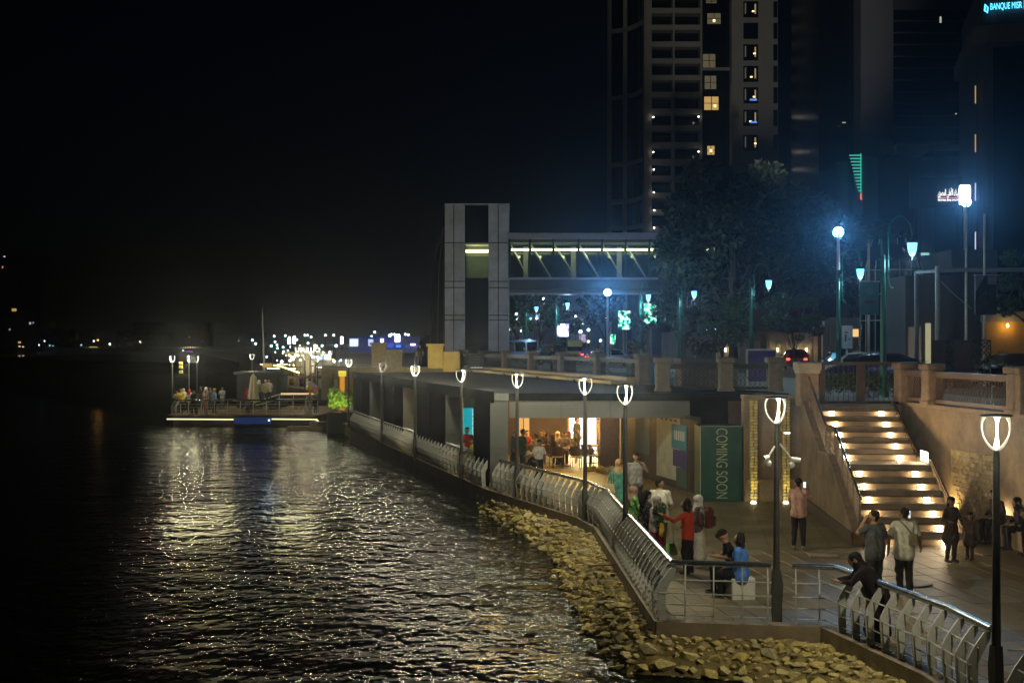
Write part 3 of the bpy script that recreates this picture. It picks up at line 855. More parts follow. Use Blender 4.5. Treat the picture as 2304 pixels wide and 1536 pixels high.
def shrub(name, label, loc, rx, ry, rz_, n, size, m, seed, group=None, nb=9):
    r = random.Random(seed)
    t = thing(name, label, "shrub", loc, 0, group)
    blobs = [(r.uniform(-.7,.7)*rx, r.uniform(-.7,.7)*ry, rz_*r.uniform(.45,1.0), rx*r.uniform(.25,.45), ry*r.uniform(.3,.5), rz_*r.uniform(.25,.4)) for _ in range(nb)]
    V, F = leaf_cloud(n, blobs, size, seed); link("foliage", np_mesh("foliage", V, F, m), t)
    q = MB()
    for b in blobs[:6]: q.tube([(b[0]*.3,b[1]*.3,0),(b[0]*.7,b[1]*.7,b[2]*.6),(b[0],b[1],b[2])], [.02,.014,.006], 5)
    q.build("stem", M_BARK, t)
    return t
M_BLUEP = mat("pale_blue_planter", (.16,.26,.30), .6, var=.15)
for k, (px, D, col_, lab) in enumerate(((1440,57.5,M_BLUEP,"pale blue planter box with a spiky shrub behind the parapet"),(1270,68,M_PIERG,"grey planter box behind the distant parapet"),(1590,50,M_PIERG,"dark planter trough behind the lattice railing"))):
    p = at(px,0,D); pl = thing("planter", lab, "planter", (p.x,p.y,SZ), UA)
    w = .55 if k != 2 else 1.2
    q = MB(); q.bbox(-w,w,-.35,.35,0,1.15,.03); q.bbox(-w-.06,w+.06,-.41,.41,1.15,1.32,.02); q.build("box", col_, pl)
    q = MB(); q.box(-w+.05,w-.05,-.3,.3,1.30,1.325); q.build("soil", M_BARK, pl)
    shrub("planter_shrub", ("leafy shrub growing in the pale blue planter","leafy shrub in the grey planter box","low shrub in the dark planter trough")[k], (p.x-.1,p.y,SZ+1.3), w*.9,.35,.7,420,.09,M_LEAFD,200+k)
# yellow lit piers at the terrace end
M_YEL = mat("flood_yellow_masonry", (.52,.42,.17), .75, var=.15, scale=2, bump=.2)  # the flood's yellow light is also put into this masonry colour
def stepped(label, p, m, flip=1, s=1.0):
    t = thing("stepped_pier", label, "pier", p, 0, None)
    q = MB(); q.bbox(-.95*s,.05*s,-.45,.45,0,1.45*s,.03); q.bbox(-1.05*s,.15*s,-.52,.52,1.45*s,1.62*s,.02); q.build("pier", m, t)
    q = MB(); q.bbox(.05*s,1.15*s,-.40,.42,-.25,1.12*s,.03); q.build("low_wall", m, t)
    return t
p1 = at(996,826,84.0); stepped("bright yellow lit stepped masonry pier below the lift tower", (p1.x,84.0,RZ+.05), M_YEL)
p2 = at(868,812,92.0); t2 = stepped("dim beige stepped masonry pier with planters beyond the terrace", (p2.x,92.0,RZ+.05), mat("beige_masonry",(.36,.31,.18),.8,var=.15), 1, 1.05)
light("pier_flood", 'SPOT', (p1.x-.2-p1.x,-3.4,.35), 150, (1,.80,.26), bpy.data.objects[[o.name for o in bpy.data.objects if o.get("label","").startswith("bright yellow lit stepped")][0]], .1, spot=R(75), blend=.8, aim=(0,1,.12))
light("pier_flood", 'SPOT', (-.2,-3.4,.35), 40, (1,.82,.4), t2, .1, spot=R(75), blend=.8, aim=(0,1,.12))
base2 = thing("terrace_wall", "low wall joining the masonry piers at the end of the roof terrace", "wall", (p2.x,88.0,SZ-1))
q = MB(); q.box(-4.0,6.2,-.2,.2,-1,1.25); q.build("wall_body", mat("beige_masonry",(.36,.31,.18),.8,var=.15), base2)
# menu board
mbp = at(1072,815,77); bd = thing("menu_board", "black board with rows of white dots beside the parapet pier", "sign", (mbp.x,77,RZ+.02))
q = MB(); q.box(-.42,.42,-.03,.03,.1,1.05); q.build("board", M_BLACK, bd)
for j in range(5):
    for i in range(8 if j == 0 else 5):
        q = MB(); q.box(-.32+i*(.09 if j==0 else .12)-.02,-.32+i*(.09 if j==0 else .12)+.025,-.035,-.0305,.2+j*.16,.235+j*.16); q.build("light_dot", emis("dot_white",(.9,.95,1),1.5 if j == 0 else .5) if j == 0 else mat("dot_grey",(.4,.42,.42),.5,var=0), bd)

# ================================================================ GATE AT THE STAIR HEAD
gt = thing("stair_gate", "brown metal double gate closing the stair head", "gate", (9.62,39.95,SZ))
M_GATE = mat("brown_gate_paint", (.075,.05,.035), .5, .3, var=.15)
GW = 2.45
q = MB(); q.box(0,GW,-.03,.03,1.22,1.32); q.box(0,GW,-.03,.03,.02,.10); q.box(-.02,.14,-.04,.04,0,1.32); q.box(GW-.10,GW+.02,-.04,.04,0,1.32); q.build("frame", M_GATE, gt)
q = MB(); q.box(GW*.46,GW*.46+.27,-.025,.025,.10,1.22); q.build("centre_panel", M_GATE, gt)
for i in range(14):
    x = .25 + i*(GW-.4)/13
    if GW*.46-.05 < x < GW*.46+.32: continue
    q = MB(); q.tube([(x,0,.10),(x,0,1.22)], .011, 5); q.build("bar", M_GATE, gt)
for lab, x, y in (("stone gate pier with cap at the head of the stair railing",9.2,39.9),("stone gate pier with grey cap beside the lattice railing",12.35,39.95)):
    t = thing("gate_pier", lab, "pier", (x,y,SZ-.05), 0)
    q = MB(); q.bbox(-.30,.30,-.30,.30,0,1.12,.03); q.build("shaft", M_STONEP, t)
    q = MB(); q.bbox(-.37,.37,-.37,.37,1.12,1.36,.03); q.box(-.33,.33,-.33,.33,1.02,1.12); q.build("cap", mat("pale_cap_stone",(.42,.38,.33),.7,var=.15), t)
# ================================================================ STREET LAMPS, SKYBRIDGE
M_GREEN = mat("green_lamp_paint", (.012,.16,.115), .35, .2, var=.15)
M_LANT = emis("street_lantern_glass", (.14,.58,1.0), 3.2)
COOL = (.50,.80,1.0)
def green_lamp_parts():
    q = MB(); q.lathe([(.20,0),(.20,.15),(.14,.3),(.115,1.2),(.095,3.2),(.075,4.9),(.06,5.0)],12); a = q.mesh("pole", M_GREEN, True)
    q = MB()
    for z in (4.35,4.85): q.box(-.16,.30,-.05,.05,z,z+.05)
    for x in (-.06,.18): q.tube([(x,0,4.2),(x,0,5.35)], .022, 6)
    q.tube([(.18,0,4.35),(.20,0,4.0),(.26,0,3.86),(.36,0,3.84)], .02, 6)
    q.tube([(-.06,0,5.35),(-.06,0,5.55)], .03, 6)
    b = q.mesh("bracket", M_GREEN)
    q = MB(); q.tube([(.18,0,5.3)] + [(.18+.42-.42*math.cos(R(k*18)), 0, 5.75+.62*math.sin(R(k*18))) for k in range(11)] + [(1.02,0,5.5)], .022, 6); c = q.mesh("arm", M_GREEN, True)
    q = MB(); q.lathe([(.02,.62),(.10,.58),(.20,.50),(.19,.47)],10); d = q.mesh("lantern_cap", M_BLACK, True)
    q = MB(); q.lathe([(.18,.47),(.155,.22),(.10,.06),(.05,0)],10); e = q.mesh("lantern_glass", M_LANT, True)
    q = MB(); q.lathe([(.05,.0),(.03,-.06),(.012,-.12)],8); f = q.mesh("lantern_finial", M_BLACK, True)
    return a,b,c,d,e,f
GL = green_lamp_parts()
def green_lamp(label, x, y, rz=0, power=140, k=1.0):
    t = thing("street_lamp", label, "street lamp", (x,y,SZ), rz, "green street lamps with hanging lanterns")
    t.scale = (k,k,k)
    link("pole", GL[0], t); link("bracket", GL[1], t); link("arm", GL[2], t)
    h = link("lantern_cap", GL[3], t, (1.02,0,4.95)); g = link("lantern_glass", GL[4], h); link("lantern_finial", GL[5], h)
    light("lantern_light", 'POINT', (1.02,0,4.80), power, COOL, t, .16)
    return t
green_lamp("big green street lamp directly behind the stair gate", 13.05, 45.0, 0, 200)
green_lamp("green street lamp with a floodlight on top behind the gate pier", 15.55, 61.0, R(-8), 260)
green_lamp("green street lamp with a wide crook among the lit small trees", 13.4, 71.8, R(5), 140)
green_lamp("green street lamp in front of the dark tree crown", 11.35, 87.0, R(-5), 300)
green_lamp("green street lamp between the leafy lit billboards", 9.35, 93.5, R(-60), 600)
green_lamp("slim green street lamp beside the white video billboard", 3.85, 112.0, R(-10), 350)
green_lamp("distant green street lamp next to the lift tower", 1.35, 124.0, R(0), 160)
green_lamp("far green street lamp beyond the lift tower", 1.9, 150.0, R(0), 160)
green_lamp("very far green street lamp down the road", 1.5, 175.0, R(0), 160)
M_FLOODE = emis("floodlight_face", (.22,.66,1.0), 40)
def flood(label, p, pole_h, aim, power=2500, pole=True, rad=.24):
    t = thing("floodlight", label, "floodlight", p)
    if pole:
        q = MB(); q.tube([(0,0,-pole_h),(0,0,0)], [.09,.06], 8); q.build("pole", M_STEEL, t)
    a = Vector(aim).normalized()
    M = a.to_track_quat('Z','Y').to_matrix().to_4x4()
    q = MB(); q.lathe([(rad*.5,-.16),(rad*1.05,-.02),(rad*1.05,.0)],14,(0,0,0),0,M); q.build("housing", M_POLE, t)
    q = MB(); q.lathe([(rad,.002),(rad*.8,.03),(rad*.3,.045)],14,(0,0,0),0,M); q.build("lens", M_FLOODE, t, smooth=True)
    light("flood_beam", 'SPOT', a*.12, power, (.12,.48,1.0), t, .2, spot=R(30), blend=.9, aim=-t.location + Vector((0,0,CZ+1.5)))
    return t
p = at(1367,658,84.0); flood("dazzling floodlight on a pole under the footbridge", p, p.z-SZ, (-.05,-1,-.10), 4200)
p = Vector((15.55,61.0,at(0,522,61.0).z)); ft = flood("dazzling floodlight above the green street lamp", p, p.z-SZ-5.4, (-.22,-1,-.12), 2400)
light("added_tower_light", 'SPOT', (0,.35,.15), 70000, (.95,.9,.8), ft, .2, spot=R(21), blend=.8, aim=(28,157,56))  # unseen extra spot, added to brighten the apartment tower's face
p = at(2174,455,66.0); flood("dazzling floodlight beside the white bank sign", p, p.z-SZ, (-.32,-1,-.14), 2600)

# lift tower + footbridge
BD = 104.0
def bx(px): return (px-1152)*BD/FPX
def bz(py): return CZ - (py-HOR)*BD/FPX
tw = thing("lift_tower", "pale panelled lift tower with a dark glass shaft", "tower", (bx(1070),BD,SZ))
X0 = bx(1070)
M_PANEL = mat("pale_lilac_panel", (.56,.56,.66), .6, 0, var=.28, scale=.7, detail=8)
M_SHAFT = mat("dark_shaft_glass", (.008,.012,.016), .06, 0, var=0)
cols = [(1001,1020),(1022,1046),(1099,1120),(1122,1143)]
rows = [(460,545),(547,632),(634,646),(648,708),(710,719),(721,790)]
q = MB(); q.box(bx(1002)-X0,bx(1044)-X0,.06,4.2,-.05,bz(461)-SZ); q.box(bx(1101)-X0,bx(1142)-X0,.06,4.2,-.05,bz(461)-SZ); q.build("tower_frame", M_BLACK, tw)
for a,b in cols:
    for c,d in rows:
        q = MB(); q.bbox(bx(a)-X0,bx(b)-X0,0,.05,max(bz(d)-SZ,0),bz(c)-SZ,.01); q.build("panel", M_PANEL, tw)
for c,d in rows:
    q = MB(); q.box(bx(1143)-X0+.002,bx(1145)-X0+.03,.1,4.1,max(bz(d)-SZ,0),bz(c)-SZ); q.build("side_panel", M_PANEL, tw)
q = MB(); q.box(bx(1046)-X0,bx(1099)-X0,.4,.46,0,bz(625)-SZ); q.box(bx(1046)-X0,bx(1099)-X0,.4,.46,bz(545)-SZ,bz(462)-SZ); q.build("shaft_glass", M_SHAFT, tw)
q = MB(); q.box(bx(1046)-X0,bx(1099)-X0,.40,.42,bz(625)-SZ,bz(576)-SZ); q.build("shaft_pane", glass("lift_pane",(.8,.9,.9),.03,.3), tw)
q = MB(); q.box(bx(1046)-X0,bx(1099)-X0,3.6,3.7,bz(625)-SZ,bz(545)-SZ); q.box(bx(1046)-X0,bx(1099)-X0,.42,3.6,bz(549)-SZ,bz(545)-SZ); q.build("lobby_wall", mat("lobby_paint",(.45,.44,.38),.8), tw)
q = MB(); q.box(bx(1047)-X0,bx(1098)-X0,1.0,1.15,bz(566)-SZ,bz(560)-SZ); q.build("lobby_tube_lamp", emis("bridge_tube",(.95,1.0,.45),5), tw)
light("lobby_light", 'POINT', (0,1.6,bz(572)-SZ), 40, (.95,1,.5), tw, .1)
q = MB(); q.box(bx(1000)-X0,bx(1147)-X0,-.05,4.4,bz(460)-SZ,bz(458)-SZ); q.build("roof", M_PANEL, tw)
# glazed stair hall leaning behind the tower on the river side
q = MB(); q.add([(bx(999)-X0,.5,0),(bx(965)-X0,.5,0),(bx(975)-X0,.5,bz(600)-SZ),(bx(996)-X0,.5,bz(520)-SZ),(bx(999)-X0,.5,bz(462)-SZ),
                 (bx(999)-X0,5,0),(bx(965)-X0,5,0),(bx(975)-X0,5,bz(600)-SZ),(bx(996)-X0,5,bz(520)-SZ),(bx(999)-X0,5,bz(462)-SZ)],
                [(0,4,3,2,1),(5,6,7,8,9),(1,2,7,6),(2,3,8,7),(3,4,9,8)]); q.build("stair_hall_glass", M_SHAFT, tw)
q = MB()
for t_ in (0,.5,1.0):
    q.tube([(bx(965+34*t_)-X0,.44,0),(bx(975+24*t_)-X0,.44,bz(600)-SZ),(bx(997+2*t_)-X0,.44,bz(510)-SZ)], .05, 5)
q.build("stair_hall_mullions", M_BLACK, tw)
prof = [(bx(950)-X0 + (bx(972)-bx(950))*(1-math.cos(R(k*15))), 0) for k in range(7)]
q = MB(); q.lathe([(1.25,0),(1.15,1.2),(.8,2.1),(.3,2.6)],14,(bx(962)-X0,2.0,0)); q.build("glass_dome", M_SHAFT, tw, smooth=True)

br = thing("footbridge", "enclosed glazed footbridge with yellow tube lights joining the lift tower", "bridge", (bx(1146),BD,SZ))
X1 = bx(1146); XE = bx(1640)-X1
M_BRF = mat("bridge_fascia", (.36,.35,.46), .6, var=.12)
q = MB(); q.bbox(-.1,XE,-.25,3.6,bz(538)-SZ,bz(524)-SZ,.03); q.build("roof", M_BRF, br)
q = MB(); q.box(0,XE,.12,3.4,bz(545)-SZ,bz(538)-SZ); q.build("ceiling", mat("bridge_ceiling",(.12,.12,.11),.8), br)
q = MB(); q.box(0,XE,0,3.4,bz(650)-SZ,bz(626)-SZ); q.build("floor_beam", mat("bridge_beam",(.055,.07,.075),.5,.2), br)
q = MB(); q.box(0,XE,-.12,-.01,bz(629)-SZ,bz(624)-SZ); q.box(0,XE,-.10,.0,bz(662)-SZ,bz(659)-SZ); q.build("rail_line", M_BRF, br)
q = MB(); q.box(0,XE,-.05,3.4,bz(660)-SZ,bz(652)-SZ); q.build("soffit", mat("bridge_soffit",(.12,.10,.11),.5), br)
q = MB(); q.box(0,XE,3.3,3.38,bz(626)-SZ,bz(545)-SZ); q.build("back_glazing", M_SHAFT, br)
pxs = [1146,1192,1245,1302,1355,1408,1462,1515,1570,1625]
for k, px in enumerate(pxs):
    q = MB(); x = bx(px)-X1; q.box(x-.07,x+.07,.0,.10,bz(626)-SZ,bz(538)-SZ); q.build("mullion", M_BLACK, br)
    if k < len(pxs)-1:
        x2 = bx(pxs[k+1])-X1
        q = MB(); q.box(x+.07,x2-.07,.04,.055,bz(626)-SZ,bz(545)-SZ); q.build("pane", glass("bridge_pane",(.85,.9,.9),.04,.12), br)
        q = MB(); q.tube([(x+.15,1.6,bz(548)-SZ),(x2-.1,1.6,bz(625)-SZ)], .075, 6); q.build("truss_brace", mat("pale_truss",(.38,.38,.33),.6,.2), br)
        if k % 2 == 0:
            q = MB(); q.box(x2-.5,x2-.1,2.6,2.9,bz(626)-SZ,bz(550)-SZ); q.build("truss_post", mat("pale_truss",(.38,.38,.33),.6,.2), br)
        if px not in (1192+999,):
            q = MB(); q.box(x+.15,x2-.05,1.1,1.22,bz(562)-SZ,bz(557)-SZ); q.build("tube_lamp", emis("bridge_tube",(.95,1.0,.45),5), br)
            light("tube_light", 'POINT', ((x+x2)/2,1.3,bz(568)-SZ), 22, (.95,1,.5), br, .1)

def hue(c):
    r, g, b = c
    if r > .85 and g > .85 and b > .85: return "white"
    if r >= g and r >= b: return "red" if g < .4 else ("amber" if b < .6 else "pinkish white")
    if b > .9 and g < .75: return "blue"
    return "mint" if b < 1 and g >= 1 else "bluish white"
# small lamps and signs far down the street  (STREET_DOTS)
dots = [(1160,706,(.7,1,.9)),(1163,718,(.8,1,1)),(1203,693,(.8,1,1)),(1208,716,(.8,1,1)),(1222,672,(.9,1,1)),(1203,678,(.9,1,1)),(1283,713,(.8,.9,1)),(1295,711,(.9,.95,1)),(1310,729,(1,.9,.7)),(1306,746,(.8,1,1)),(1324,742,(.8,.9,1)),(1366,714,(.9,1,1)),(1324,768,(1,.85,.5)),(1351,766,(.9,.95,1)),(1507,706,(.9,.95,1)),(1147,743,(.8,1,1)),(1171,744,(.5,1,.8)),(1540,724,(1,.9,.7)),(1592,742,(.6,.8,1)),(1610,738,(.5,.7,1)),(1640,752,(.6,.85,1)),(1697,752,(1,.6,.5)),(1722,752,(1,1,1))]
for k, (px, py, c) in enumerate(dots):
    D = 150+12*(k % 9); p_ = at(px,py,D); t = thing("distant_street_lamp", "small distant %s street light glinting beyond the trees" % hue(c), "street lamp", (p_.x,D,SZ), 0, "distant street lights")
    q = MB(); q.ball((0,0,p_.z-SZ), .17, 0, 8, 5); q.build("globe", emis("dot_%.1f_%.1f_%.1f" % c, c, 14), t)
    q = MB(); q.tube([(0,0,0),(0,0,p_.z-SZ)], .05, 5); q.build("pole", M_POLE, t)
# ================================================================ BUILDINGS BEHIND THE STREET
def scr(D):
    return (lambda px: (px-1152)*D/FPX), (lambda py: CZ-(py-HOR)*D/FPX)
# --- residential tower
TD = 220.0; tx, tz = scr(TD)
M_TCON = mat("tower_concrete", (.42,.40,.35), .85, var=.15, scale=.12)
M_TGL = mat("tower_dark_glass", (.006,.008,.011), .12, 0, var=0)
OX, TOPZ = tx(1378), 90.0
rt = thing("residential_tower", "tall curved apartment tower with floor bands and a few lit rooms", "tower", (OX,TD,SZ))
L = lambda px: tx(px)-OX
ZZ = lambda py: tz(py)-SZ
arc = [(L(1380)+ (L(1450)-L(1380))*math.sin(R(k*15)), 9.0*(1-math.sin(R(k*15)))*1.0 if False else 9.0*math.cos(R(k*15))) for k in range(7)]
q = MB(); q.prism(arc + [(L(1450),14),(L(1380),14)], 0, TOPZ); q.build("bow_glass", M_TGL, rt)
for k in (0,2):
    x, y = arc[k]; q = MB(); q.box(x-.35,x+.35,y-.5,y+.3,0,TOPZ); q.build("fin", M_TCON, rt)
q = MB(); q.box(L(1448),L(1465),-1.0,4,0,TOPZ); q.build("pier", M_TCON, rt)
for py in (505,442,355,200,44,-110):
    z = ZZ(py); q = MB(); n = len(arc)
    q.prism([(x-.3,y-.5) for x,y in arc] + [(L(1450),0.5),(L(1450),9),(L(1380),9.3)], z-.35, z+.35); q.build("ring_band", M_TCON, rt)
q = MB(); q.box(L(1465),L(1580),2.2,14,0,TOPZ); q.build("recess", M_TGL, rt)
for k in range(20):
    z = ZZ(515-37.7*k)
    for a, b in ((1465,1514),(1517,1576)):
        q = MB(); q.box(L(a),L(b),-.2,2.2,z-.45,z+.45); q.build("floor_band", M_TCON, rt)
for px in (1515,1577):
    q = MB(); q.box(L(px-2.2),L(px+2.2),-.5,2.2,0,TOPZ); q.build("fin", M_TCON, rt)
q = MB(); q.box(L(1580),L(1643),.8,14,0,TOPZ); q.build("glass_bay", M_TGL, rt)
q = MB(); q.box(L(1580),L(1643),.5,.79,ZZ(154)-.25,ZZ(154)+.25); q.build("bay_band", M_TCON, rt)
M_LITW = emis("lit_room", (1.0,.62,.20), .55); M_LITD = emis("dim_room", (.8,.66,.36), .12); M_LITL = emis("room_lamp", (1,.75,.3), 2.5); M_LITB = emis("blue_room", (.15,.3,1.0), .9)
def window(px, py, w, h, m, y=.72, spot=None, sm=None):
    q = MB(); q.box(L(px-w/2),L(px+w/2),y,y+.04,ZZ(py+h/2),ZZ(py-h/2)); o = q.build("window", m, rt)
    q = MB()
    q.box(L(px)-.06,L(px)+.06,y-.06,y-.01,ZZ(py+h/2),ZZ(py-h/2)); q.box(L(px-w/2),L(px+w/2),y-.05,y-.012,ZZ(py)-.05,ZZ(py)+.05); q.build("frame", M_BLACK, o)
    if spot:
        q = MB(); q.box(L(spot[0]-2.5),L(spot[0]+2.5),y-.12,y-.07,ZZ(spot[1]+3),ZZ(spot[1]-3)); q.build("room_lamp", sm or M_LITL, o)
window(1608,40,30,24,M_LITD,spot=(1608,45)); window(1602,2,24,6,M_LITD); window(1597,135,28,30,M_LITD); window(1600,184,26,30,M_LITD)
window(1602,231,32,30,M_LITW,spot=(1610,237)); window(1601,337,16,20,M_LITW,spot=(1601,338))
q = MB(); q.box(L(1643),L(1746),-1.5,14,ZZ(372),TOPZ); q.box(L(1655),L(1746),1,14,0,ZZ(372)); q.build("concrete_wing", M_TCON, rt)
for k, py in enumerate((27,75,123,171,219,269,325,-20,-68)):
    q = MB(); q.box(L(1669),L(1702),-1.55,-1.48,ZZ(py+18),ZZ(py-18)); w = q.build("window_recess", M_TGL, rt)
    if k < 7 and k != 1:
        q = MB(); q.box(L(1672),L(1675),-1.62,-1.56,ZZ(py+10),ZZ(py-14)); q.build("curtain", emis("curtain_dim",(.7,.6,.35),.10), w)
        q = MB(); q.box(L(1694),L(1697),-1.62,-1.56,ZZ(py+10),ZZ(py-12)); q.build("curtain", emis("curtain_lit",(1,.7,.3),.35), w)
        rl = (0,0,3,-4,2,-6,5,0,0)[k]; q = MB(); q.box(L(1688+rl),L(1693+rl),-1.68,-1.63,ZZ(py+6-rl*.6),ZZ(py+3-rl*.6)); q.build("room_lamp", M_LITL, w)
    if k in (4,5):
        q = MB(); q.box(L(1683),L(1699),-1.70,-1.66,ZZ(py+12),ZZ(py+8)); q.build("blue_light", M_LITB, w)
    q = MB(); q.box(L(1736),L(1745),-1.55,-1.48,ZZ(py+18),ZZ(py-18)); q.build("side_window", M_TGL, rt)
M_PINK = emis("facade_pin_lamp", (1,.85,.75), 9)
for px, py in ((1468,267),(1570,265),(1468,345),(1570,343),(1469,384),(1469,435),(1470,475),(1470,514)):
    q = MB(); q.ball((L(px),-1.35 if px < 1500 else -.9,ZZ(py)), .13, 0, 8, 5); q.build("pin_lamp", M_PINK, rt)
# --- dark office block
OD = 150.0; ox, oz = scr(OD); B0 = ox(1937)
ob = thing("office_block", "almost black office block rising behind the bank sign", "building", (B0,OD,SZ))
M_OFF = mat("office_dark_panel", (.05,.052,.06), .7, var=.15, scale=.2)
q = MB(); q.box(0,ox(2010)-B0,0,18,oz(345)-SZ,85); q.build("stair_core", mat("office_core",(.11,.11,.125),.8,var=.1,scale=.2), ob)
q = MB(); q.box(ox(2010)-B0,ox(2192)-B0,2,18,oz(335)-SZ,85); q.build("wall", M_OFF, ob)
q = MB(); q.box(-4.2,-.05,3,18,0,85); q.build("wing", M_TGL, ob)
for k in range(12):
    z = oz(320-27*k)-SZ; q = MB(); q.box(ox(2012)-B0,ox(2190)-B0,1.9,1.99,z-.7,z+.5); q.build("window_band", M_TGL, ob)
for px, py, w, h in ((2128,36,4,14),(2163,250,3,3),(1908,270,8,2)):
    q = MB(); q.box(ox(px-w/2)-B0,ox(px+w/2)-B0,1.8,1.86,oz(py+h/2)-SZ,oz(py-h/2)-SZ); q.build("lit_window", emis("office_lit",(.85,.85,.6),.5), ob)
q = MB(); q.box(ox(1940)-B0,ox(1975)-B0,0,4,0,oz(350)-SZ); q.box(ox(2110)-B0,ox(2140)-B0,6,9,0,oz(335)-SZ); q.build("column", mat("office_column",(.20,.21,.24),.75,var=.1,scale=.3), ob)
q = MB(); q.box(ox(2013)-B0,ox(2085)-B0,-1.2,2.2,oz(346)-SZ,oz(327)-SZ); q.build("canopy", mat("office_canopy",(.32,.34,.38),.6,var=.1), ob)
q = MB(); q.box(ox(2088)-B0,ox(2190)-B0,-.6,2.0,oz(334)-SZ,oz(327)-SZ); q.build("canopy_edge", mat("office_canopy",(.32,.34,.38),.6,var=.1), ob)
q = MB(); q.box(ox(1980)-B0,ox(2200)-B0,6,6.4,0,oz(335)-SZ); q.build("lobby_wall", mat("office_lobby",(.10,.11,.14),.6,var=.2,scale=.3), ob)
for k in range(12):
    q = MB(); z = oz(350+7.2*k)-SZ; w = 1.25*(1-k/14); q.box(-.1-w,-.12,-.2,.1,z-.06,z+.06)
    q.build("louvre_light", emis("green_louvre",(.10,.75,.58),.55), ob)
q = MB(); q.box(-.1,-.02,-.25,-.15,oz(435)-SZ,oz(346)-SZ); q.build("edge_light", emis("green_edge",(.05,.8,.5),.8), ob)
q = MB(); q.box(-.12,.02,-.25,-.15,oz(450)-SZ,oz(436)-SZ); q.build("edge_light", emis("red_edge",(1,.15,.05),1.2), ob)
# --- bank sign wall
sg = thing("bank_sign", "lit bank sign with Arabic script over a red line and English capitals", "sign", (tx(2136)*0+scr(118)[0](2134),118,scr(118)[1](438)))
SX, SZ_ = scr(118)
M_SIGNW = emis("sign_white", (.95,1,1), 1.5)
ar = "\uFEF1\uFEAE\uFEBC\uFEE4\uFEDF\uFE8D \uFEF2\uFEE0\uFEEB\uFEF7\uFE8D \uFEDA\uFEE8\uFE92\uFEDF\uFE8D"
try:
    me = text_mesh(ar, .85, M_SIGNW, .02)
    wd = max(v.co.x for v in me.vertices)-min(v.co.x for v in me.vertices)
    me.transform(Matrix.Diagonal((1.95/max(wd,.1),1,1,1)))
    o = link("arabic_lettering", me, sg); o.matrix_local = Matrix(((1,0,0,0),(0,0,-1,-.05),(0,1,0,.16),(0,0,0,1)))
except Exception: pass
q = MB(); q.box(-.98,.98,-.04,0,-.33,-.27); q.build("red_line", emis("sign_red",(1,.12,.08),1.6), sg)
me = text_mesh("NATIONAL BANK OF EGYPT", .24, M_SIGNW, .02); wd = max(v.co.x for v in me.vertices)-min(v.co.x for v in me.vertices); me.transform(Matrix.Diagonal((1.95/wd,1.1,1,1)))
o = link("english_lettering", me, sg); o.matrix_local = Matrix(((1,0,0,0),(0,0,-1,-.05),(0,1,0,-.52),(0,0,0,1)))
q = MB(); q.box(-3.5,1.3,.05,.35,-1.2,1.6); q.build("fascia", mat("sign_fascia",(.05,.055,.065),.5), sg)
q = MB(); q.box(-3.2,-2.8,.1,.3,scr(118)[1](438)*-1+SZ,-1.2); q.box(.9,1.25,.1,.3,scr(118)[1](438)*-1+SZ,-1.2); q.build("support", M_OFF, sg)
lb = thing("light_box", "blank white glowing light box beside the bank sign", "sign", scr(80)[0](2171) and (scr(80)[0](2171),80,scr(80)[1](438)))
q = MB(); q.bbox(-.36,.36,-.1,.1,-.62,.6,.12); q.build("panel", emis("lightbox_white",(.92,.97,1.0),4), lb)
q = MB(); q.tube([(0,.05,-scr(80)[1](438)+SZ),(0,.05,-.6)], .07, 8); q.build("pole", M_STEEL, lb)
# --- right tower with rooftop lettering
KD = 105.0; kx, kz = scr(KD)
kt = thing("bank_tower", "dark rounded tower with blue lettering near its top", "tower", (kx(2200),KD,SZ), R(-14))
M_KT = mat("dark_tower_panel", (.06,.06,.065), .6, var=.2, scale=.2)
q = MB()
arcp = [(1.6-1.6*math.cos(R(a)), 1.6-1.6*math.sin(R(a))) for a in range(0,91,15)]
q.prism(arcp + [(16,0),(16,16),(0,16)], 0, kz(95)-SZ); q.build("shaft", M_KT, kt)
q = MB(); q.prism([(x*1.0-.45,y-.45) for x,y in arcp] + [(16.4,-.45),(16.4,16),(-.45,16)], kz(98)-SZ, kz(60)-SZ); q.build("lower_cornice", mat("tower_cornice",(.13,.13,.13),.7), kt)
q = MB(); q.prism([(x+.25,y+.25) for x,y in arcp] + [(16,.25),(16,16),(.25,16)], kz(60)-SZ, kz(-40)-SZ); q.build("attic", M_KT, kt)
for x in (1.9,2.6,3.3,4.6):
    q = MB(); q.box(x,x+.45,.18,.245,kz(86)-SZ,kz(70)-SZ); q.build("attic_window", emis("attic_lit",(.8,.65,.3),.22), kt)
q = MB(); q.box(1.2,16,-.02,-.002,2,kz(110)-SZ); q.build("curtain_wall", M_TGL, kt)
for k in range(4):
    q = MB(); q.tube([(-.12,.6,kz(560-k*110)-SZ),(-.12,.6,kz(520-k*110)-SZ)], .05, 6); q.build("edge_lamp", emis("edge_lamp_violet",(.75,.7,1),.9) if k < 2 else emis("edge_amber",(1,.6,.2),.5), kt)
me = text_mesh("BANQUE MISR", 1.0, emis("sign_cyan",(.10,.62,1.0),2.6), .03, 'LEFT'); wd = max(v.co.x for v in me.vertices); me.transform(Matrix.Diagonal((2.45/wd,.75,1,1)))
o = link("lettering", me, kt); o.matrix_local = Matrix(((1,0,0,.95),(0,0,-1,.0),(0,1,0,kz(18)-SZ),(0,0,0,1)))
q = MB(); q.tube([(.55,.18,kz(24)-SZ),(.75,.12,kz(30)-SZ),(.78,.1,kz(18)-SZ),(.60,.16,kz(10)-SZ)], .07, 6, closed=True); q.build("emblem", emis("sign_cyan",(.10,.62,1.0),2.6), kt)
q = MB(); q.box(3.55,3.65,-.03,.0,kz(26)-SZ,kz(2)-SZ); q.build("divider", emis("sign_cyan",(.10,.62,1.0),2.6), kt)
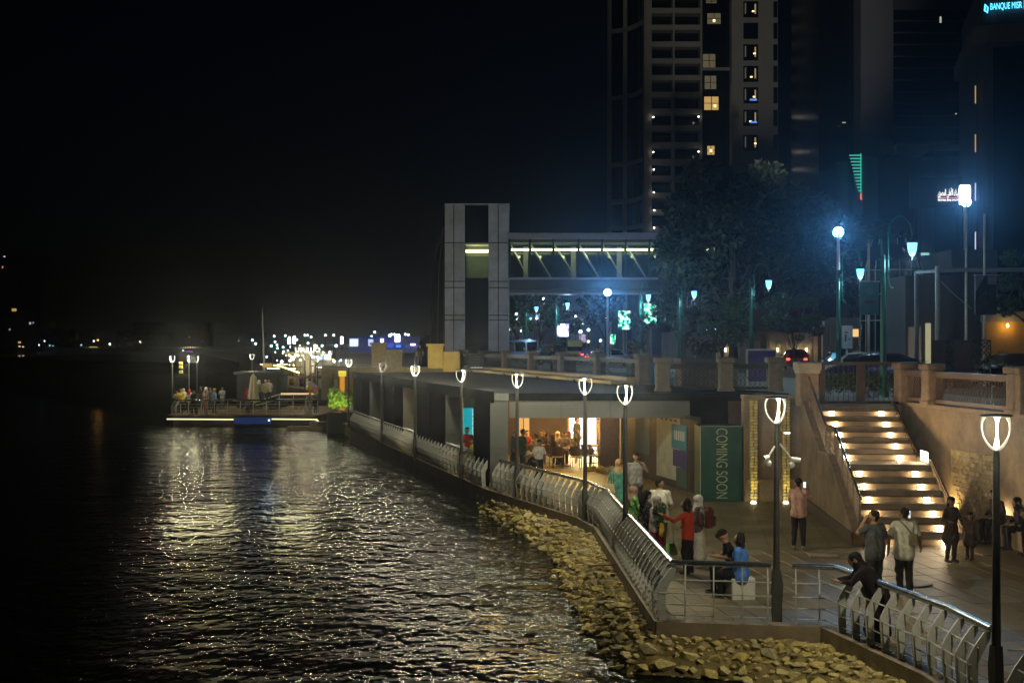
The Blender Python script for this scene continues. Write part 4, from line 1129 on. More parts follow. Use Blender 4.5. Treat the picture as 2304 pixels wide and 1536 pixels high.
try:
    me = text_mesh("\uFEAE\uFEBC\uFEE3 \uFEDA\uFEE8\uFE91", 1.2, M_SIGNW, .03, 'LEFT'); o = link("arabic_lettering", me, kt); o.matrix_local = Matrix(((.8,0,0,3.9),(0,0,-1,.0),(0,.8,0,kz(12)-SZ),(0,0,0,1)))
except Exception: pass
# --- glass rotunda
GD = 82.0; gx, gz = scr(GD); gr = thing("glass_rotunda", "dark glass rotunda with a domed top behind the street lamps", "building", (gx(2030),GD+2.5,SZ))
q = MB(); q.lathe([(1.95,0),(1.95,gz(600)-SZ),(1.8,gz(560)-SZ),(1.4,gz(535)-SZ),(.6,gz(520)-SZ)],24); q.build("glass_drum", M_SHAFT, gr, smooth=True)
for k in range(9):
    a = R(180+k*22.5); q = MB(); q.tube([(2.0*math.cos(a),2.0*math.sin(a),0),(2.0*math.cos(a),2.0*math.sin(a),gz(600)-SZ),(1.45*math.cos(a),1.45*math.sin(a),gz(533)-SZ)], .035, 5); q.build("mullion", M_STEEL, gr)
for py in (720,660,605):
    q = MB(); q.tube([(2.0*math.cos(R(a)),2.0*math.sin(R(a)),gz(py)-SZ) for a in range(0,360,15)], .03, 5, closed=True); q.build("ring", M_STEEL, gr)
# --- white colonnade kiosk and walls at the street
CD = 104.0; cx_, cz_ = scr(CD); ck = thing("white_kiosk", "small white columned pavilion with a lit orange window", "building", (cx_(1905),CD,SZ))
q = MB(); q.box(cx_(1855)-cx_(1905),cx_(1960)-cx_(1905),0,4,cz_(738)-SZ,cz_(714)-SZ); q.build("attic", mat("white_render",(.55,.54,.56),.8,var=.1), ck)
for px in (1858,1876,1942,1957):
    q = MB(); q.bbox(cx_(px)-cx_(1905)-.25,cx_(px)-cx_(1905)+.25,0,.5,0,cz_(738)-SZ,.05); q.build("column", mat("white_render",(.55,.54,.56),.8,var=.1), ck)
q = MB(); q.box(cx_(1850)-cx_(1905),cx_(1965)-cx_(1905),1.5,3.8,0,cz_(738)-SZ); q.build("inner_wall", mat("kiosk_inner",(.16,.14,.13),.8), ck)
q = MB(); q.box(cx_(1918)-cx_(1905),cx_(1948)-cx_(1905),1.4,1.49,cz_(757)-SZ,cz_(740)-SZ); q.build("window", emis("kiosk_orange",(1,.62,.22),1.0), ck)
gw = thing("garden_wall", "long pale wall with up and down sconces behind the road", "wall", (cx_(1500),CD+3,SZ))
q = MB(); q.box(0,cx_(1850)-cx_(1500),0,.4,0,cz_(762)-SZ+.55); q.build("wall_body", mat("pale_wall",(.30,.28,.26),.85,var=.15,scale=.5), gw)
for px in range(1505,1850,24):
    q = MB(); x = cx_(px)-cx_(1500); q.bbox(x-.2,x+.2,-.1,.5,0,2.1,.04); q.build("wall_post", mat("pale_wall",(.30,.28,.26),.85,var=.15,scale=.5), gw)
for px in (1645,1765,1806,1832):
    x = cx_(px)-cx_(1500); q = MB(); q.lathe([(.07,-.16),(.09,-.1),(.09,.1),(.07,.16)],8,(x,-.22,1.35)); q.build("sconce", emis("sconce_warm",(1,.7,.3),6), gw)
    light("sconce_light", 'POINT', (x,-.34,1.35), 14, (1,.66,.28), gw, .06)
# iron fence with hooped tops
FD = 78.0; fx, fz = scr(FD); fe = thing("iron_fence", "tall hooped iron fence beside the rotunda", "fence", (fx(1985),FD,SZ))
q = MB(); FL = fx(2100)-fx(1985)
q.box(0,FL,-.03,.03,.25,.31); q.build("lower_rail", M_STEEL, fe)
n = 22
for k in range(n):
    x0 = k*FL/n; x1 = x0+FL/n*.62; q = MB(); zt = fz(760)-SZ
    q.tube([(x0,0,0),(x0,0,zt-.15),(x0+(x1-x0)*.2,0,zt-.03),((x0+x1)/2,0,zt),(x1-(x1-x0)*.2,0,zt-.03),(x1,0,zt-.15),(x1,0,0)], .018, 4); q.build("hoop", M_STEEL, fe)
# decorative screens
AD = 54.0; ax, az = scr(AD); asn = thing("metal_screen", "dark brown metal screen with diamond cut panels behind the lattice railing", "screen", (ax(2100),AD,SZ))
q = MB()
for a,b in ((2096,2128),(2146,2186)): q.box(ax(a)-ax(2100),ax(b)-ax(2100),0,.06,.0,az(765)-SZ)
q.build("solid_panel", mat("brown_screen",(.085,.055,.045),.5,.2), asn)
for a,b in ((2128,2146),(2186,2230)):
    x0, x1 = ax(a)-ax(2100), ax(b)-ax(2100); H = az(765)-SZ; q = MB()
    q.box(x0,x0+.03,-.01,.05,0,H); q.box(x1-.03,x1,-.01,.05,0,H); q.box(x0,x1,-.01,.05,H-.03,H)
    nn = 5; w = x1-x0
    for k in range(-1,nn):
        z = k*H/nn
        q.tube([(x0,.02,max(z,0)),(x1,.02,min(z+w*1.3,H))], .022, 4); q.tube([(x1,.02,max(z,0)),(x0,.02,min(z+w*1.3,H))], .022, 4)
        q.tube([(x0,.02,min(z+w*.65,H)),((x0+x1)/2,.02,min(z+w*1.3,H)),(x1,.02,min(z+w*.65,H))], .018, 4)
    q.build("cut_panel", M_BLACK, asn)
# pipe gantry
PD = 57.0; gx2, gz2 = scr(PD); pg = thing("pipe_gantry", "pale blue steel pipe gantry over the road", "gantry", (gx2(2110),PD,SZ))
M_GANT = mat("pale_gantry_paint", (.36,.44,.48), .5, .2, var=.1)
zt = gz2(606)-SZ; q = MB(); q.tube([(0,0,0),(0,0,zt+.15)], .115, 10); q.build("post", M_GANT, pg, smooth=True)
q = MB(); q.tube([(gx2(2088)-gx2(2110),1.6,0),(gx2(2088)-gx2(2110),1.6,zt)], .10, 10); q.build("post", mat("grey_gantry_paint",(.2,.21,.23),.6), pg, smooth=True)
q = MB(); q.tube([(0,0,zt-.02),(7.5,0,zt-.02)], .10, 10); q.build("beam", M_GANT, pg, smooth=True)
q = MB(); q.tube([(7.5,0,0),(7.5,0,zt+.15)], .115, 10); q.build("post", M_GANT, pg, smooth=True)
q = MB(); q.tube([(gx2(2088)-gx2(2110),1.6,zt-.05),(0,0,zt-.05)], .08, 8); q.build("brace", M_GANT, pg)
q = MB(); q.tube([(.1,0,zt-.5),(.6,0,zt-1.0),(1.5,0,zt-1.75)], .02, 5); q.build("cable", M_STEEL, pg)
# banners and posters on poles
def pole_sign(label, px, D, py0, py1, w, colr, nm, pole_top=None, cat="sign", extra=None, dx=0):
    X, Z = scr(D); t = thing("pole_sign", label, cat, (X(px),D,SZ))
    q = MB(); q.bbox(-w/2+dx,w/2+dx,-.06,.06,Z(py1)-SZ,Z(py0)-SZ,.02); q.build("panel", mat(nm,colr,.5,var=.2,scale=2), t)
    q = MB(); q.tube([(0,.09,0),(0,.09,(Z(pole_top)-SZ) if pole_top else Z(py0)-SZ)], .06, 8); q.build("pole", M_STEEL, t)
    q = MB(); q.box(-w/2+dx-.03,w/2+dx+.03,-.07,.07,Z(py0)-SZ,Z(py0)-SZ+.04); q.build("top_frame", M_STEEL, t)
    return t, X, Z
t, X, Z = pole_sign("teal street banner hanging on a grey pole beside the big green lamp", 1956, 58, 634, 708, .86, (.05,.19,.22), "teal_banner", 545)
q = MB(); q.lathe([(.16,0),(.16,.01)],20,(0,0,0),0,Matrix.Translation((0,-.066,Z(655)-SZ))@Matrix.Rotation(R(90),4,'X')); q.build("emblem", mat("banner_emblem",(.12,.26,.28),.5), t)
q = MB(); q.box(-.24,.24,-.07,-.0605,Z(682)-SZ,Z(676)-SZ); q.build("print_bar", mat("banner_red",(.14,.04,.05),.5), t)
t, X, Z = pole_sign("white notice board with small dark print behind the green lamp", 1906, 66, 734, 784, .56, (.42,.42,.43), "white_notice")
q = MB(); q.box(-.14,-.05,-.07,-.061,Z(768)-SZ,Z(752)-SZ); q.box(.06,.12,-.07,-.061,Z(765)-SZ,Z(760)-SZ); q.box(-.16,.02,-.07,-.061,Z(749)-SZ,Z(746)-SZ); q.build("print", mat("banner_red",(.14,.04,.05),.5), t)
t, X, Z = pole_sign("black banner with pale corners hanging from the gantry", 2217, 56.7, 620, 708, .92, (.012,.014,.016), "black_banner", 480)
q = MB(); q.add([(-.46,-.064,Z(620)-SZ-.02),(-.04,-.064,Z(620)-SZ-.02),(-.46,-.064,Z(658)-SZ)], [(0,2,1)]); q.add([(.08,-.064,Z(622)-SZ),(.46,-.064,Z(622)-SZ),(.46,-.064,Z(640)-SZ),(.08,-.064,Z(640)-SZ)], [(0,3,2,1)]); q.build("pale_corner", mat("banner_grey",(.2,.2,.22),.5), t)
q = MB(); q.tube([(.26*math.cos(R(a)),-.07,Z(672)-SZ+.24*math.sin(R(a))) for a in range(0,360,20)], .012, 4, closed=True); q.tube([(0,-.07,Z(650)-SZ),(0,-.07,Z(690)-SZ)], .012, 4); q.tube([(-.2,-.07,Z(680)-SZ),(.2,-.07,Z(680)-SZ)], .012, 4); q.build("emblem", mat("banner_emblem2",(.10,.13,.12),.5), t)
for lab, px, D, y0, y1, w, c in (("purple advertising panel in a pale frame above the lattice railing",1714,52,785,812,1.12,(.10,.05,.26)),("grey framed advertising panel behind the planter trough",1588,60,784,812,.95,(.10,.11,.16))):
    X, Z = scr(D); t = thing("advert_panel", lab, "sign", (X(px),D,SZ))
    q = MB(); q.box(-w/2,w/2,0,.06,.35,Z(y0)-SZ-.06); q.build("panel", mat("advert_"+str(px),c,.4,var=.3,scale=2), t)
    q = MB(); h = Z(y0)-SZ
    q.box(-w/2-.05,-w/2,-.03,.09,0,h); q.box(w/2,w/2+.05,-.03,.09,0,h); q.box(-w/2,w/2,-.03,.09,h-.06,h); q.build("frame", M_STEEL, t)
# lit billboards in the distance
def voro_screen(name, c1, c2, c3, st, scale):
    m = bpy.data.materials.new(name); m.use_nodes = True; nt = m.node_tree; b = nt.nodes["Principled BSDF"]
    b.inputs["Base Color"].default_value = (.02,.02,.02,1)
    tc = nt.nodes.new("ShaderNodeTexCoord"); v = nt.nodes.new("ShaderNodeTexNoise"); v.inputs["Scale"].default_value = scale; v.inputs["Detail"].default_value = 2
    nt.links.new(tc.outputs["Object"], v.inputs[0]); rp = nt.nodes.new("ShaderNodeValToRGB"); nt.links.new(v.outputs[0], rp.inputs[0])
    rp.color_ramp.interpolation = 'CONSTANT'; e = rp.color_ramp.elements; e[0].color = (*c1,1); e[1].position = .52; e[1].color = (*c2,1); x = e.new(.43); x.color = (*c3,1)
    nt.links.new(rp.outputs[0], b.inputs["Emission Color"]); b.inputs["Emission Strength"].default_value = st
    return m
for k, (lab, px, D, x0,x1,y0,y1, m) in enumerate((
    ("white and violet video billboard in the distance under the bridge",1263,160,1249,1279,728,757,voro_screen("screen_white",(.25,.25,.6),(1,.95,1),(.8,.75,1),2.2,1.0)),
    ("leafy lit billboard seen through branches beside the floodlight",1405,118,1391,1418,699,741,voro_screen("screen_leaf",(.0,.02,.02),(.75,1,1),(.0,.45,.3),1.6,2.6)),
    ("bright green lit billboard beside the green lamp post",1464,100,1449,1477,682,728,voro_screen("screen_green",(.0,.02,.01),(.55,1,.85),(.0,.5,.22),1.5,3.2)),
    ("narrow green lit panel far down the street",1378,140,1373,1385,752,774,voro_screen("screen_thin",(.0,.05,.03),(.8,1,.9),(.0,.55,.25),1.6,2.4)),
    ("small violet lit screen by the road",1315,150,1303,1318,752,770,voro_screen("screen_violet",(.15,.1,.3),(.8,.6,.9),(.4,.3,.6),.6,2.0)))):
    X, Z = scr(D); t = thing("billboard", lab, "billboard", (X(px),D,SZ), 0, None)
    q = MB(); q.box(X(x0)-X(px),X(x1)-X(px),0,.08,Z(y1)-SZ,Z(y0)-SZ); q.build("screen", m, t)
    q = MB(); q.box(X(x0)-X(px)-.05,X(x1)-X(px)+.05,.081,.3,Z(y1)-SZ-.05,Z(y0)-SZ+.05); q.build("casing", M_BLACK, t)
    q = MB(); q.tube([(0,.2,0),(0,.2,Z(y1)-SZ)], .12, 8); q.build("leg", M_POLE, t)
# orange lit house wall on the right
HD2 = 68.0; hx, hz = scr(HD2); hw = thing("ochre_wall", "ochre rendered house wall glowing orange behind spiky shrubs", "wall", (hx(2215),HD2,SZ))
q = MB(); q.box(0,5.5,0,.4,0,hz(724)-SZ); q.build("wall_body", mat("ochre_render",(.5,.30,.06),.8,var=.2,scale=.8), hw)
q = MB(); q.box(-.05,5.5,-.06,.46,hz(724)-SZ,hz(700)-SZ); q.build("parapet", mat("grey_render",(.25,.25,.25),.8), hw)
q = MB(); q.lathe([(.06,-.1),(.08,0),(.04,.1)],8,(1.15,-.2,hz(732)-SZ)); q.build("wall_lamp", emis("wall_lamp_amber",(1,.6,.15),8), hw)
light("wall_lamp_light", 'POINT', (1.15,-.5,hz(732)-SZ-.1), 14, (1,.58,.14), hw, .08)
sh = thing("shop_block", "grey low shop block with a lit cream door behind the gantry", "building", (hx(2115),HD2+6,SZ))
X, Z = scr(HD2+6)
q = MB(); q.box(0,X(2225)-X(2115),0,4,0,Z(620)-SZ); q.box(X(2225)-X(2115)+.02,X(2330)-X(2115),.5,4,0,Z(560)-SZ); q.build("wall", mat("shop_wall",(.10,.105,.11),.7,var=.2,scale=.5), sh)
q = MB(); q.box(X(2160)-X(2115),X(2172)-X(2115),-.04,-.005,0,Z(727)-SZ); q.build("lit_door", emis("shop_door",(.95,.9,.5),.35), sh)
q = MB(); q.box(X(2122)-X(2115),X(2150)-X(2115),-.04,-.005,.5,Z(735)-SZ); q.build("shop_window", emis("shop_dim",(.5,.45,.35),.12), sh)
q = MB(); q.box(X(2150)-X(2115),X(2168)-X(2115),-.04,-.005,Z(574)-SZ,Z(569)-SZ); q.build("upper_window", emis("shop_teal",(.4,.9,.8),.7), sh)
# ================================================================ TREES AND SHRUBS
def tree(label, loc, H, crown_r, n, size, m, seed, nb=26, trunk_r=.22, crown_z=.62, sq=.75, group="street trees", name="street_tree"):
    r = random.Random(seed); t = thing(name, label, "tree", loc, 0, group)
    q = MB(); limbs = []
    h0 = H*(1-crown_z)*.8
    q.tube([(0,0,-.1),(r.uniform(-.1,.1),r.uniform(-.1,.1),h0*.5),(r.uniform(-.2,.2),r.uniform(-.2,.2),h0),(r.uniform(-.3,.3),0,H*.75)], [trunk_r,trunk_r*.8,trunk_r*.65,trunk_r*.2], 8)
    blobs = []
    for k in range(nb):
        a = r.uniform(0,6.283); rr = crown_r*math.sqrt(r.uniform(.02,1))*.86; z = H*(1-crown_z*.5) + r.uniform(-1,1)*H*crown_z*.42*math.sqrt(max(.05,1-(rr/crown_r)**2))
        s = crown_r*r.uniform(.14,.30); blobs.append((rr*math.cos(a), rr*math.sin(a), z, s, s, s*sq))
        if k < 12: q.tube([(0,0,h0*.8+.02*k),(rr*.45*math.cos(a),rr*.45*math.sin(a),h0+(z-h0)*.55),(rr*math.cos(a),rr*math.sin(a),z)], [trunk_r*.35,trunk_r*.2,trunk_r*.06], 5)
    q.build("trunk", M_BARK, t)
    V, F = leaf_cloud(n, blobs, size, seed); link("crown", np_mesh("crown", V, F, m), t)
    return t
tree("huge dark tree crown hiding the foot of the apartment tower", (16.9,97.5,SZ), 16.3, 6.3, 15000, .27, M_LEAFD, 1, 64, .4, .70)
tree("wide dark tree behind the lit small trees", (25.0,112,SZ), 15.5, 5.6, 10000, .34, M_LEAFD, 2, 50, .45, .74)
tree("dark tall tree at the end of the footbridge", (13.3,99.5,SZ), 9.8, 2.6, 6000, .2, M_LEAFD, 3, 34, .3, .8)
tree("dark tree beyond the banner pole", (32.5,118,SZ), 14.0, 5.0, 6500, .30, M_LEAFD, 4, 36, .35, .72)
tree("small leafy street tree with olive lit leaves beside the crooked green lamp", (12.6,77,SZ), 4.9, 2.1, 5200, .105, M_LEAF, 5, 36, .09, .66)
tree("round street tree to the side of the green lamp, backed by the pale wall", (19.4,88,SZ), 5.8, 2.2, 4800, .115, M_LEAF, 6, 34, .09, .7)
tree("thin young tree in front of the leafy billboards", (9.0,88,SZ), 4.4, 1.1, 1100, .10, M_LEAFD, 7, 20, .06, .5)
tree("thin young tree beside the lattice railing", (13.0,96,SZ), 4.6, 1.5, 1400, .11, M_LEAFD, 8, 20, .06, .5)
tree("leafy tree leaning in beside the ochre wall", (24.0,58,SZ), 6.4, 2.3, 4200, .13, M_LEAF, 9, 30, .12, .6)
tree("street tree glowing green behind the lift tower", (3.0,140,SZ), 8.5, 3.0, 4000, .18, M_LEAF, 10, 30, .15, .66)
tree("distant street tree left of the white video billboard", (.6,135,SZ), 7.5, 2.4, 3000, .18, M_LEAF, 12, 26, .14, .66)
tree("distant street tree behind the narrow green panel", (12.4,170,SZ), 10, 4.0, 4000, .24, M_LEAFD, 13, 30, .2, .66)
tree("distant street tree behind the violet screen", (7.4,180,SZ), 9, 3.6, 3500, .24, M_LEAFD, 14, 30, .2, .66)
# yucca-like spiky shrubs
def yucca(label, loc, h, seed, m):
    r = random.Random(seed); t = thing("spiky_shrub", label, "shrub", loc, 0, "spiky shrubs along the street")
    q = MB(); q.tube([(0,0,0),(.03,0,h*.45)], [.05,.035], 6); q.build("stem", M_BARK, t)
    q = MB()
    for k in range(46):
        a = r.uniform(0,6.28); e = r.uniform(-.2,1.4); l = h*r.uniform(.4,.6); d = Vector((math.cos(a)*math.cos(e),math.sin(a)*math.cos(e),math.sin(e))); s = Vector((-math.sin(a),math.cos(a),0))*.022
        b = Vector((0,0,h*.45)); q.add([b-s,b+s,b+d*l*.6+s*.8,b+d*l-Vector((0,0,.06)),b+d*l*.6-s*.8],[(0,1,2,3,4)])
    q.build("leaves", m, t); return t
yucca("spiky shrub before the ochre wall, taller of the pair", (scr(63)[0](2256),63,SZ), 1.7, 1, M_LEAFD); yucca("spiky shrub before the ochre wall, lower of the pair", (scr(63)[0](2288),63,SZ), 1.5, 2, M_LEAFD)
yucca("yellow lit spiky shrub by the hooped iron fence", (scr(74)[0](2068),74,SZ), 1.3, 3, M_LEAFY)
light_y = thing("ground_spot", "small amber ground spotlight under the spiky shrub by the fence", "spotlight", (scr(73)[0](2072),72.6,SZ))
q = MB(); q.lathe([(.08,0),(.08,.12),(.06,.14)],10); q.build("housing", M_BLACK, light_y); light("ground_spot_beam", 'SPOT', (0,0,.16), 26, (1,.7,.2), light_y, .04, spot=R(90), aim=(0,.5,1))
shrub("hedge", "low clipped hedge bed around the green lamp behind the gate", (13.0,45.4,SZ), 2.4,.9,.75,3800,.06,M_LEAF,31,None,26)

# ================================================================ VEHICLES
M_TYRE = mat("tyre_rubber", (.015,.015,.015), .85, var=.2); M_RIM = mat("alloy_rim", (.4,.4,.42), .35, .8, var=.1); M_CGL = mat("car_glass", (.01,.012,.014), .05, 0, var=0)
M_TAIL = emis("tail_lamp", (1,.05,.03), 5); M_HEAD = emis("head_lamp", (.95,.97,1), 14); M_DIM = mat("lamp_lens_off", (.4,.4,.42), .15, 0, var=0)
_q = MB(); _q.lathe([(.20,-.10),(.30,-.10),(.32,-.06),(.32,.06),(.30,.10),(.20,.10)],18,(0,0,0),0,Matrix.Rotation(R(90),4,'X')); TYRE_ME = _q.mesh("tyre", M_TYRE, True)
_q = MB(); _q.lathe([(.05,-.105),(.20,-.085),(.205,.085),(.05,.105)],12,(0,0,0),0,Matrix.Rotation(R(90),4,'X')); RIM_ME = _q.mesh("rim", M_RIM, True)
def car(label, loc, rz, colr, nm, kind="hatch", tail=True, head=False, group="vehicles on the riverside road"):
    t = thing("parked_car" if kind != "bus" else "minibus", label, "car" if kind != "bus" else "bus", loc, rz, group)
    if kind == "bus": st_ = [(-2.6,.45,.95,.85,1.0),(-2.58,.35,1.0,.92,2.1),(-2.4,.32,1.02,.95,2.25),(1.9,.32,1.02,.95,2.25),(2.2,.32,1.0,.94,2.0),(2.55,.36,.95,.92,1.15),(2.65,.42,.85,.85,.95)]
    else: st_ = [(-2.1,.42,.80,.74,.86),(-2.05,.30,.88,.82,1.02),(-1.75,.25,.92,.86,1.22 if kind=="hatch" else 1.0),(-1.1,.23,.92,.87,1.43),(.1,.23,.90,.87,1.45),(.5,.23,.90,.87,1.36),(1.15,.23,.86,.86,.95),(1.7,.25,.80,.83,.86),(2.02,.30,.72,.76,.76),(2.12,.40,.62,.66,.66)]
    q = MB(); vs = []; n = 12
    for x, zb, zs, hw, zt in st_:
        tw = hw*(.74 if zt > zs+.25 else .9)
        ring = [(x,-hw*.9,zb),(x,-hw,zb+.12),(x,-hw*1.02,(zb+zs)/2),(x,-hw*.97,zs),(x,-tw,max(zt-.06,zs+.005)),(x,-tw*.8,zt)]
        ring += [(x,-p[1],p[2]) for p in ring[::-1]]; vs += ring
    fs = [tuple(range(n-1,-1,-1)), tuple((len(st_)-1)*n+k for k in range(n))]
    for i in range(len(st_)-1):
        for k in range(n): fs.append((i*n+k,(i)*n+(k+1)%n,(i+1)*n+(k+1)%n,(i+1)*n+k))
    q.add(vs, [f[::-1] for f in fs]); body = q.build("body", mat(nm,colr,.22,.3,var=.05), t, smooth=True)
    for s in (-1,1):
        q = MB()
        if kind == "bus":
            for a in (-2.2,-1.1,0,1.1): q.add([(a,s*.955,1.12),(a+.95,s*.955,1.12),(a+.95,s*.83,2.02),(a,s*.83,2.02)], [(0,1,2,3) if s < 0 else (3,2,1,0)])
        else:
            q.add([(-1.45,s*.862,.96),(-.35,s*.872,.95),(-.35,s*.69,1.37),(-1.05,s*.69,1.36)], [(0,1,2,3) if s < 0 else (3,2,1,0)])
            q.add([(-.28,s*.872,.95),(.88,s*.862,.93),(.45,s*.69,1.32),(-.28,s*.69,1.37)], [(0,1,2,3) if s < 0 else (3,2,1,0)])
        q.build("window", M_CGL, t)
    q = MB()
    if kind == "bus": q.add([(2.23,-.8,1.95),(2.23,.8,1.95),(2.56,.82,1.2),(2.56,-.82,1.2)],[(0,3,2,1)]); q.build("windscreen", M_CGL, t); q = MB(); q.add([(-2.62,-.8,1.1),(-2.62,.8,1.1),(-2.56,.75,2.0),(-2.56,-.75,2.0)],[(0,3,2,1)])
    else: q.add([(.53,-.62,1.36),(.53,.62,1.36),(1.13,.74,.98),(1.13,-.74,.98)],[(0,3,2,1)]); q.build("windscreen", M_CGL, t); q = MB(); q.add([(-1.83,-.68,1.05),(-1.83,.68,1.05),(-1.2,.6,1.40),(-1.2,-.6,1.40)],[(0,3,2,1)])
    q.build("rear_window", M_CGL, t)
    for x in (-1.32,1.30):
        for s in (-1,1):
            w = link("wheel", TYRE_ME, t, (x,s*.80,.32)); link("rim", RIM_ME, w)
    for s in (-1,1):
        e0 = st_[0]; e1 = st_[-1]
        q = MB(); q.bbox(e0[0]-.03,e0[0]+.10,s*.60-.12,s*.60+.12,.70 if kind != "bus" else .8,.84 if kind != "bus" else 1.0,.02); q.build("tail_light", M_TAIL if tail else M_DIM, t)
        q = MB(); q.bbox(e1[0]-.12,e1[0]+.02,s*.52-.13,s*.52+.13,.55 if kind != "bus" else .75,.65 if kind != "bus" else .9,.02); q.build("headlight", M_HEAD if head else M_DIM, t)
        q = MB(); q.bbox(.75,.93,s*.95-.09,s*.95+.09,.95 if kind != "bus" else 1.3,1.07 if kind != "bus" else 1.5,.03); q.build("mirror", mat(nm,colr,.22,.3,var=.05), t)
    q = MB(); q.box(st_[0][0]-.02,st_[0][0]+.02,-.24,.24,.5,.61); q.build("number_plate", M_WHITEP, t)
    return t
def cpos(px, D): return ((px-1152)*D/FPX, D, SZ+.01)
car("silver hatchback passing behind the stair gate", cpos(1925,66), R(172), (.55,.56,.58), "silver_paint")
car("black car with blue sheen parked before the ochre wall", cpos(2272,56), R(200), (.015,.016,.03), "black_blue_paint", head=False, tail=False)
car("dark blue car behind the gate bars", cpos(1965,58), R(165), (.03,.05,.16), "dark_blue_paint")
car("dark grey car seen through the gate beside the green lamp", cpos(1895,72), R(95), (.06,.06,.065), "grey_paint", head=True)
car("dark red car with lit tail lamps beside the pale wall", cpos(1790,92), R(80), (.18,.02,.02), "red_paint")
car("maroon car next to the distant parapet pier", cpos(1225,122), R(75), (.25,.03,.03), "maroon_paint")
car("teal car on the road under the footbridge", cpos(1246,112), R(10), (.02,.14,.16), "teal_paint")
car("pale car on the road under the bright floodlight", cpos(1378,104), R(8), (.35,.36,.36), "pale_paint")
car("small white car far down the road", cpos(1205,140), R(-100), (.5,.5,.5), "white_paint", head=True)
car("violet tinted car beside the violet screen", cpos(1325,128), R(85), (.2,.12,.3), "violet_paint")
car("yellow minibus stopped on the road under the video billboard", cpos(1286,130), R(95), (.5,.38,.03), "yellow_paint", "bus")
car("blue van half hidden by the lift tower", cpos(1155,118), R(12), (.10,.16,.3), "blue_van_paint", "bus", tail=False)

# ================================================================ FAR BANK LIGHTS AND BUILDINGS
def far_building(label, px0, px1, ptop, D, m, wins, depth=20):
    X, Z = scr(D); t = thing("far_building", label, "building", (X(px0),D,2.0))
    w = X(px1)-X(px0); h = Z(ptop)-2
    q = MB(); q.box(0,w,0,depth,-.5,h); q.build("wall", m, t)
    q = MB(); q.box(-.4,w+.4,-.4,depth,h,h+1.2); q.build("roof", m, t)
    for px, py, ww, hh, c, s in wins:
        q = MB(); q.box(X(px-ww/2)-X(px0),X(px+ww/2)-X(px0),-.25,-.05,Z(py+hh/2)-2,Z(py-hh/2)-2); q.build("lit_window", emis("far_win_%.1f_%.1f_%.1f_%.1f" % (*c,s), c, s), t)
    return t
M_FARB = mat("far_dark_wall", (.02,.02,.02), .9, var=.2, scale=.05)
far_building("black tower block on the far bank with scattered lit windows", -60, 90, 582, 940, M_FARB, [(10,578,4,4,(.6,.6,1),1.5),(6,601,3,5,(1,.3,.15),.8),(32,697,10,6,(1,.6,.15),.7),(68,727,4,5,(.7,.9,1),.7),(75,726,3,4,(.6,.8,1),.4),(22,741,3,4,(.7,.8,.9),.5),(44,770,6,4,(1,.6,.2),.8),(44,779,4,3,(1,.7,.5),1.2),(52,780,4,3,(1,.8,.7),1.0)])
far_building("low grey riverside block on the far bank with faint window rows", 178, 262, 748, 950, mat("far_grey_wall",(.05,.05,.05),.9), [(228,748,24,2,(.3,.33,.3),.10),(228,757,32,2,(.3,.33,.3),.10),(192,784,12,5,(.9,.8,.5),.9),(210,781,18,3,(.8,.7,.2),.7),(228,785,10,3,(.9,.85,.4),.9)])
far_building("long dark hotel block on the far bank", 300, 470, 728, 980, M_FARB, [(384,724,8,5,(.3,.34,.33),.15),(420,770,3,3,(.6,.6,.6),.3),(455,767,3,3,(.6,.6,.6),.5)])
far_building("low dark block on the far bank beside the amusement lights", 480, 590, 752, 960, M_FARB, [(517,728,3,3,(.5,.6,.6),.3),(540,760,5,3,(.3,.6,.2),.3)])
def far_tree(label, px, D, H, r_, seed):
    X, Z = scr(D); return tree(label, (X(px),D,1.8), H, r_, 1500, 1.6, M_LEAFD, seed, 24, .5, .8, group="trees on the far bank", name="far_tree")
far_tree("dark far bank tree beside the black tower block", 125, 905, 14, 11, 41); far_tree("dark far bank tree next to the low grey block", 160, 905, 13, 9, 42)
far_tree("dark far bank tree between the grey block and the hotel", 285, 905, 12, 9, 43); far_tree("dark far bank tree before the long hotel block", 350, 905, 12, 13, 44)
M_FARLAMP = {}
_q = MB(); _q.tube([(0,0,0),(0,0,1)], .01, 5)
def far_lamp(px, py, D, colr, st_, rad, label="tiny lamp glimmering on the far bank", group="lamps dotted along the far bank", base=2.0):
    p = at(px,py,D); t = thing("far_lamp", label, "lamp", (p.x,D,base), 0, group)
    q = MB(); q.ball((0,0,p.z-base), rad, 0, 8, 5); q.build("globe", emis("far_%.2f_%.2f_%.2f_%.1f" % (*colr,st_), colr, st_), t)
    q = MB(); q.tube([(0,0,-.3),(0,0,max(.1,p.z-base))], rad*.25, 5); q.build("pole", M_POLE, t)
W_ = (.85,.92,1.0)
for px, py, c, s, r_ in ((101,766,(.55,.75,1),6,.8),(88,776,(.8,.9,1),3,.55),(112,777,(.3,.8,.8),1.6,.6),(119,777,(.4,.8,.8),1.6,.6),(183,776,(.5,.8,.9),1.5,.6),(211,767,W_,3,.7),(220,765,(1,.5,.1),3,.7),(247,774,W_,4,.75),(257,783,(.5,.9,.9),1.5,.5),(316,768,(1,.9,.65),6,.9),(316,784,(1,.85,.5),1.5,.5),(343,762,W_,2.5,.6),(364,760,(1,.3,.15),1.5,.5),(381,768,W_,1,.5),(426,758,(1,.35,.1),1.5,.5),(375,784,(.3,.4,1),2,.6),(388,785,(.25,.4,1),2.5,.6),(516,779,(1,.8,.4),1.5,.5),(537,766,W_,1.2,.5),(352,783,W_,.8,.5)):
    far_lamp(px, py, 915, c, s, r_, "tiny %s lamp glimmering on the far bank" % hue(c))
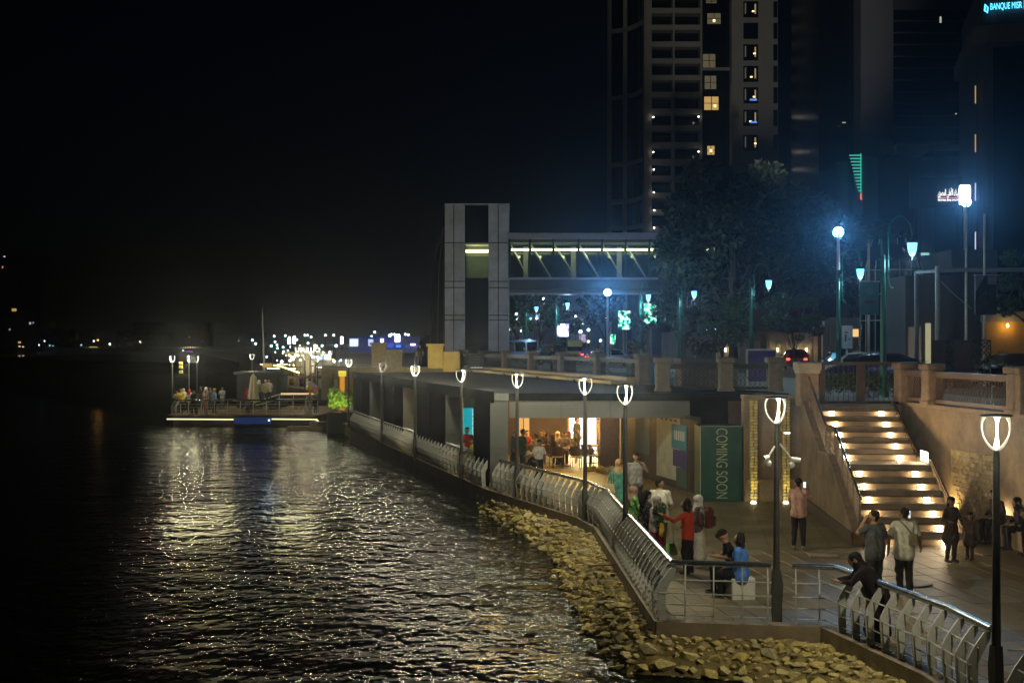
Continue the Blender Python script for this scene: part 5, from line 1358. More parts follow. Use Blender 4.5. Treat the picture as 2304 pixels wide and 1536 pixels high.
for k in range(12):
    far_lamp(407+k*5.4, 783-2*math.sin(k*.3), 890, (1,.78,.35), 2.0, .42, "yellow bulb of the lit string over the far riverside terrace", "yellow bulb string on the far bank", 1.2)
bt = thing("party_boat", "small party boat glowing magenta far out on the river", "boat", (at(434,0,600).x,600,0))
q = MB(); q.prism([(-4,-1.2),(3,-1.2),(4.6,0),(3,1.2),(-4,1.2)], -.2, .9); q.build("hull", M_BLACK, bt)
q = MB(); q.box(-2.6,2.2,-1,1,1.0,1.9); q.build("cabin_glow", emis("magenta_glow",(.75,.05,1),2.5), bt)
q = MB(); q.box(-3,2.6,-1.2,1.2,1.92,2.05); q.build("canopy", M_BLACK, bt)
for x, c, n_ in ((-4.6,(.5,1,.8),"mint"),(3.6,(1,.1,.5),"pink"),(0,(.1,.8,1),"cyan")):
    q = MB(); q.ball((x,0,2.3), .38, 0, 8, 5); q.build("lamp_globe", emis("boat_"+n_,c,3), bt)
bt = thing("party_boat", "small boat with an orange and violet light bar far out on the river", "boat", (at(541,0,600).x,600,0))
q = MB(); q.prism([(-3,-1),(2.4,-1),(3.6,0),(2.4,1),(-3,1)], -.2, .8); q.build("hull", M_BLACK, bt)
q = MB(); q.tube([(-2,0,2.9),(0,0,2.5),(2,0,2.7)], .18, 6); q.build("light_bar", emis("boat_orange",(1,.25,.15),1.5), bt)
q = MB(); q.ball((2.4,0,2.8), .6, 0, 8, 5); q.build("lamp_globe", emis("boat_violet",(.3,.1,1),2.2), bt)
q = MB(); q.ball((-2.4,0,3.2), .4, 0, 8, 5); q.build("lamp_globe", emis("boat_lime",(.5,.7,.1),1.2), bt)
# lights of the shore beyond the pontoon
SHL = ((568,765),(575,773),(617,756),(642,755),(619,769),(668,764),(686,754),(692,754),(700,758),(693,772),(732,754),(751,754),(624,783),(637,781),(652,780),(836,757),(843,747),(881,752),(887,752),(912,752),(919,753))
for k, (px, py) in enumerate(SHL):
    far_lamp(px, py, 420, (.75,.95,1) if k % 3 else (.55,1,.9), 7, .34, "%s lamp on the shore beyond the pontoon" % ("bluish white" if k % 3 else "mint green"), "white lamps along the shore beyond the pontoon", 1.5)
sb = tag(MB().prism([(-140,330),(-60,250),(-40,300),(-20,410),(-60,600),(-160,600)], -1, 1.8).build("shore_ground", M_FARBANK), "dark shore beyond the pontoon", None, kind="structure")
for lab, px, y0, y1 in (("tall glowing white light column, lower of the close pair",651,758,774),("tall glowing white light column, upper of the close pair",662,756,773),("lone tall glowing white light column by the blue hall",769,757,773),("short glowing white column on the blue hall front",877,752,768)):
    X, Z = scr(300); t = thing("light_column", lab, "lamp", (X(px),300,1.5))
    q = MB(); q.bbox(-.32,.32,-.2,.2,Z(y1)-1.5,Z(y0)-1.5,.15); q.build("light_tube", emis("light_column",(.95,.97,1),7), t)
    q = MB(); q.tube([(0,0,0),(0,0,Z(y1)-1.5)], .15, 6); q.build("base", M_POLE, t)
X, Z = scr(260); bh = thing("event_hall", "low blue lit hall with bright white windows and roof lamps beyond the terrace", "building", (X(785),260,1.5))
q = MB(); q.box(0,X(945)-X(785),0,10,0,Z(757)-1.5); q.build("wall", mat("blue_hall_wall",(.06,.08,.20),.7), bh)
for a,b,y0,y1,c,s in ((787,806,762,779,(.75,.85,1),1.2),(829,840,763,778,(.6,.7,1),1.0),(857,863,762,770,(1,.95,.9),4),(889,900,752,769,(1,.93,.9),5),(860,885,771,781,(.03,.10,.9),.6),(891,902,776,781,(.05,.25,1),1.2),(912,942,774,782,(.05,.12,.9),.4)):
    q = MB(); q.box(X(a)-X(785),X(b)-X(785),-.3,-.05,Z(y1)-1.5,Z(y0)-1.5); q.build("lit_panel", emis("hall_%d"%a,c,s), bh)
q = MB(); q.box(X(924)-X(785),X(935)-X(785),-.5,-.31,Z(777)-1.5,Z(773)-1.5); q.build("lit_panel", emis("hall_pink",(1,.75,1),3), bh)
light("hall_glow", 'POINT', (7,-5,3.5), 500, (.1,.2,1), bh, .3)
# ================================================================ PONTOON AND ITS SURROUNDINGS
PND = 88.0; nx, nz = scr(PND)
pn = thing("pontoon", "floating pontoon terrace with glowing edge strips and a blue side banner", "pontoon", (nx(545),PND,0))
xo = nx(545); x0, x1 = nx(375)-xo, nx(716)-xo
q = MB(); q.prism([(x0,0.3),(x0+.5,-.0),(x1-.3,0),(x1+.1,.4),(x1+.6,13),(x0-.4,13)], -.5, .70); q.build("hull", mat("pontoon_dark",(.02,.02,.02),.6), pn)
q = MB(); q.prism([(x0-.02,0.25),(x0+.5,-.06),(x1-.3,-.06),(x1+.12,.36),(x1+.62,13.02),(x0-.42,13.02)], .705, .78); q.build("deck", mat("deck_boards",(.16,.11,.06),.7,var=.3,scale=4), pn)
M_STRIP = emis("edge_strip_white", (1,.88,.48), 1.4)
for a, b in ((376,526),(612,712)):
    q = MB(); q.tube([(nx(a)-xo,-.09,.50),(nx(b)-xo,-.09,.47)], .045, 6); q.build("edge_strip", M_STRIP, pn)
q = MB(); q.tube([(nx(712)-xo,-.09,.47),(nx(716)-xo,.1,.30),(nx(716)-xo,.12,.15)], .07, 6); q.build("edge_strip", M_STRIP, pn)
for px in (395,440,485,515,640,685):
    light("strip_light", 'POINT', (nx(px)-xo,-.35,.45), 2, (1,.86,.45), pn, .3)
q = MB(); q.box(nx(528)-xo,nx(610)-xo,-.10,-.03,.16,.62); q.build("side_banner", emis("blue_banner",(.01,.05,.24),.3), pn)
q = MB(); q.ball((nx(606)-xo,-.14,.42), .06, 0, 8, 5); q.build("banner_lamp", emis("banner_lamp",(.5,.7,1),4), pn)
railing("curved steel railing round the pontoon terrace", [(nx(714),88.3),(nx(392),88.25),(nx(377),88.9),(nx(374),91.5)], base_in=.05, z=.78, step=.9, n=8)
for lab, px, D, rot in (("pontoon lamp with yellow boxes under its blades",387,89.6,R(60)),("pontoon lamp standing back among the crowd",425,92.5,R(20)),("pontoon lamp at the front railing beside the pink clad person",443,88.9,R(-14)),("pontoon lamp behind the closed parasol",566,104.0,R(50)),("lamp beside the moored boat",686,101.0,R(38)),("lamp at the pontoon corner by the balloons",714,92.0,R(-6)),
    ("lamp further back in front of the lit stalls",700,135.0,R(20)),("lamp behind the stalls with pale blades",727,140.0,R(-20)),("last lamp before the blue hall",744,150.0,R(50))):
    prom_lamp(lab, (px-1152)*D/FPX, D, rot, z=.78, power=260, face=R(90))
t = thing("speaker_box", "pair of yellow boxes clamped to the pontoon lamp", "box", (nx(390)+.12,89.55,3.6))
for z in (0,.35,.62): 
    q = MB(); q.bbox(-.12,.12,-.1,.1,z,z+.2,.02); q.build("box", mat("yellow_metal",(.5,.45,.1),.4,.3,var=.1), t)  # boxes of plain yellow metal
def parasol(label, px, D, h, m):
    t = thing("closed_parasol", label, "parasol", ((px-1152)*D/FPX,D,.78), 0, "closed parasols near the pontoon")
    q = MB(); q.tube([(0,0,0),(0,0,h+.15)], .03, 6); q.build("pole", M_POLE, t)
    q = MB(); n = 16
    vs = [(0,0,h)]
    prof = [(.05,h-.02),(.22,h-.25),(.30,h-.9),(.42,h-1.7),(.50,h-2.0)]
    for r_, z in prof:
        for k in range(n):
            rr = r_*(1 if k % 2 else .78); vs.append((rr*math.cos(6.283*k/n), rr*math.sin(6.283*k/n), z))
    fs = [(0,1+k,1+(k+1)%n) for k in range(n)]
    for i in range(len(prof)-1):
        for k in range(n): fs.append((1+i*n+k,1+(i+1)*n+k,1+(i+1)*n+(k+1)%n,1+i*n+(k+1)%n))
    q.add(vs, fs); q.build("folded_canopy", m, t)
    q = MB(); q.bbox(-.3,.3,-.3,.3,0,.08,.02); q.build("base", M_CONC, t)
M_CANV = mat("beige_canvas", (.42,.38,.28), .9, var=.15)
parasol("beige closed parasol at the middle of the pontoon", 570, 91.5, 2.75, M_CANV); parasol("grey green closed parasol beside the amber pillar", 750, 87, 2.7, mat("green_canvas",(.16,.18,.13),.9,var=.15))
kb = thing("deck_kiosk", "black flat roofed kiosk on the pontoon", "kiosk", (nx(590)*97/88,97,.78))
X97, Z97 = scr(97); kx0 = nx(590)*97/88
q = MB(); q.box(X97(533)-kx0,X97(632)-kx0,0,3,0,Z97(842)-.78); q.build("body", mat("navy_black",(.008,.009,.016),.6), kb)
q = MB(); q.box(X97(528)-kx0,X97(640)-kx0,-.3,3.2,Z97(842)-.78,Z97(836)-.78); q.build("roof", mat("navy_black2",(.012,.014,.03),.5), kb)
q = MB(); q.box(X97(614)-kx0,X97(630)-kx0,-1.8,-1.5,0,Z97(838)-.78); q.build("post", mat("navy_black",(.008,.009,.016),.6), kb)
# moored boat
X1_, Z1_ = scr(108); mbx = X1_(650); bo2 = thing("moored_boat", "dark moored boat with a round porthole and a glowing yellow roof edge", "boat", (mbx,108,0))
hull = []
secs = [(X1_(600)-mbx,.2),(X1_(625)-mbx,1.2),(X1_(660)-mbx,1.7),(X1_(700)-mbx,1.8),(X1_(745)-mbx,1.6)]
vs = []
for i, (x, w) in enumerate(secs):
    zt = 2.6-.28*i if i < 3 else 1.9
    vs += [(x,-w*.5,-.2),(x,-w,1.0),(x,-w*1.05,zt),(x,w*1.05,zt),(x,w,1.0),(x,w*.5,-.2)]
q = MB(); fs = [(0,1,2,3,4,5),(24,29,28,27,26,25)]
for i in range(4):
    for k in range(5): fs.append((i*6+k,(i+1)*6+k,(i+1)*6+k+1,i*6+k+1))
q.add(vs, fs); q.build("hull", mat("boat_hull",(.07,.065,.06),.5,var=.3), bo2)
q = MB(); q.tube([(X1_(641)-mbx+.34*math.cos(R(a)),-1.75,Z1_(855)+.34*math.sin(R(a))) for a in range(0,360,20)], .06, 6, closed=True); q.build("porthole_ring", M_STEEL, bo2)
q = MB(); q.lathe([(.30,0),(.30,.05)],16,(0,0,0),0,Matrix.Translation((X1_(641)-mbx,-1.72,Z1_(855)))@Matrix.Rotation(R(90),4,'X')); q.build("porthole_glass", M_SHAFT, bo2)
q = MB(); q.tube([(X1_(622)-mbx,-1.2,Z1_(821)),(X1_(640)-mbx,-1.2,Z1_(824)),(X1_(660)-mbx,-1.2,Z1_(831)),(X1_(679)-mbx,-1.2,Z1_(838))], .07, 6); q.build("roof_light_strip", emis("boat_strip",(1,.85,.25),4), bo2)
q = MB(); q.add([(X1_(620)-mbx,-1.15,Z1_(824)),(X1_(680)-mbx,-1.15,Z1_(842)),(X1_(680)-mbx,1.2,Z1_(842)),(X1_(620)-mbx,1.2,Z1_(824))],[(0,1,2,3)]); q.prism([(X1_(622)-mbx,-1.1),(X1_(720)-mbx,-1.1),(X1_(720)-mbx,1.1),(X1_(622)-mbx,1.1)], Z1_(850), Z1_(846)); q.build("roof", mat("boat_roof",(.12,.08,.06),.6), bo2)
q = MB(); q.box(X1_(597)-mbx,X1_(618)-mbx,-1.1,1.1,Z1_(826),Z1_(817)); q.build("prow_box", mat("boat_gold",(.42,.28,.07),.6), bo2)
for px in (628,655,690,718):
    q = MB(); q.tube([(X1_(px)-mbx,-1.0,1.6),(X1_(px)-mbx,-1.0,Z1_(846))], .04, 6); q.build("roof_post", M_POLE, bo2)
light("boat_light", 'POINT', (X1_(655)-mbx,-1.8,Z1_(838)), 18, (1,.8,.3), bo2, .08)
q = MB(); q.tube([(X1_(594)-mbx,.3,2.0),(X1_(590)-mbx,.3,Z1_(740)),(X1_(588)-mbx,.3,Z1_(690))], [.09,.07,.03], 6); q.build("mast", mat("pale_mast",(.30,.32,.36),.5), bo2)
# gangway rails
gg = thing("gangway", "sloping gangway with pale handrails rising from the pontoon", "gangway", (nx(640)*95/88,95,.78))
X95, Z95 = scr(95); g0 = nx(640)*95/88
q = MB(); q.tube([(X95(572)-g0,0,Z95(905)-.78),(X95(624)-g0,0,Z95(888)-.78),(X95(716)-g0,0,Z95(887)-.78)], .05, 6); q.build("handrail", M_STEEL, gg)
q = MB(); q.tube([(X95(575)-g0,0,Z95(912)-.78),(X95(624)-g0,0,Z95(898)-.78),(X95(716)-g0,0,Z95(897)-.78)], .03, 6); q.build("bar", M_STEEL, gg)
q = MB(); q.box(X95(632)-g0,X95(716)-g0,-.04,.04,Z95(886.5)-.78,Z95(884)-.78); q.build("deck_light", emis("deck_amber",(1,.6,.3),1.2), gg)
for a, b in ((590,615),(645,668),(675,692)):
    q = MB(); q.box(X95(a)-g0,X95(b)-g0,.3,.5,.0,Z95(914)-.78); q.build("wood_crate_panel", mat("plywood",(.34,.24,.12),.7,var=.2), gg)
for px in (600,628,660,690,714):
    q = MB(); q.tube([(X95(px)-g0,.02,0),(X95(px)-g0,.02,Z95(888)-.78)], .025, 5); q.build("post", M_STEEL, gg)
# planter at the promenade end
pd_ = thing("planter", "dark planter wall at the end of the promenade overflowing with green shrubs", "planter", (nx(762)*81/88,81,0))
X81, Z81 = scr(81); p0 = nx(762)*81/88
q = MB(); q.box(X81(736)-p0,X81(797)-p0,0,2.6,-1,Z81(928)); q.build("box", mat("dark_planter",(.02,.02,.022),.7), pd_)
q = MB(); q.box(X81(738)-p0,X81(795)-p0,.06,2.5,Z81(928),Z81(928)+.03); q.build("soil", M_BARK, pd_)
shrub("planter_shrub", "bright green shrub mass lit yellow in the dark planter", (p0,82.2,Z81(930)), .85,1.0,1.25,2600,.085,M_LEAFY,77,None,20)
gl = thing("ground_spot", "small yellow spotlight at the foot of the planter shrubs", "spotlight", (p0+.3,80.6,1.3))
q = MB(); q.lathe([(.07,0),(.07,.1),(.05,.12)],10); q.tube([(0,0,-.1),(0,.4,-.06)], .02, 5); q.build("housing", M_BLACK, gl); light("ground_spot_beam", 'SPOT', (-.1,-.5,.4), 300, (1,.92,.25), gl, .05, spot=R(100), aim=(-.1,1,.45))
jt = thing("jetty_step", "low stone landing step between pontoon and planter", "steps", (nx(700)*84/88,84,0))
q = MB(); q.box(-1.6,1.0,0,1.2,-.8,.22); q.box(-.2,1.0,.4,1.6,-.8,.5); q.build("block", M_CURB, jt)
ap = thing("amber_pillar", "amber lit square pillar with a yellow band behind the shrubs", "pillar", (nx(770)*86/88,86,.78))
X86, Z86 = scr(86)
q = MB(); q.bbox(-.15,.15,-.15,.15,0,Z86(846)-.78,.02); q.build("shaft", emis("amber_panel",(1,.42,.02),.55), ap)
q = MB(); q.bbox(-.24,.24,-.2,.2,Z86(842)-.78,Z86(834)-.78,.02); q.bbox(-.24,.24,-.2,.2,Z86(846)-.78,Z86(843)-.78,.005); q.build("cap_band", emis("yellow_band",(1,.8,.05),.8), ap)
# lit stalls and signs behind
X15, Z15 = scr(150)
stl = thing("food_stall", "pale lit stall block with glowing rounded letters on its roof", "stall", (X15(690),150,1.0))
s0 = X15(690)
q = MB(); q.box(X15(648)-s0,X15(722)-s0,0,3,0,Z15(796)-1); q.build("body", mat("stall_cream",(.38,.34,.22),.8), stl)
q = MB(); q.box(X15(640)-s0,X15(726)-s0,-.3,3.2,Z15(796)-1,Z15(792)-1); q.build("roof", M_STEEL, stl)
me = text_mesh("U9ULUO", .95, emis("stall_letters",(1,.98,.8),4), .05); wd = max(v.co.x for v in me.vertices)-min(v.co.x for v in me.vertices); me.transform(Matrix.Diagonal(((X15(721)-X15(666))/wd,.8,1,1)))
o = link("lettering", me, stl); o.matrix_local = Matrix(((1,0,0,X15(693)-s0),(0,0,-1,-.35),(0,1,0,Z15(787)-1),(0,0,0,1)))
light("stall_light", 'POINT', (0,-2.5,2.2), 220, (1,.85,.5), stl, .3)
for k, (a,b,y0,y1,c,s) in enumerate(((704,716,800,806,(.9,.95,1),3),(717,728,803,812,(.5,.7,1),2.2),(726,734,800,809,(.1,.35,1),1.6),(733,743,797,812,(1,.95,.85),2.5),(730,742,812,818,(1,.75,.2),1.6),(742,748,790,810,(1,.9,.8),2.0))):
    q = MB(); q.box(X15(a)-s0,X15(b)-s0,-1.2,-1.1,Z15(y1)-1,Z15(y0)-1); q.build("lit_sign_panel", emis("stall_sign_%d"%k,c,s), stl)
q = MB()
for a in (702,722,742): q.tube([(X15(a)-s0,-1.0,0),(X15(a)-s0,-1.0,Z15(800)-1)], .06, 6)
tag(q.build("sign_posts", M_POLE, stl), kind="stuff")
sg_ = MB(); sg_.prism([(-23,112),(-14.2,112),(-12.8,175),(-32,178)], -1, 1.0); tag(sg_.build("quay", M_CURB), "stone quay behind the pontoon", None, kind="structure")
q = MB(); q.prism([(-8.9,74.2),(-3.0,76.4),(-5.0,86),(-14,113),(-16,112.5),(-13.0,100),(-11.0,82)], -1, .68); tag(q.build("quay_walk", M_CURB), "walkway from the promenade to the pontoon", None, kind="structure")
bl = thing("balloon_bunch", "bunch of patterned balloons held up at the pontoon corner", "balloons", (nx(698),89.0,2.1))
for k, (dx, dz, c) in enumerate(((-.22,.5,(.8,.6,.1)),(.02,.66,(.6,.6,.75)),(.24,.5,(.75,.3,.25)),(-.06,.32,(.7,.2,.15)),(.18,.24,(.75,.5,.4)),(-.2,.8,(.7,.7,.7)))):
    q = MB(); q.ball((dx,random.uniform(-.1,.1),dz), .2, 0, 10, 7); b_ = q.build("balloon", mat("balloon_%d"%k,c,.3,var=.2,scale=12), bl, smooth=True)
    q = MB(); q.tube([(dx,0,dz-.18),(0,0,-.35)], .004, 4); q.build("string", M_WHITEP, b_)

# FESTOON: bulbs and small lit booths behind the pontoon
fr = random.Random(5)
fc = [("warm",(1,.75,.35)),("white",(.95,.97,1)),("blue",(.35,.5,1)),("amber",(1,.5,.12)),("mint",(.6,1,.85))]
for k in range(46):
    px = fr.uniform(600,775); D = fr.uniform(118,170); py = fr.choice((fr.uniform(776,792),fr.uniform(792,812),fr.uniform(800,822))); nm, c = fc[fr.choice((0,0,1,1,1,2,3,4))]
    far_lamp(px, py, D, c, fr.uniform(3,8), fr.uniform(.07,.15), "%s bulb on a slim pole among the riverside stalls" % nm, "bulbs among the riverside stalls", 1.0)
for k, (px, D, nm, c, w) in enumerate(((632,125,"cream",(.42,.38,.25),1.6),(735,132,"white",(.5,.5,.5),1.3),(758,124,"timber",(.3,.19,.09),1.2),(615,150,"grey",(.2,.2,.2),1.8))):
    X, Z = scr(D); t = thing("market_booth", "small %s booth with a lit counter among the riverside stalls" % nm, "stall", (X(px),D,1.0))
    q = MB(); q.box(-w,w,0,2,0,1.0); q.build("counter", mat("booth_"+nm,c,.8,var=.15), t)
    q = MB(); q.box(-w-.2,w+.2,-.4,2.2,2.3,2.42); q.build("canopy", mat("booth_canopy_"+nm,tuple(x*.6 for x in c),.8), t)
    for x in (-w+.06,w-.06):
        q = MB(); q.box(x-.05,x+.05,.0,.1,1.0,2.3); q.build("post", M_POLE, t)
    q = MB(); q.box(-w+.2,w-.2,.3,.36,2.2,2.26); q.build("strip_lamp", emis("booth_strip",(1,.85,.55),6), t)
    light("booth_light", 'POINT', (0,-.2,2.05), 22, (1,.8,.45), t, .1)
# ================================================================ PEOPLE
def surfnets(F, org, res):
    S = F < 0
    c = [S[i:S.shape[0]-1+i, j:S.shape[1]-1+j, k:S.shape[2]-1+k] for i in (0,1) for j in (0,1) for k in (0,1)]
    cnt = sum(x.astype(np.int8) for x in c)
    act = (cnt > 0) & (cnt < 8)
    I = np.argwhere(act); n = len(I)
    offs = np.array([(i,j,k) for i in (0,1) for j in (0,1) for k in (0,1)])
    V = np.stack([F[I[:,0]+o[0], I[:,1]+o[1], I[:,2]+o[2]] for o in offs], 1)
    acc = np.zeros((n,3)); num = np.zeros(n)
    for a in range(8):
        for b in range(a+1,8):
            if np.abs(offs[a]-offs[b]).sum() != 1: continue
            m = (V[:,a] < 0) != (V[:,b] < 0)
            t = np.where(m, V[:,a]/np.where(m, V[:,a]-V[:,b], 1), 0)
            acc += np.where(m[:,None], offs[a] + t[:,None]*(offs[b]-offs[a]), 0); num += m
    P = org + res*(I + acc/num[:,None])
    vid = -np.ones(act.shape, np.int64); vid[act] = np.arange(n)
    Q = []
    for ax in range(3):
        o1, o2 = [(1,2),(2,0),(0,1)][ax]
        sh = [slice(None)]*3; sh2 = [slice(None)]*3
        sh[ax] = slice(0,-1); sh2[ax] = slice(1,None)
        A = S[tuple(sh)]; B = S[tuple(sh2)]
        d = np.argwhere(A != B)
        d = d[(d[:,o1] > 0) & (d[:,o2] > 0) & (d[:,o1] < S.shape[o1]-1) & (d[:,o2] < S.shape[o2]-1)]
        e1 = np.zeros(3,int); e1[o1] = 1; e2 = np.zeros(3,int); e2[o2] = 1
        q = [vid[tuple((d-e1-e2).T)], vid[tuple((d-e2).T)], vid[tuple(d.T)], vid[tuple((d-e1).T)]]
        q = np.stack(q,1); fl = ~A[tuple(d.T)]; q[fl] = q[fl][:,::-1]; Q.append(q)
    return P, np.concatenate(Q)
def pdist(P, pr):
    a, b, ra, rb = pr[:4]
    a = np.asarray(a); d = np.asarray(b)-a; L2 = max(float(d@d), 1e-9)
    t = np.clip(((P-a)@d)/L2, 0, 1)
    return np.linalg.norm(P - a - t[...,None]*d, axis=-1) - (ra + (rb-ra)*t)
def iso_body(prims, res, k=.022):
    A = np.array([np.minimum(p[0],p[1])-max(p[2],p[3]) for p in prims]).min(0)-.05
    B = np.array([np.maximum(p[0],p[1])+max(p[2],p[3]) for p in prims]).max(0)+.05
    N = np.ceil((B-A)/res).astype(int)+2
    F = np.full(N, .2)
    for p in prims:
        lo = np.maximum(((np.minimum(p[0],p[1])-max(p[2],p[3])-.06-A)/res).astype(int), 0)
        hi = np.minimum(((np.maximum(p[0],p[1])+max(p[2],p[3])+.06-A)/res).astype(int)+2, N)
        g = np.stack(np.meshgrid(*[A[i]+res*np.arange(lo[i],hi[i]) for i in range(3)], indexing='ij'), -1)
        d = pdist(g, p); s = tuple(slice(lo[i],hi[i]) for i in range(3)); f = F[s]
        kk = p[5] if len(p) > 5 else k
        h = np.clip(.5+.5*(f-d)/kk, 0, 1); F[s] = f*(1-h)+d*h-kk*h*(1-h)
    P, Q = surfnets(F, A, res)
    C = P[Q].mean(1)
    D = np.stack([pdist(C, p) for p in prims], 1)
    return P, Q, np.array([p[4] for p in prims])[D.argmin(1)]
M_SKIN = [mat("skin_tan",(.36,.20,.12),.6,var=.1,scale=20), mat("skin_brown",(.24,.13,.08),.6,var=.1,scale=20)]
M_EYE = mat("dark_feature", (.03,.015,.012), .5, var=0)
M_SHOE = {}
def cloth(c, kind=None):
    nm = "cloth_%s_%.2f_%.2f_%.2f" % (kind or "plain", *c)
    if nm in _mats: return _mats[nm]
    m = mat(nm, c, .9, var=.28, scale=9, bump=.5, bscale=16, spec=.2)
    if kind == "stripe":
        nt = m.node_tree; b = nt.nodes["Principled BSDF"]; tc = nt.nodes.new("ShaderNodeTexCoord"); w = nt.nodes.new("ShaderNodeTexWave")
        w.bands_direction = 'Z'; w.inputs["Scale"].default_value = 8.5; nt.links.new(tc.outputs["Object"], w.inputs[0])
        rp = nt.nodes.new("ShaderNodeValToRGB"); rp.color_ramp.elements[0].color = (.05,.055,.065,1); rp.color_ramp.elements[1].color = (.55,.55,.53,1); rp.color_ramp.elements[0].position=.42; rp.color_ramp.elements[1].position=.55
        nt.links.new(w.outputs[0], rp.inputs[0]); nt.links.new(rp.outputs[0], b.inputs["Base Color"])
    if kind == "print":
        nt = m.node_tree; b = nt.nodes["Principled BSDF"]; tc = nt.nodes.new("ShaderNodeTexCoord"); w = nt.nodes.new("ShaderNodeTexVoronoi")
        w.inputs["Scale"].default_value = 16; nt.links.new(tc.outputs["Object"], w.inputs[0])
        rp = nt.nodes.new("ShaderNodeValToRGB"); rp.color_ramp.elements[0].color = (*[min(1,x*2.6+.12) for x in c],1); rp.color_ramp.elements[1].color = (*c,1); rp.color_ramp.elements[0].position=.25; rp.color_ramp.elements[1].position=.4
        nt.links.new(w.outputs[0], rp.inputs[0]); nt.links.new(rp.outputs[0], b.inputs["Base Color"])
    return m
STAND = dict(pel=(0,0,.93), chest=(0,.01,1.27), neck=(0,0,1.44), head=(0,.02,1.60), le=(-.25,-.03,1.14), lh=(-.25,.06,.90), re=(.25,-.03,1.14), rh=(.25,.06,.90), lk=(-.10,.02,.50), lf=(-.11,-.02,.085), rk=(.10,.02,.50), rf=(.11,-.02,.085))
SIT = dict(pel=(0,0,.55), chest=(0,.05,.89), neck=(0,.06,1.06), head=(0,.09,1.22), le=(-.25,.05,.78), lh=(-.14,.30,.68), re=(.25,.05,.78), rh=(.14,.30,.68), lk=(-.11,.42,.54), lf=(-.11,.40,.085), rk=(.11,.42,.54), rf=(.11,.40,.085))
SK, TOP, BOT, SHO, HAI, DRK = range(6)
def V3(p): return np.array(p, float)
def figure_mesh(pose, fit, res, fine):
    p = {k: V3(v) for k, v in pose.items()}
    w = fit.get('w', 1.0)*(.92 if fit.get('fem') else 1.0)
    pr = []
    def cap(a, b, ra, rb, tg, k=.022): pr.append((V3(a), V3(b), ra, rb, tg, k))
    X = V3((1,0,0)); tw = fit.get('twist', 0.0)
    sx = V3((math.cos(tw), math.sin(tw), 0)); sh = .175*w
    up = p['neck']-p['chest']; up = up/np.linalg.norm(up)
    lsh = p['neck'] - sx*sh - up*.055; rsh = p['neck'] + sx*sh - up*.055
    # torso
    for s in (-1, 1):
        cap(p['pel']+X*s*.06*w+up*.04, p['chest']+sx*s*.075*w, .115*w, .118*w, TOP, .04)
    cap(lsh+sx*.02, rsh-sx*.02, .062*w, .062*w, TOP, .05); cap(p['chest'], p['neck']-up*.03, .12*w, .075, TOP, .04)
    hem = fit.get('hem', .06)
    for s in (-1, 1): cap(p['pel']+X*s*.065*w, p['pel']+X*s*.07*w-up*hem, .122*w, .125*w, TOP if hem > .03 else BOT, .03)
    # legs
    bt = fit.get('bottom', 'trousers'); lw = fit.get('legw', 1.0)
    for s, k, f in ((-1,'lk','lf'),(1,'rk','rf')):
        hip = p['pel'] + X*s*.085*w + V3((0,0,-.04))
        bare = bt == 'shorts'
        cap(hip, p[k], .098*w, .072*lw, BOT, .03); cap(p[k], p[f]+V3((0,0,.03)), .070*lw, .052*lw, SK if bare else BOT, .02)
        d = p[k]-p[f]; fw = V3((d[0]*.3, max(.25, 1.0), 0)); 
        if 'toe' in fit: fw = V3(fit['toe'])
        fw = fw/np.linalg.norm(fw)
        cap(p[f]+V3((0,0,-.025))-fw*.045, p[f]+V3((0,0,-.04))+fw*.15, .047, .038, SHO, .015)
    if bt in ('skirt','dress'):
        z0 = .26 if fit.get('skirt_len','long') == 'long' else .62
        a = p['pel']; mid = (p['lf']+p['rf'])/2; mid = V3((mid[0],mid[1],z0*a[2]/.93))
        for s in (-1,1): cap(a+X*s*.05, mid+X*s*.10, .125*w, .15*fit.get('flare',1.0), BOT, .05)
        if fit.get('seat'): pass
    # arms
    sl = fit.get('sleeve','short'); ar = []
    for s, shd, e, h in ((-1,lsh,p['le'],p['lh']),(1,rsh,p['re'],p['rh'])):
        fd = (h-e)/np.linalg.norm(h-e); wr = h - fd*.04
        if sl == 'long': cap(shd, e, .060*w, .050, TOP); cap(e, wr, .050, .038, TOP)
        else:
            m_ = shd + (e-shd)*.72; cap(shd, m_, .062*w, .058, TOP); cap(m_, e, .044, .040, SK); cap(e, wr, .041, .028, SK)
        ar.append((h, fd, s))
        if not fine: cap(wr, h+fd*.08, .034, .026, SK)
    # neck and head
    hd = p['head']; fdir = V3(fit.get('look', (0,1,0))); fdir = fdir/np.linalg.norm(fdir)
    u = V3((0,0,1)); rt_ = np.cross(fdir, u); rt_ /= np.linalg.norm(rt_); u = np.cross(rt_, fdir)
    H = lambda r_, f_, z_: hd + rt_*r_ + fdir*f_ + u*z_
    cap(p['neck']-up*.02, H(0,-.01,-.07), .058, .050, SK, .02)
    cap(H(0,-.015,.015), H(0,.0,.01), .093, .092, SK, .03); cap(H(0,.03,-.03), H(0,.045,-.065), .062, .042, SK, .03)
    if fine:
        cap(H(0,.088,.0), H(0,.112,-.025), .010, .016, SK, .012)
        for s in (-1,1):
            cap(H(s*.092,-.005,.005), H(s*.095,-.008,-.03), .018, .013, SK, .01)
            cap(H(s*.034,.083,.012), H(s*.036,.083,.012), .012, .012, DRK, .004)
            cap(H(s*.02,.090,.034), H(s*.05,.082,.034), .007, .006, DRK, .004)
        cap(H(-.02,.082,-.062), H(.02,.082,-.062), .008, .008, DRK, .004)
    hr = fit.get('hair','short')
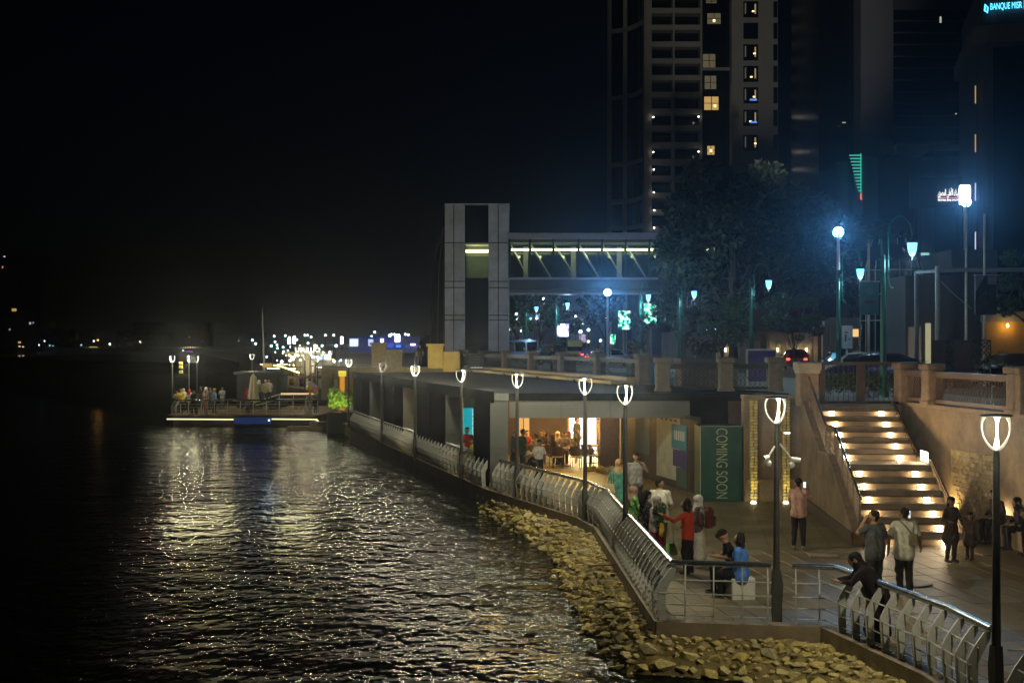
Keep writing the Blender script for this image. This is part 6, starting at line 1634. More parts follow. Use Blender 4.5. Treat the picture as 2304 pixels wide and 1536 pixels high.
    if hr == 'short':
        cap(H(0,-.028,.040), H(0,.018,.058), .090, .068, HAI, .015); cap(H(0,-.055,-.01), H(0,-.05,-.04), .062, .045, HAI, .02)
    elif hr == 'long':
        cap(H(0,-.025,.040), H(0,.015,.055), .098, .078, HAI, .015); cap(H(0,-.06,.0), H(0,-.085,-.22), .088, .075, HAI, .03)
    elif hr == 'curly':
        for dx, dz in ((-.05,.05),(.05,.05),(0,.08),(-.07,-.02),(.07,-.02),(0,-.03),(-.05,-.10),(.05,-.10)): cap(H(dx,-.04,dz), H(dx*1.1,-.055,dz-.02), .078, .07, HAI, .012)
    elif hr == 'hijab':
        cap(H(0,-.02,.022), H(0,.008,.03), .108, .095, HAI, .03); cap(H(0,-.015,-.05), p['chest']+up*.10, .095, .14, HAI, .04); cap(H(0,.015,-.13), p['neck']+V3((0,.03,-.02)), .06, .09, HAI, .03)
        cap(H(0,.046,.005), H(0,.056,-.06), .074, .056, SK, .012)
    elif hr == 'cap':
        cap(H(0,-.01,.045), H(0,.01,.05), .100, .092, HAI, .015); cap(H(-.03,.09,.045), H(.03,.10,.042), .05, .05, HAI, .012)
    elif hr == 'hat':
        cap(H(0,-.01,.05), H(0,.0,.07), .100, .085, HAI, .015)
        for a in range(0,360,30): cap(H(.16*math.cos(R(a)),.16*math.sin(R(a)),.015), H(.06*math.cos(R(a)),.06*math.sin(R(a)),.03), .022, .03, HAI, .02)
    P, Q, T = iso_body(pr, res)
    if fine:
        for h, fd, s in ar:
            side = np.cross(fd, V3((0,0,1))); 
            if np.linalg.norm(side) < .2: side = V3((0,1,0))   # hanging arm: thumb forward
            side = side/np.linalg.norm(side); nrm = np.cross(side, fd)
            if abs(fd[2]) > .75: side = V3((0,1,0)) - fd*fd[1]; side /= np.linalg.norm(side); nrm = np.cross(fd, side)*(-s)
            hp = []
            base = h - fd*.045
            hp.append((base-fd*.05, base+fd*.01, .031, .027, SK, .012))
            for k in (-1,0,1): hp.append((base+side*k*.018, base+fd*.075+side*k*.025, .017, .015, SK, .015))
            for k, ln in ((-1.5,.055),(-.5,.072),(.5,.078),(1.5,.07)):
                r0 = base+fd*.08+side*k*.019; m_ = r0+fd*ln*.55-nrm*.008*s*0; tip = m_+fd*ln*.40 - nrm*(-s)*ln*.30
                hp.append((r0, m_, .0095, .009, SK, .004)); hp.append((m_, tip, .009, .0075, SK, .004))
            th = base+fd*.02+side*.026; hp.append((th, th+fd*.035+side*.028, .013, .011, SK, .006)); hp.append((th+fd*.035+side*.028, th+fd*.068+side*.034, .011, .009, SK, .006))
            P2, Q2, T2 = iso_body(hp, .0065, .01)
            Q = np.concatenate([Q, Q2+len(P)]); P = np.concatenate([P, P2]); T = np.concatenate([T, T2])
    return P, Q, T
NPEOPLE = 0
def person(label, loc, yaw, H=1.7, pose=None, fit=None, res=.016, fine=True, group=None, base=STAND, name="person"):
    global NPEOPLE
    fit = fit or {}; ps_ = dict(base); ps_.update(pose or {})
    P, Q, T = figure_mesh(ps_, fit, res, fine)
    s = H/1.72
    if res < .03:   # CLOTHFOLD: creases in the cloth
        fn = np.cross(P[Q[:,2]]-P[Q[:,0]], P[Q[:,3]]-P[Q[:,1]]); vn = np.zeros_like(P); wt = np.zeros(len(P))
        cl = ((T == TOP) | (T == BOT)).astype(float)
        for k in range(4): np.add.at(vn, Q[:,k], fn); np.add.at(wt, Q[:,k], cl*.25)
        vn /= np.linalg.norm(vn,axis=1)[:,None]+1e-9; ph = NPEOPLE*1.7
        x, y, z = P.T; an = np.arctan2(y, x)
        f = np.sin(an*5+7*z+ph+1.5*np.sin(9*z+ph)) * .55 + np.sin(26*z+5*x*8+ph*2+2*np.sin(an*3)) * .5 + np.sin(47*(x+.6*z)+31*y+ph)*.35
        P = P + vn*(np.clip(wt,0,1)*f*.0075)[:,None]
    me = np_mesh(name, P*s, Q, M_SKIN[fit.get('skin',0)])
    for m in (cloth(fit.get('top',(.3,.3,.3)), fit.get('pat')), cloth(fit.get('bot',(.03,.03,.035))), cloth(fit.get('shoe',(.05,.05,.05))), cloth(fit.get('hairc',(.012,.01,.008))), M_EYE): me.materials.append(m)
    me.polygons.foreach_set("material_index", T.astype(np.int32)); me.polygons.foreach_set("use_smooth", np.ones(len(Q),bool)); me.update()
    o = link(name, me, None, loc, yaw); tag(o, label, "person", group); NPEOPLE += 1
    return o
def W(px, py_feet): return gp(px, py_feet, DZ)
def WD_(px, D, z=DZ): return Vector(((px-1152)*D/FPX, D, z))
Z_ = R
# facing convention: local +Y is the front; yaw 0 = facing away from the camera, 180 = facing it, 90 = facing the river
walk = dict(lk=(-.10,.14,.52), lf=(-.10,.22,.10), rk=(.10,.0,.50), rf=(.10,-.24,.12))
person("man in a loose white t-shirt with a crossbody bag walking towards the stairs", W(2035,1338), R(-6), 1.74, dict(lk=(-.09,.06,.5),lf=(-.10,-.10,.12),rk=(.10,.10,.52),rf=(.12,.06,.085),le=(-.30,-.02,1.15),lh=(-.31,.0,.86),re=(.28,-.02,1.15),rh=(.33,.10,.92)), dict(top=(.62,.60,.52),bot=(.025,.022,.02),hairc=(.02,.016,.012),shoe=(.25,.25,.25),w=1.05,hem=.12,skin=1,legw=1.15), .014)
person("veiled woman in black leaning with both arms on the near railing", WD_(1972,21.2), R(78), 1.66, dict(pel=(0,-.02,.92),chest=(0,.16,1.22),neck=(0,.27,1.35),head=(0,.36,1.47),le=(-.24,.42,1.10),lh=(-.10,.62,1.09),re=(.24,.40,1.10),rh=(.10,.66,1.08),lk=(-.1,.06,.5),rk=(.1,-.04,.5)), dict(top=(.022,.016,.02),bot=(.02,.014,.018),hair='hijab',hairc=(.016,.012,.014),bottom='dress',sleeve='long',w=1.3,look=(0,1,-.35),shoe=(.3,.3,.32),flare=1.5), .014)
person("man in a dark grey t-shirt raising a hand to his ear behind the veiled woman", WD_(1968,25.0), R(25), 1.74, dict(le=(-.36,.06,1.30),lh=(-.15,.08,1.56),re=(.26,-.02,1.14),rh=(.27,.06,.90)), dict(top=(.09,.095,.10),bot=(.03,.03,.033),w=1.08,skin=0), .014)
person("man in a pink polo shirt and dark trousers taking a photo beside the stair wall", W(1797,1236), R(-18), 1.74, dict(re=(.27,.12,1.28),rh=(.16,.27,1.52),le=(-.22,.14,1.16),lh=(-.02,.30,1.40)), dict(top=(.52,.30,.25),bot=(.022,.022,.024),shoe=(.2,.17,.14),w=1.0), .014)
person("girl in a knee length dark dress standing by the stair foot with a phone", WD_(2140,29.2), R(200), 1.50, dict(le=(-.24,.06,1.14),lh=(-.12,.26,1.18),re=(.24,.0,1.14),rh=(.18,.2,1.1)), dict(top=(.055,.04,.03),bot=(.05,.036,.028),hair='long',hem=.25,bottom='skirt',skirt_len='short',fem=1,flare=.95,skin=1,sleeve='long'), .016)
person("small child raising one arm beside the girl in the dark dress", WD_(2183,29.6), R(140), 1.10, dict(le=(-.28,.02,1.52),lh=(-.25,.05,1.82),lk=(-.1,.1,.5),lf=(-.12,.12,.09)), dict(top=(.10,.06,.05),bot=(.06,.04,.035),hair='long',fem=1,bottom='skirt',skirt_len='short',skin=1), .016)
SB = lambda s, off=.72: (lambda p: (p.x, p.y, DZ-.06))(WA + WD*s + WN*off)
sit_yaw = math.atan2(WN.y, WN.x) - math.pi/2
for k, (s, lab, c, h) in enumerate(((7.3,"short haired person in a dark shirt seated on the wall bench beside the lit panel",(.04,.03,.025),1.78),(8.5,"person in black seated on the wall bench just behind the lamp pole",(.02,.018,.016),1.72),(9.4,"person in an olive top bending forward on the wall bench",(.10,.11,.04),1.70),(10.4,"person in dark clothes at the far end of the wall bench",(.02,.018,.018),1.8))):
    person(lab, SB(s), sit_yaw + (.25 if k == 0 else -.1), h, dict(chest=(0,.10,.87),head=(0,.17,1.2)) if k != 2 else dict(chest=(0,.22,.82),neck=(0,.34,.95),head=(0,.44,1.04)), dict(top=c,bot=(.02,.02,.025),skin=1,hair='short' if k != 1 else 'hijab',hairc=(.015,.012,.01),sleeve='long'), .018, base=SIT)
person("woman in a teal jumpsuit with a beige shoulder bag and sand headscarf", WD_(1392,37.0), R(172), 1.66, dict(le=(-.25,.0,1.15),lh=(-.22,.1,.93),re=(.25,-.02,1.15),rh=(.26,.04,.9)), dict(top=(.10,.34,.29),bot=(.10,.33,.28),hair='hijab',hairc=(.45,.30,.14),bottom='trousers',legw=1.75,sleeve='long',fem=1,hem=.0,shoe=(.5,.45,.4)), .014)
person("man in a striped t-shirt with a hand at his mouth beside the teal clad woman", WD_(1431,37.9), R(190), 1.76, dict(le=(-.30,.10,1.20),lh=(-.06,.20,1.46),re=(.25,-.02,1.14),rh=(.25,.06,.9)), dict(top=(.3,.3,.3),pat='stripe',bot=(.03,.035,.06),w=1.1,skin=0), .014)
person("girl in a lime green jacket and dusty pink headscarf at the railing", WD_(1424,30.6), R(-75), 1.60, dict(le=(-.22,.08,1.16),lh=(-.08,.28,1.14),re=(.22,.08,1.16),rh=(.08,.30,1.12)), dict(top=(.16,.42,.12),pat='print',bot=(.04,.05,.04),hair='hijab',hairc=(.34,.22,.17),sleeve='long',fem=1,w=1.08), .014)
person("woman with black hair and a dark printed top looking down at her phone", WD_(1447,29.9), R(-60), 1.58, dict(chest=(0,.06,1.26),neck=(0,.09,1.42),head=(0,.13,1.57),le=(-.22,.14,1.14),lh=(-.06,.34,1.14),re=(.22,.14,1.14),rh=(.07,.35,1.13)), dict(top=(.045,.04,.045),pat='print',bot=(.02,.02,.022),hair='long',look=(0,1,-.5),sleeve='long',fem=1), .014)
person("man in a white shirt with a crossbody strap standing with his back to the river", WD_(1484,30.7), R(-30), 1.76, dict(chest=(0,.03,1.26),re=(.27,.06,1.15),rh=(.16,.26,1.0),le=(-.27,.06,1.15),lh=(-.16,.25,1.02)), dict(top=(.66,.64,.58),bot=(.06,.06,.07),w=1.12,sleeve='long',look=(.6,1,0),hem=.14), .014)
person("woman in a grey shawl and long crimson skirt carrying flowers", WD_(1478,28.9), R(-150), 1.56, dict(le=(-.2,.14,1.16),lh=(-.02,.27,1.22),re=(.22,.10,1.14),rh=(.10,.26,1.10)), dict(top=(.42,.38,.40),bot=(.22,.012,.03),hair='hijab',hairc=(.40,.37,.38),bottom='skirt',sleeve='long',fem=1,flare=1.1), .014)
person("woman in a red top and wide black trousers reaching out one arm", W(1548,1291), R(62), 1.62, dict(le=(-.26,.24,1.24),lh=(-.20,.56,1.36),re=(.24,.02,1.14),rh=(.20,.26,1.02),head=(0,.06,1.59)), dict(top=(.36,.035,.015),bot=(.012,.012,.014),hair='curly',legw=1.55,fem=1,sleeve='long',w=1.08), .014)
person("woman in a white headscarf and pale long skirt behind the red top", WD_(1572,28.6), R(70), 1.62, dict(le=(-.24,.06,1.16),lh=(-.16,.24,1.05)), dict(top=(.10,.06,.06),bot=(.50,.47,.42),hair='hijab',hairc=(.52,.52,.54),bottom='skirt',sleeve='long',fem=1,shoe=(.4,.4,.4)), .014)
# seated pair on the white block
blk = thing("seat_block", "white rendered seat block near the rocky corner", "bench", (4.47,25.4,DZ), R(8))
q = MB(); q.bbox(-.24,.24,-.42,.62,0,.42,.025); q.build("block", mat("white_block",(.62,.62,.60),.7,var=.1,scale=5,bump=.2), blk)
q = MB(); q.box(-.20,.20,-.38,.58,-.003,.03); q.build("base", M_CONC, blk)
person("person in a blue puffy jacket seated on the white block", (4.50,25.15,DZ-.06), R(72), 1.68, dict(chest=(0,.02,.90),neck=(0,.03,1.08),head=(0,.05,1.23)), dict(top=(.07,.20,.62),bot=(.012,.013,.016),hair='curly',sleeve='long',w=1.32,hairc=(.02,.013,.01)), .014, base=SIT)
person("man in a black cap and black t-shirt looking at his phone on the white block", (4.46,25.72,DZ-.06), R(82), 1.72, dict(chest=(0,.10,.88),neck=(0,.15,1.04),head=(0,.22,1.19),lh=(-.06,.42,.80),rh=(.06,.40,.78)), dict(top=(.015,.015,.016),bot=(.012,.012,.014),hair='cap',hairc=(.01,.01,.01),look=(0,1,-.45)), .014, base=SIT)
person("person in black with a straw hat leaning on the railing before the terrace", WD_(1212,41.2), R(70), 1.64, dict(chest=(0,.16,1.22),neck=(0,.26,1.36),head=(0,.35,1.46),le=(-.22,.40,1.12),lh=(-.08,.58,1.08),re=(.22,.40,1.12),rh=(.08,.60,1.08)), dict(top=(.012,.012,.013),bot=(.012,.012,.013),hair='hat',hairc=(.30,.24,.10),bottom='dress',sleeve='long',fem=1,look=(0,1,-.3)), .018)
person("girl in a white crop top and dark trousers standing near the terrace tables", WD_(1213,45.5), R(175), 1.58, None, dict(top=(.62,.60,.58),bot=(.03,.03,.032),hair='long',fem=1,hem=0), .018)
# terrace guests
person("man in a green shirt standing at the terrace corner behind the lamp pole", WD_(1176,49.0), R(-60), 1.72, dict(re=(.26,.0,1.14),rh=(.27,.08,.9)), dict(top=(.10,.16,.06),bot=(.05,.07,.09)), .02)
person("woman with a pale headscarf partly hidden by the grey pavilion wall", WD_(1158,50.0), R(-120), 1.66, None, dict(top=(.08,.10,.12),bot=(.05,.04,.04),hair='hijab',hairc=(.45,.4,.3),sleeve='long',fem=1,bottom='skirt'), .02)
person("waiter in olive standing in the bright doorway", WD_(1298,55.6), R(-70), 1.80, None, dict(top=(.07,.075,.045),bot=(.035,.035,.03),w=1.05), .02)
tables = [(1268,52.3,.48),(1215,53.8,.45),(1330,53.6,.45)]
M_RATTAN = mat("brown_rattan", (.16,.09,.045), .7, var=.3, scale=20, bump=.5, bscale=60)
def cafe_table(label, x, y):
    t = thing("cafe_table", label, "table", (x,y,DZ), 0, "round tables on the terrace")
    q = MB(); q.lathe([(.44,.70),(.46,.71),(.46,.735),(.44,.74)],20); q.build("table_top", M_RATTAN, t, smooth=True)
    q = MB(); q.lathe([(.045,.02),(.035,.7)],10); q.build("leg", M_BLACK, t)
    q = MB(); q.lathe([(.26,0),(.25,.02),(.05,.035)],16); q.build("base", M_BLACK, t)
    return t
def chair_parts():
    q = MB(); q.bbox(-.22,.22,-.22,.22,.43,.47,.02); a = q.mesh("seat", M_RATTAN)
    vs = []; 
    for k in range(9):
        an = R(-80+k*20); 
        for z, r_ in ((.50,.23),(.88,.25)): vs.append((r_*math.sin(an), -.02-r_*math.cos(an), z if abs(k-4) < 3 else z-.10*(abs(k-4)-2)*(z > .6)))
    q = MB(); q.add(vs, [(2*k,2*k+2,2*k+3,2*k+1) for k in range(8)]); q.tube([vs[2*k+1] for k in range(9)], .016, 6); b = q.mesh("backrest", M_RATTAN)
    q = MB(); q.tube([(0,0,0),(0,0,.45)], .016, 6); c = q.mesh("leg", M_WOOD)
    q = MB(); q.tube([(0,-.18,.66),(0,.05,.665),(0,.19,.64),(0,.20,.45)], .015, 6); d = q.mesh("armrest", M_RATTAN)
    return a,b,c,d
CH = chair_parts()
def chair(label, x, y, rz):
    t = thing("cafe_chair", label, "chair", (x,y,DZ), rz, "rattan chairs on the terrace")
    link("seat", CH[0], t); link("backrest", CH[1], t)
    for sx_ in (-.19,.19):
        link("armrest", CH[3], t, (sx_*1.2,0,0))
        for sy in (-.19,.19): link("leg", CH[2], t, (sx_,sy,0))
    return t
for (px, D, r_), lab in zip(tables, ("round table with glasses at the middle of the terrace","round table before the orange doorway","round table beside the bright glass doors")):
    cafe_table(lab, (px-1152)*D/FPX, D)
chl = [(1255,51.2,R(0),"empty rattan chair with its back to the river at the middle table"),(1296,51.3,R(-15),"empty rattan chair beside the middle table"),(1322,52.0,R(-70),"empty rattan chair next to the bright doors"),(1338,51.8,R(-100),"rattan chair turned sideways near the dark cabinet"),(1360,52.6,R(-120),"rattan chair close to the dark cabinet"),(1186,52.0,R(10),"rattan chair in front of the orange doorway"),(1240,52.4,R(-60),"rattan chair under the guest in the brown jacket"),(1285,53.6,R(170),"rattan chair on the far side of the middle table"),(1205,55.0,R(190),"rattan chair on the far side of the doorway table"),(1232,54.2,R(100),"rattan chair between the two tables"),(1262,53.7,R(180),"rattan chair under the guest with the pale headscarf")]
for px, D, rz, lab in chl: chair(lab, (px-1152)*D/FPX, D, rz)
for k, (dx, dy, hh) in enumerate(((-.15,-.1,.12),(.05,.1,.14),(.18,-.05,.12),(-.02,-.2,.16),(.12,-.22,.11))):
    g = MB(); g.lathe([(.028,0),(.034,hh)],10); o = g.build("drinking_glass", glass("clear_tumbler",(.95,.97,.9),.05,.35), None, ((1268-1152)*52.3/FPX+dx,52.3+dy,DZ+.74))
    tag(o, "clear drinking glass on the middle terrace table", "glass", "glasses on the terrace table")
for px, D, yw, lab, top, hair, hc in ((1187,54.6,R(150),"guest in a red top bending over the doorway table",(.32,.03,.025),'short',(.015,.012,.01)),(1207,52.9,R(35),"guest in a beige jacket seated at the doorway table",(.34,.30,.20),'short',(.03,.02,.015)),(1240,52.5,R(-55),"guest in a brown jacket and violet cap seated with back to the river",(.11,.065,.035),'hijab',(.12,.07,.10)),(1255,54.0,R(170),"guest in a pale headscarf and khaki top at the middle table",(.28,.25,.14),'hijab',(.5,.46,.30)),(1270,53.7,R(175),"bearded guest in a plaid shirt at the middle table",(.20,.16,.20),'short',(.03,.018,.012)),(1229,54.4,R(120),"dark haired guest in black between the tables",(.03,.025,.022),'long',(.012,.01,.008)),(1281,54.0,R(150),"guest with reddish hair leaning over the middle table",(.25,.18,.08),'long',(.12,.05,.02)),(1218,55.2,R(180),"guest in dark clothes at the back of the doorway table",(.04,.04,.045),'short',(.015,.012,.01))):
    person(lab, ((px-1152)*D/FPX,D,DZ-.03), yw, 1.7, None, dict(top=top,hair=hair,hairc=hc,bot=(.05,.05,.06),sleeve='long'), .024, False, "guests on the terrace", SIT)
person("passer-by in a light jacket behind the bright terrace door edge", WD_(1348,56.2), R(80), 1.7, None, dict(top=(.35,.30,.06),bot=(.15,.1,.05)), .024, False)
# people by the turquoise poster
person("man in a red jacket standing before the turquoise poster", WD_(1051,49.2), R(160), 1.78, None, dict(top=(.28,.02,.025),bot=(.03,.03,.05),sleeve='long',w=1.1), .022, False)
person("person in a yellow green top with folded arms below the turquoise poster", WD_(1063,47.6), R(100), 1.45, dict(lh=(.05,.2,1.1),rh=(-.05,.2,1.08)), dict(top=(.36,.36,.03),bot=(.03,.03,.03)), .022, False)
person("person in pale grey beside the lamp below the turquoise poster", WD_(1043,47.2), R(150), 1.4, None, dict(top=(.35,.36,.4),bot=(.04,.04,.05)), .022, False)
# pontoon crowd
crowd = [(397,89.6,"person in a tan top at the corner of the pontoon railing",(.3,.2,.12),'long',(.02,.015,.01)),(407,90.4,"person in a yellow shirt on the pontoon",(.55,.42,.03),'short',(.02,.015,.01)),(413,92.5,"person in pale grey among the pontoon crowd",(.35,.36,.33),'hijab',(.4,.4,.38)),(426,90.0,"person in a red headscarf and white jacket on the pontoon",(.5,.5,.52),'hijab',(.5,.02,.03)),(436,89.2,"person in dark green looking at a phone on the pontoon",(.03,.06,.04),'short',(.02,.015,.01)),(463,88.9,"person in pink trousers and top at the pontoon railing",(.55,.26,.22),'short',(.2,.14,.1)),(464,93.5,"person in a white headscarf in the pontoon crowd",(.3,.28,.26),'hijab',(.6,.6,.62)),(482,90.2,"person in a light blue shirt and yellow cap on the pontoon",(.25,.40,.6),'cap',(.6,.5,.1)),(473,95,"tall person in dark clothes behind the pink clad person",(.05,.05,.06),'short',(.02,.015,.01)),(500,95.5,"person in a grey jacket at the back of the pontoon",(.2,.22,.22),'short',(.05,.04,.03)),(452,96,"person in black between the pontoon lamps",(.03,.03,.03),'short',(.02,.015,.01)),(557,92.4,"person in maroon beside the closed parasol",(.22,.04,.04),'cap',(.4,.05,.05)),(583,93.5,"person in pale green with a white headscarf by the parasol",(.32,.40,.2),'hijab',(.6,.65,.5)),(597,92.8,"person in a khaki jacket standing on the gangway",(.34,.30,.19),'cap',(.5,.48,.4)),(605,93.2,"person in a white shirt next to the khaki jacket",(.5,.5,.5),'short',(.02,.015,.01)),(558,89.0,"child in grey at the pontoon railing",(.2,.2,.24),'short',(.05,.04,.03)),(697,89.3,"person in lilac trousers holding the balloons",(.3,.26,.18),'short',(.02,.015,.01)),(710,89.8,"child in black next to the balloon holder",(.03,.03,.03),'short',(.02,.015,.01))]
for k, (px, D, lab, c, hair, hc) in enumerate(crowd):
    h = 1.72 if 'child' not in lab else 1.15
    if k in (12,13,14): zz = 1.35
    else: zz = .78
    b_ = c if px == 463 else ((.33,.28,.34) if px == 697 else (.06,.06,.08))
    person(lab, ((px-1152)*D/FPX,D,zz), R(random.choice((150,200,170,60,250))), h*random.uniform(.95,1.04), None if k % 3 else dict(lh=(-.08,.28,1.2),rh=(.08,.28,1.2),le=(-.24,.08,1.14),re=(.24,.08,1.14)), dict(top=c,bot=b_,hair=hair,hairc=hc,sleeve='long' if k%2 else 'short'), .036, False, "crowd on the pontoon")
cols2 = [("white",(.5,.5,.48)),("grey",(.2,.2,.2)),("black",(.03,.03,.03)),("cream",(.42,.36,.25)),("brown",(.15,.09,.06)),("blue",(.1,.14,.3)),("green",(.12,.2,.1)),("pink",(.4,.2,.2)),("orange",(.5,.2,.06)),("navy",(.04,.05,.10)),("beige",(.36,.3,.2)),("violet",(.2,.1,.3))]
for k in range(24):
    nm, c = cols2[k%12]; px = 600+k*6.8+random.uniform(-3,3); D = random.uniform(114,142)
    person(("distant person in %s clothes among the lit stalls" if k < 12 else "distant bare headed person in dark trousers and %s top by the quay") % nm, ((px-1152)*D/FPX,D,1.0), R(random.uniform(0,360)), random.uniform(1.6,1.8), None, dict(top=c,bot=(.05,.05,.06),hair='short'), .05, False, "crowd before the lit stalls")
# passers-by on the street
for px, D, lab, c in ((1346,62.5,"dark figure leaning on the street parapet",(.02,.02,.022)),(1243,72,"dark haired figure behind the grey planter",(.03,.03,.035)),(1268,74,"second dark figure behind the grey planter",(.025,.025,.03)),(1930,78,"person in white by the notice board",(.4,.42,.5)),(860,96,"dark figure standing between the beige piers",(.02,.02,.02)),(945,95,"dark figure at the end of the roof terrace parapet",(.02,.02,.02))):
    person(lab, ((px-1152)*D/FPX,D,SZ+(.1 if D < 100 and px < 1000 else 0)), R(random.uniform(0,360)), 1.72, None, dict(top=c,bot=(.02,.02,.02)), .04, False)
# bags and held things
def handbag(label, loc, m, w=.26, h=.24, strap=.5, rz=0.0, name="handbag"):
    t = thing(name, label, "bag", loc, rz)
    q = MB(); v = []
    for z, ww, d in ((0,w*.5,.06),(.03,w*.52,.075),(h*.7,w*.42,.05),(h,w*.34,.02)): v += [(-ww,-d,z),(ww,-d,z),(ww,d,z),(-ww,d,z)]
    f = [(0,3,2,1),(12,13,14,15)] + [(4*i+k,4*i+(k+1)%4,4*i+4+(k+1)%4,4*i+4+k) for i in range(3) for k in range(4)]
    q.add(v, f); q.build("body", m, t)
    q = MB(); q.tube([(-w*.3,0,h*.95),(-w*.22,0,h+strap*.6),(0,0,h+strap),(w*.22,0,h+strap*.6),(w*.3,0,h*.95)], .008, 5); q.build("strap", m, t)
handbag("beige leather shoulder bag of the teal clad woman", WD_(1371,36.85,1.38), mat("beige_leather",(.50,.38,.24),.5,var=.1), .32,.28,.55)
handbag("lime green handbag hanging at the crimson skirt", WD_(1508,28.55,.98), mat("lime_leather",(.30,.62,.12),.45,var=.1), .30,.26,.62, R(20))
t = thing("backpack", "dark red backpack worn by the woman in the white headscarf", "bag", WD_(1580,28.45,1.62), R(70))
q = MB(); q.bbox(-.16,.16,-.24,-.08,0,.44,.06); q.build("pack", cloth((.10,.02,.025)), t); q = MB(); q.bbox(-.12,.12,-.29,-.235,.04,.24,.03); q.build("pocket", cloth((.08,.015,.02)), t)
for s in (-.1,.1):
    q = MB(); q.tube([(s,-.08,.4),(s,.02,.46),(s,.09,.34),(s,.06,.08),(s,-.08,.04)], .016, 5); q.build("strap", cloth((.08,.015,.02)), t)
t = thing("bouquet", "bouquet of dark green leaves with a yellow ribbon held over the crimson skirt", "bouquet", WD_(1484,28.6,1.72))
V, F = leaf_cloud(260, [(0,0,.18,.14,.12,.2),(.05,0,.30,.12,.1,.14),(-.04,0,.05,.08,.08,.12)], .055, 5); link("leaves", np_mesh("leaves", V, F, M_LEAF), t)
q = MB(); q.tube([(0,0,.1),(.02,-.02,-.12),(.05,-.02,-.26)], .022, 6); q.build("stems", M_LEAFD, t)
q = MB(); q.plate([(-.04,-.30),(.05,-.34),(.07,-.05),(-.02,-.02)], .02, 'y', 0, Matrix.Translation((.02,-.06,0))); q.build("ribbon", cloth((.60,.42,.03)), t)
t = thing("crossbody_bag", "small tan crossbody bag on the man in the white t-shirt", "bag", W(2035,1338)+Vector((.12,-.15,1.02)))
q = MB(); q.bbox(-.09,.09,-.06,.0,0,.22,.02); q.build("pouch", cloth((.22,.18,.10)), t); q = MB(); q.tube([(-.02,-.03,.2),(-.16,-.02,.38),(-.26,.06,.50)], .014, 5); q.tube([(.0,-.03,.2),(.02,-.02,.42),(.0,.06,.50)], .012, 5); q.build("strap", cloth((.2,.16,.09)), t)
def phone(label, loc, rz, glow=True):
    t = thing("phone", label, "phone", loc, rz); q = MB(); q.bbox(-.037,.037,-.005,.005,-.075,.075,.006); q.build("case", M_BLACK, t)
    q = MB(); q.box(-.033,.033,-.0065,-.0055,-.07,.07); q.build("screen", emis("phone_screen",(.8,.85,1),1.4) if glow else M_SHAFT, t)
phone("glowing phone held up by the man in pink", W(1797,1236)+Vector((.19,.20,1.55)), R(-18)); phone("phone held by the man in the black cap", (4.05,25.78,DZ+.76), R(80), False); phone("glowing phone held to the ear of the man in the white t-shirt", W(2035,1338)+Vector((.10,.02,1.60)), R(40))
# odds and ends
t = thing("folding_bicycle", "small bicycle leaning behind the railing under the tall lamp", "bicycle", (6.86,16.75,DZ), R(97))
for x in (-.38,.38):
    q = MB(); q.tube([(x+.24*math.cos(R(a)),0,.25+.24*math.sin(R(a))) for a in range(0,360,20)], .02, 6, closed=True); w_ = q.build("wheel", M_TYRE, t)
    q = MB()
    for a in range(0,180,30): q.tube([(x+.23*math.cos(R(a)),0,.25+.23*math.sin(R(a))),(x-.23*math.cos(R(a)),0,.25-.23*math.sin(R(a)))], .004, 4)
    q.build("spokes", M_STEEL, w_)
q = MB(); q.tube([(-.38,0,.25),(-.12,0,.25),(.05,0,.62),(.30,0,.66),(.38,0,.25)], .018, 6); q.tube([(-.12,0,.25),(-.22,0,.72)], .016, 6); q.tube([(-.22,0,.66),(.05,0,.62)], .015, 6); q.build("frame", M_STEEL, t)
q = MB(); q.bbox(-.32,-.10,-.06,.06,.72,.78,.02); q.build("saddle", M_BLACK, t)
q = MB(); q.tube([(.29,0,.66),(.27,0,.92)], .014, 6); q.tube([(.25,-.26,.94),(.27,0,.92),(.25,.26,.94)], .014, 6); q.build("handlebar", M_STEEL, t)
t = thing("cardboard_box", "small open cardboard box behind the near railing", "box", (7.05,17.2,DZ+.0), R(20))
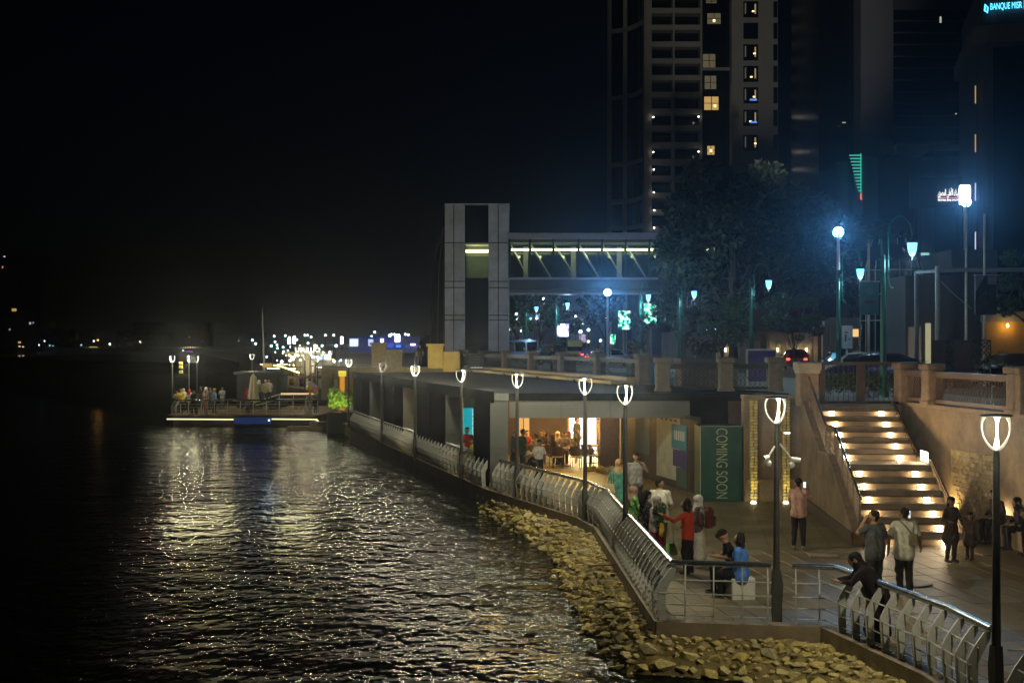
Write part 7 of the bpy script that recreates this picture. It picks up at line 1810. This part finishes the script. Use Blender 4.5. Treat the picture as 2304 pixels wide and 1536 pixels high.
q = MB(); q.box(-.2,.2,-.15,.15,0,.02); q.box(-.2,.2,-.15,-.14,.02,.55); q.box(-.2,.2,.14,.15,.02,.55); q.box(-.2,-.19,-.14,.14,.02,.55); q.box(.19,.2,-.14,.14,.02,.55); q.build("body", mat("cardboard",(.42,.29,.12),.8,var=.1), t)
q = MB(); q.add([(-.2,-.15,.55),(.2,-.15,.55),(.22,-.3,.66),(-.18,-.3,.66)],[(0,1,2,3)]); q.build("flap", mat("cardboard",(.42,.29,.12),.8,var=.1), t)
mh = thing("manhole_cover", "oval metal cover set in the paving before the stairs", "cover", gp(2040,1310,DZ+.006))
q = MB(); q.lathe([(.52,0),(.52,.010),(.47,.016)],28); q.build("rim", mat("worn_iron",(.10,.09,.08),.5,.6,var=.3,scale=14,bump=.6), mh); q = MB(); q.lathe([(.45,.011),(.45,.019),(.40,.021)],28); q.build("plate", mat("worn_iron2",(.07,.065,.06),.45,.6,var=.4,scale=20,bump=.8), mh)
mh = thing("drain_grate", "square pale inspection slab lying proud of the paving near the man in pink", "cover", gp(1852,1250,DZ+.006), R(-6))
q = MB(); q.bbox(-.34,.34,-.22,.22,0,.03,.01); q.build("slab", M_CURB, mh)
t = thing("red_rod", "thin red iron rod sticking out over the rocks", "rod", (1.95,28.8,.62)); q = MB(); q.tube([(-.15,0,.08),(.45,.05,.10)], .014, 6); q.build("bar", mat("red_rod_paint",(.35,.02,.02),.5), t)
t = thing("wooden_pole", "pale wooden pole leaning against the first pavilion fin", "pole", (-.85,43.0,.05)); q = MB(); q.tube([(-.12,-.1,-.3),(.12,.12,.95)], .03, 6); q.build("shaft", mat("pale_wood",(.42,.33,.14),.7,var=.2), t)
# ================================================================ HAZE
hm = bpy.data.materials.new("night_haze"); hm.use_nodes = True
_nt = hm.node_tree; _nt.nodes.remove(_nt.nodes["Principled BSDF"])
_pv = _nt.nodes.new("ShaderNodeVolumePrincipled")
_pv.inputs["Color"].default_value = (.80,.86,1.0,1)
_pv.inputs["Density"].default_value = 0.0004
_pv.inputs["Anisotropy"].default_value = 0.93
_nt.links.new(_pv.outputs[0], _nt.nodes["Material Output"].inputs["Volume"])
hz_ = MB(); hz_.box(-1400,1000,-32,1950,-2.6,101)
tag(hz_.build("haze", hm), "thin night haze over river and street", None, kind="stuff")
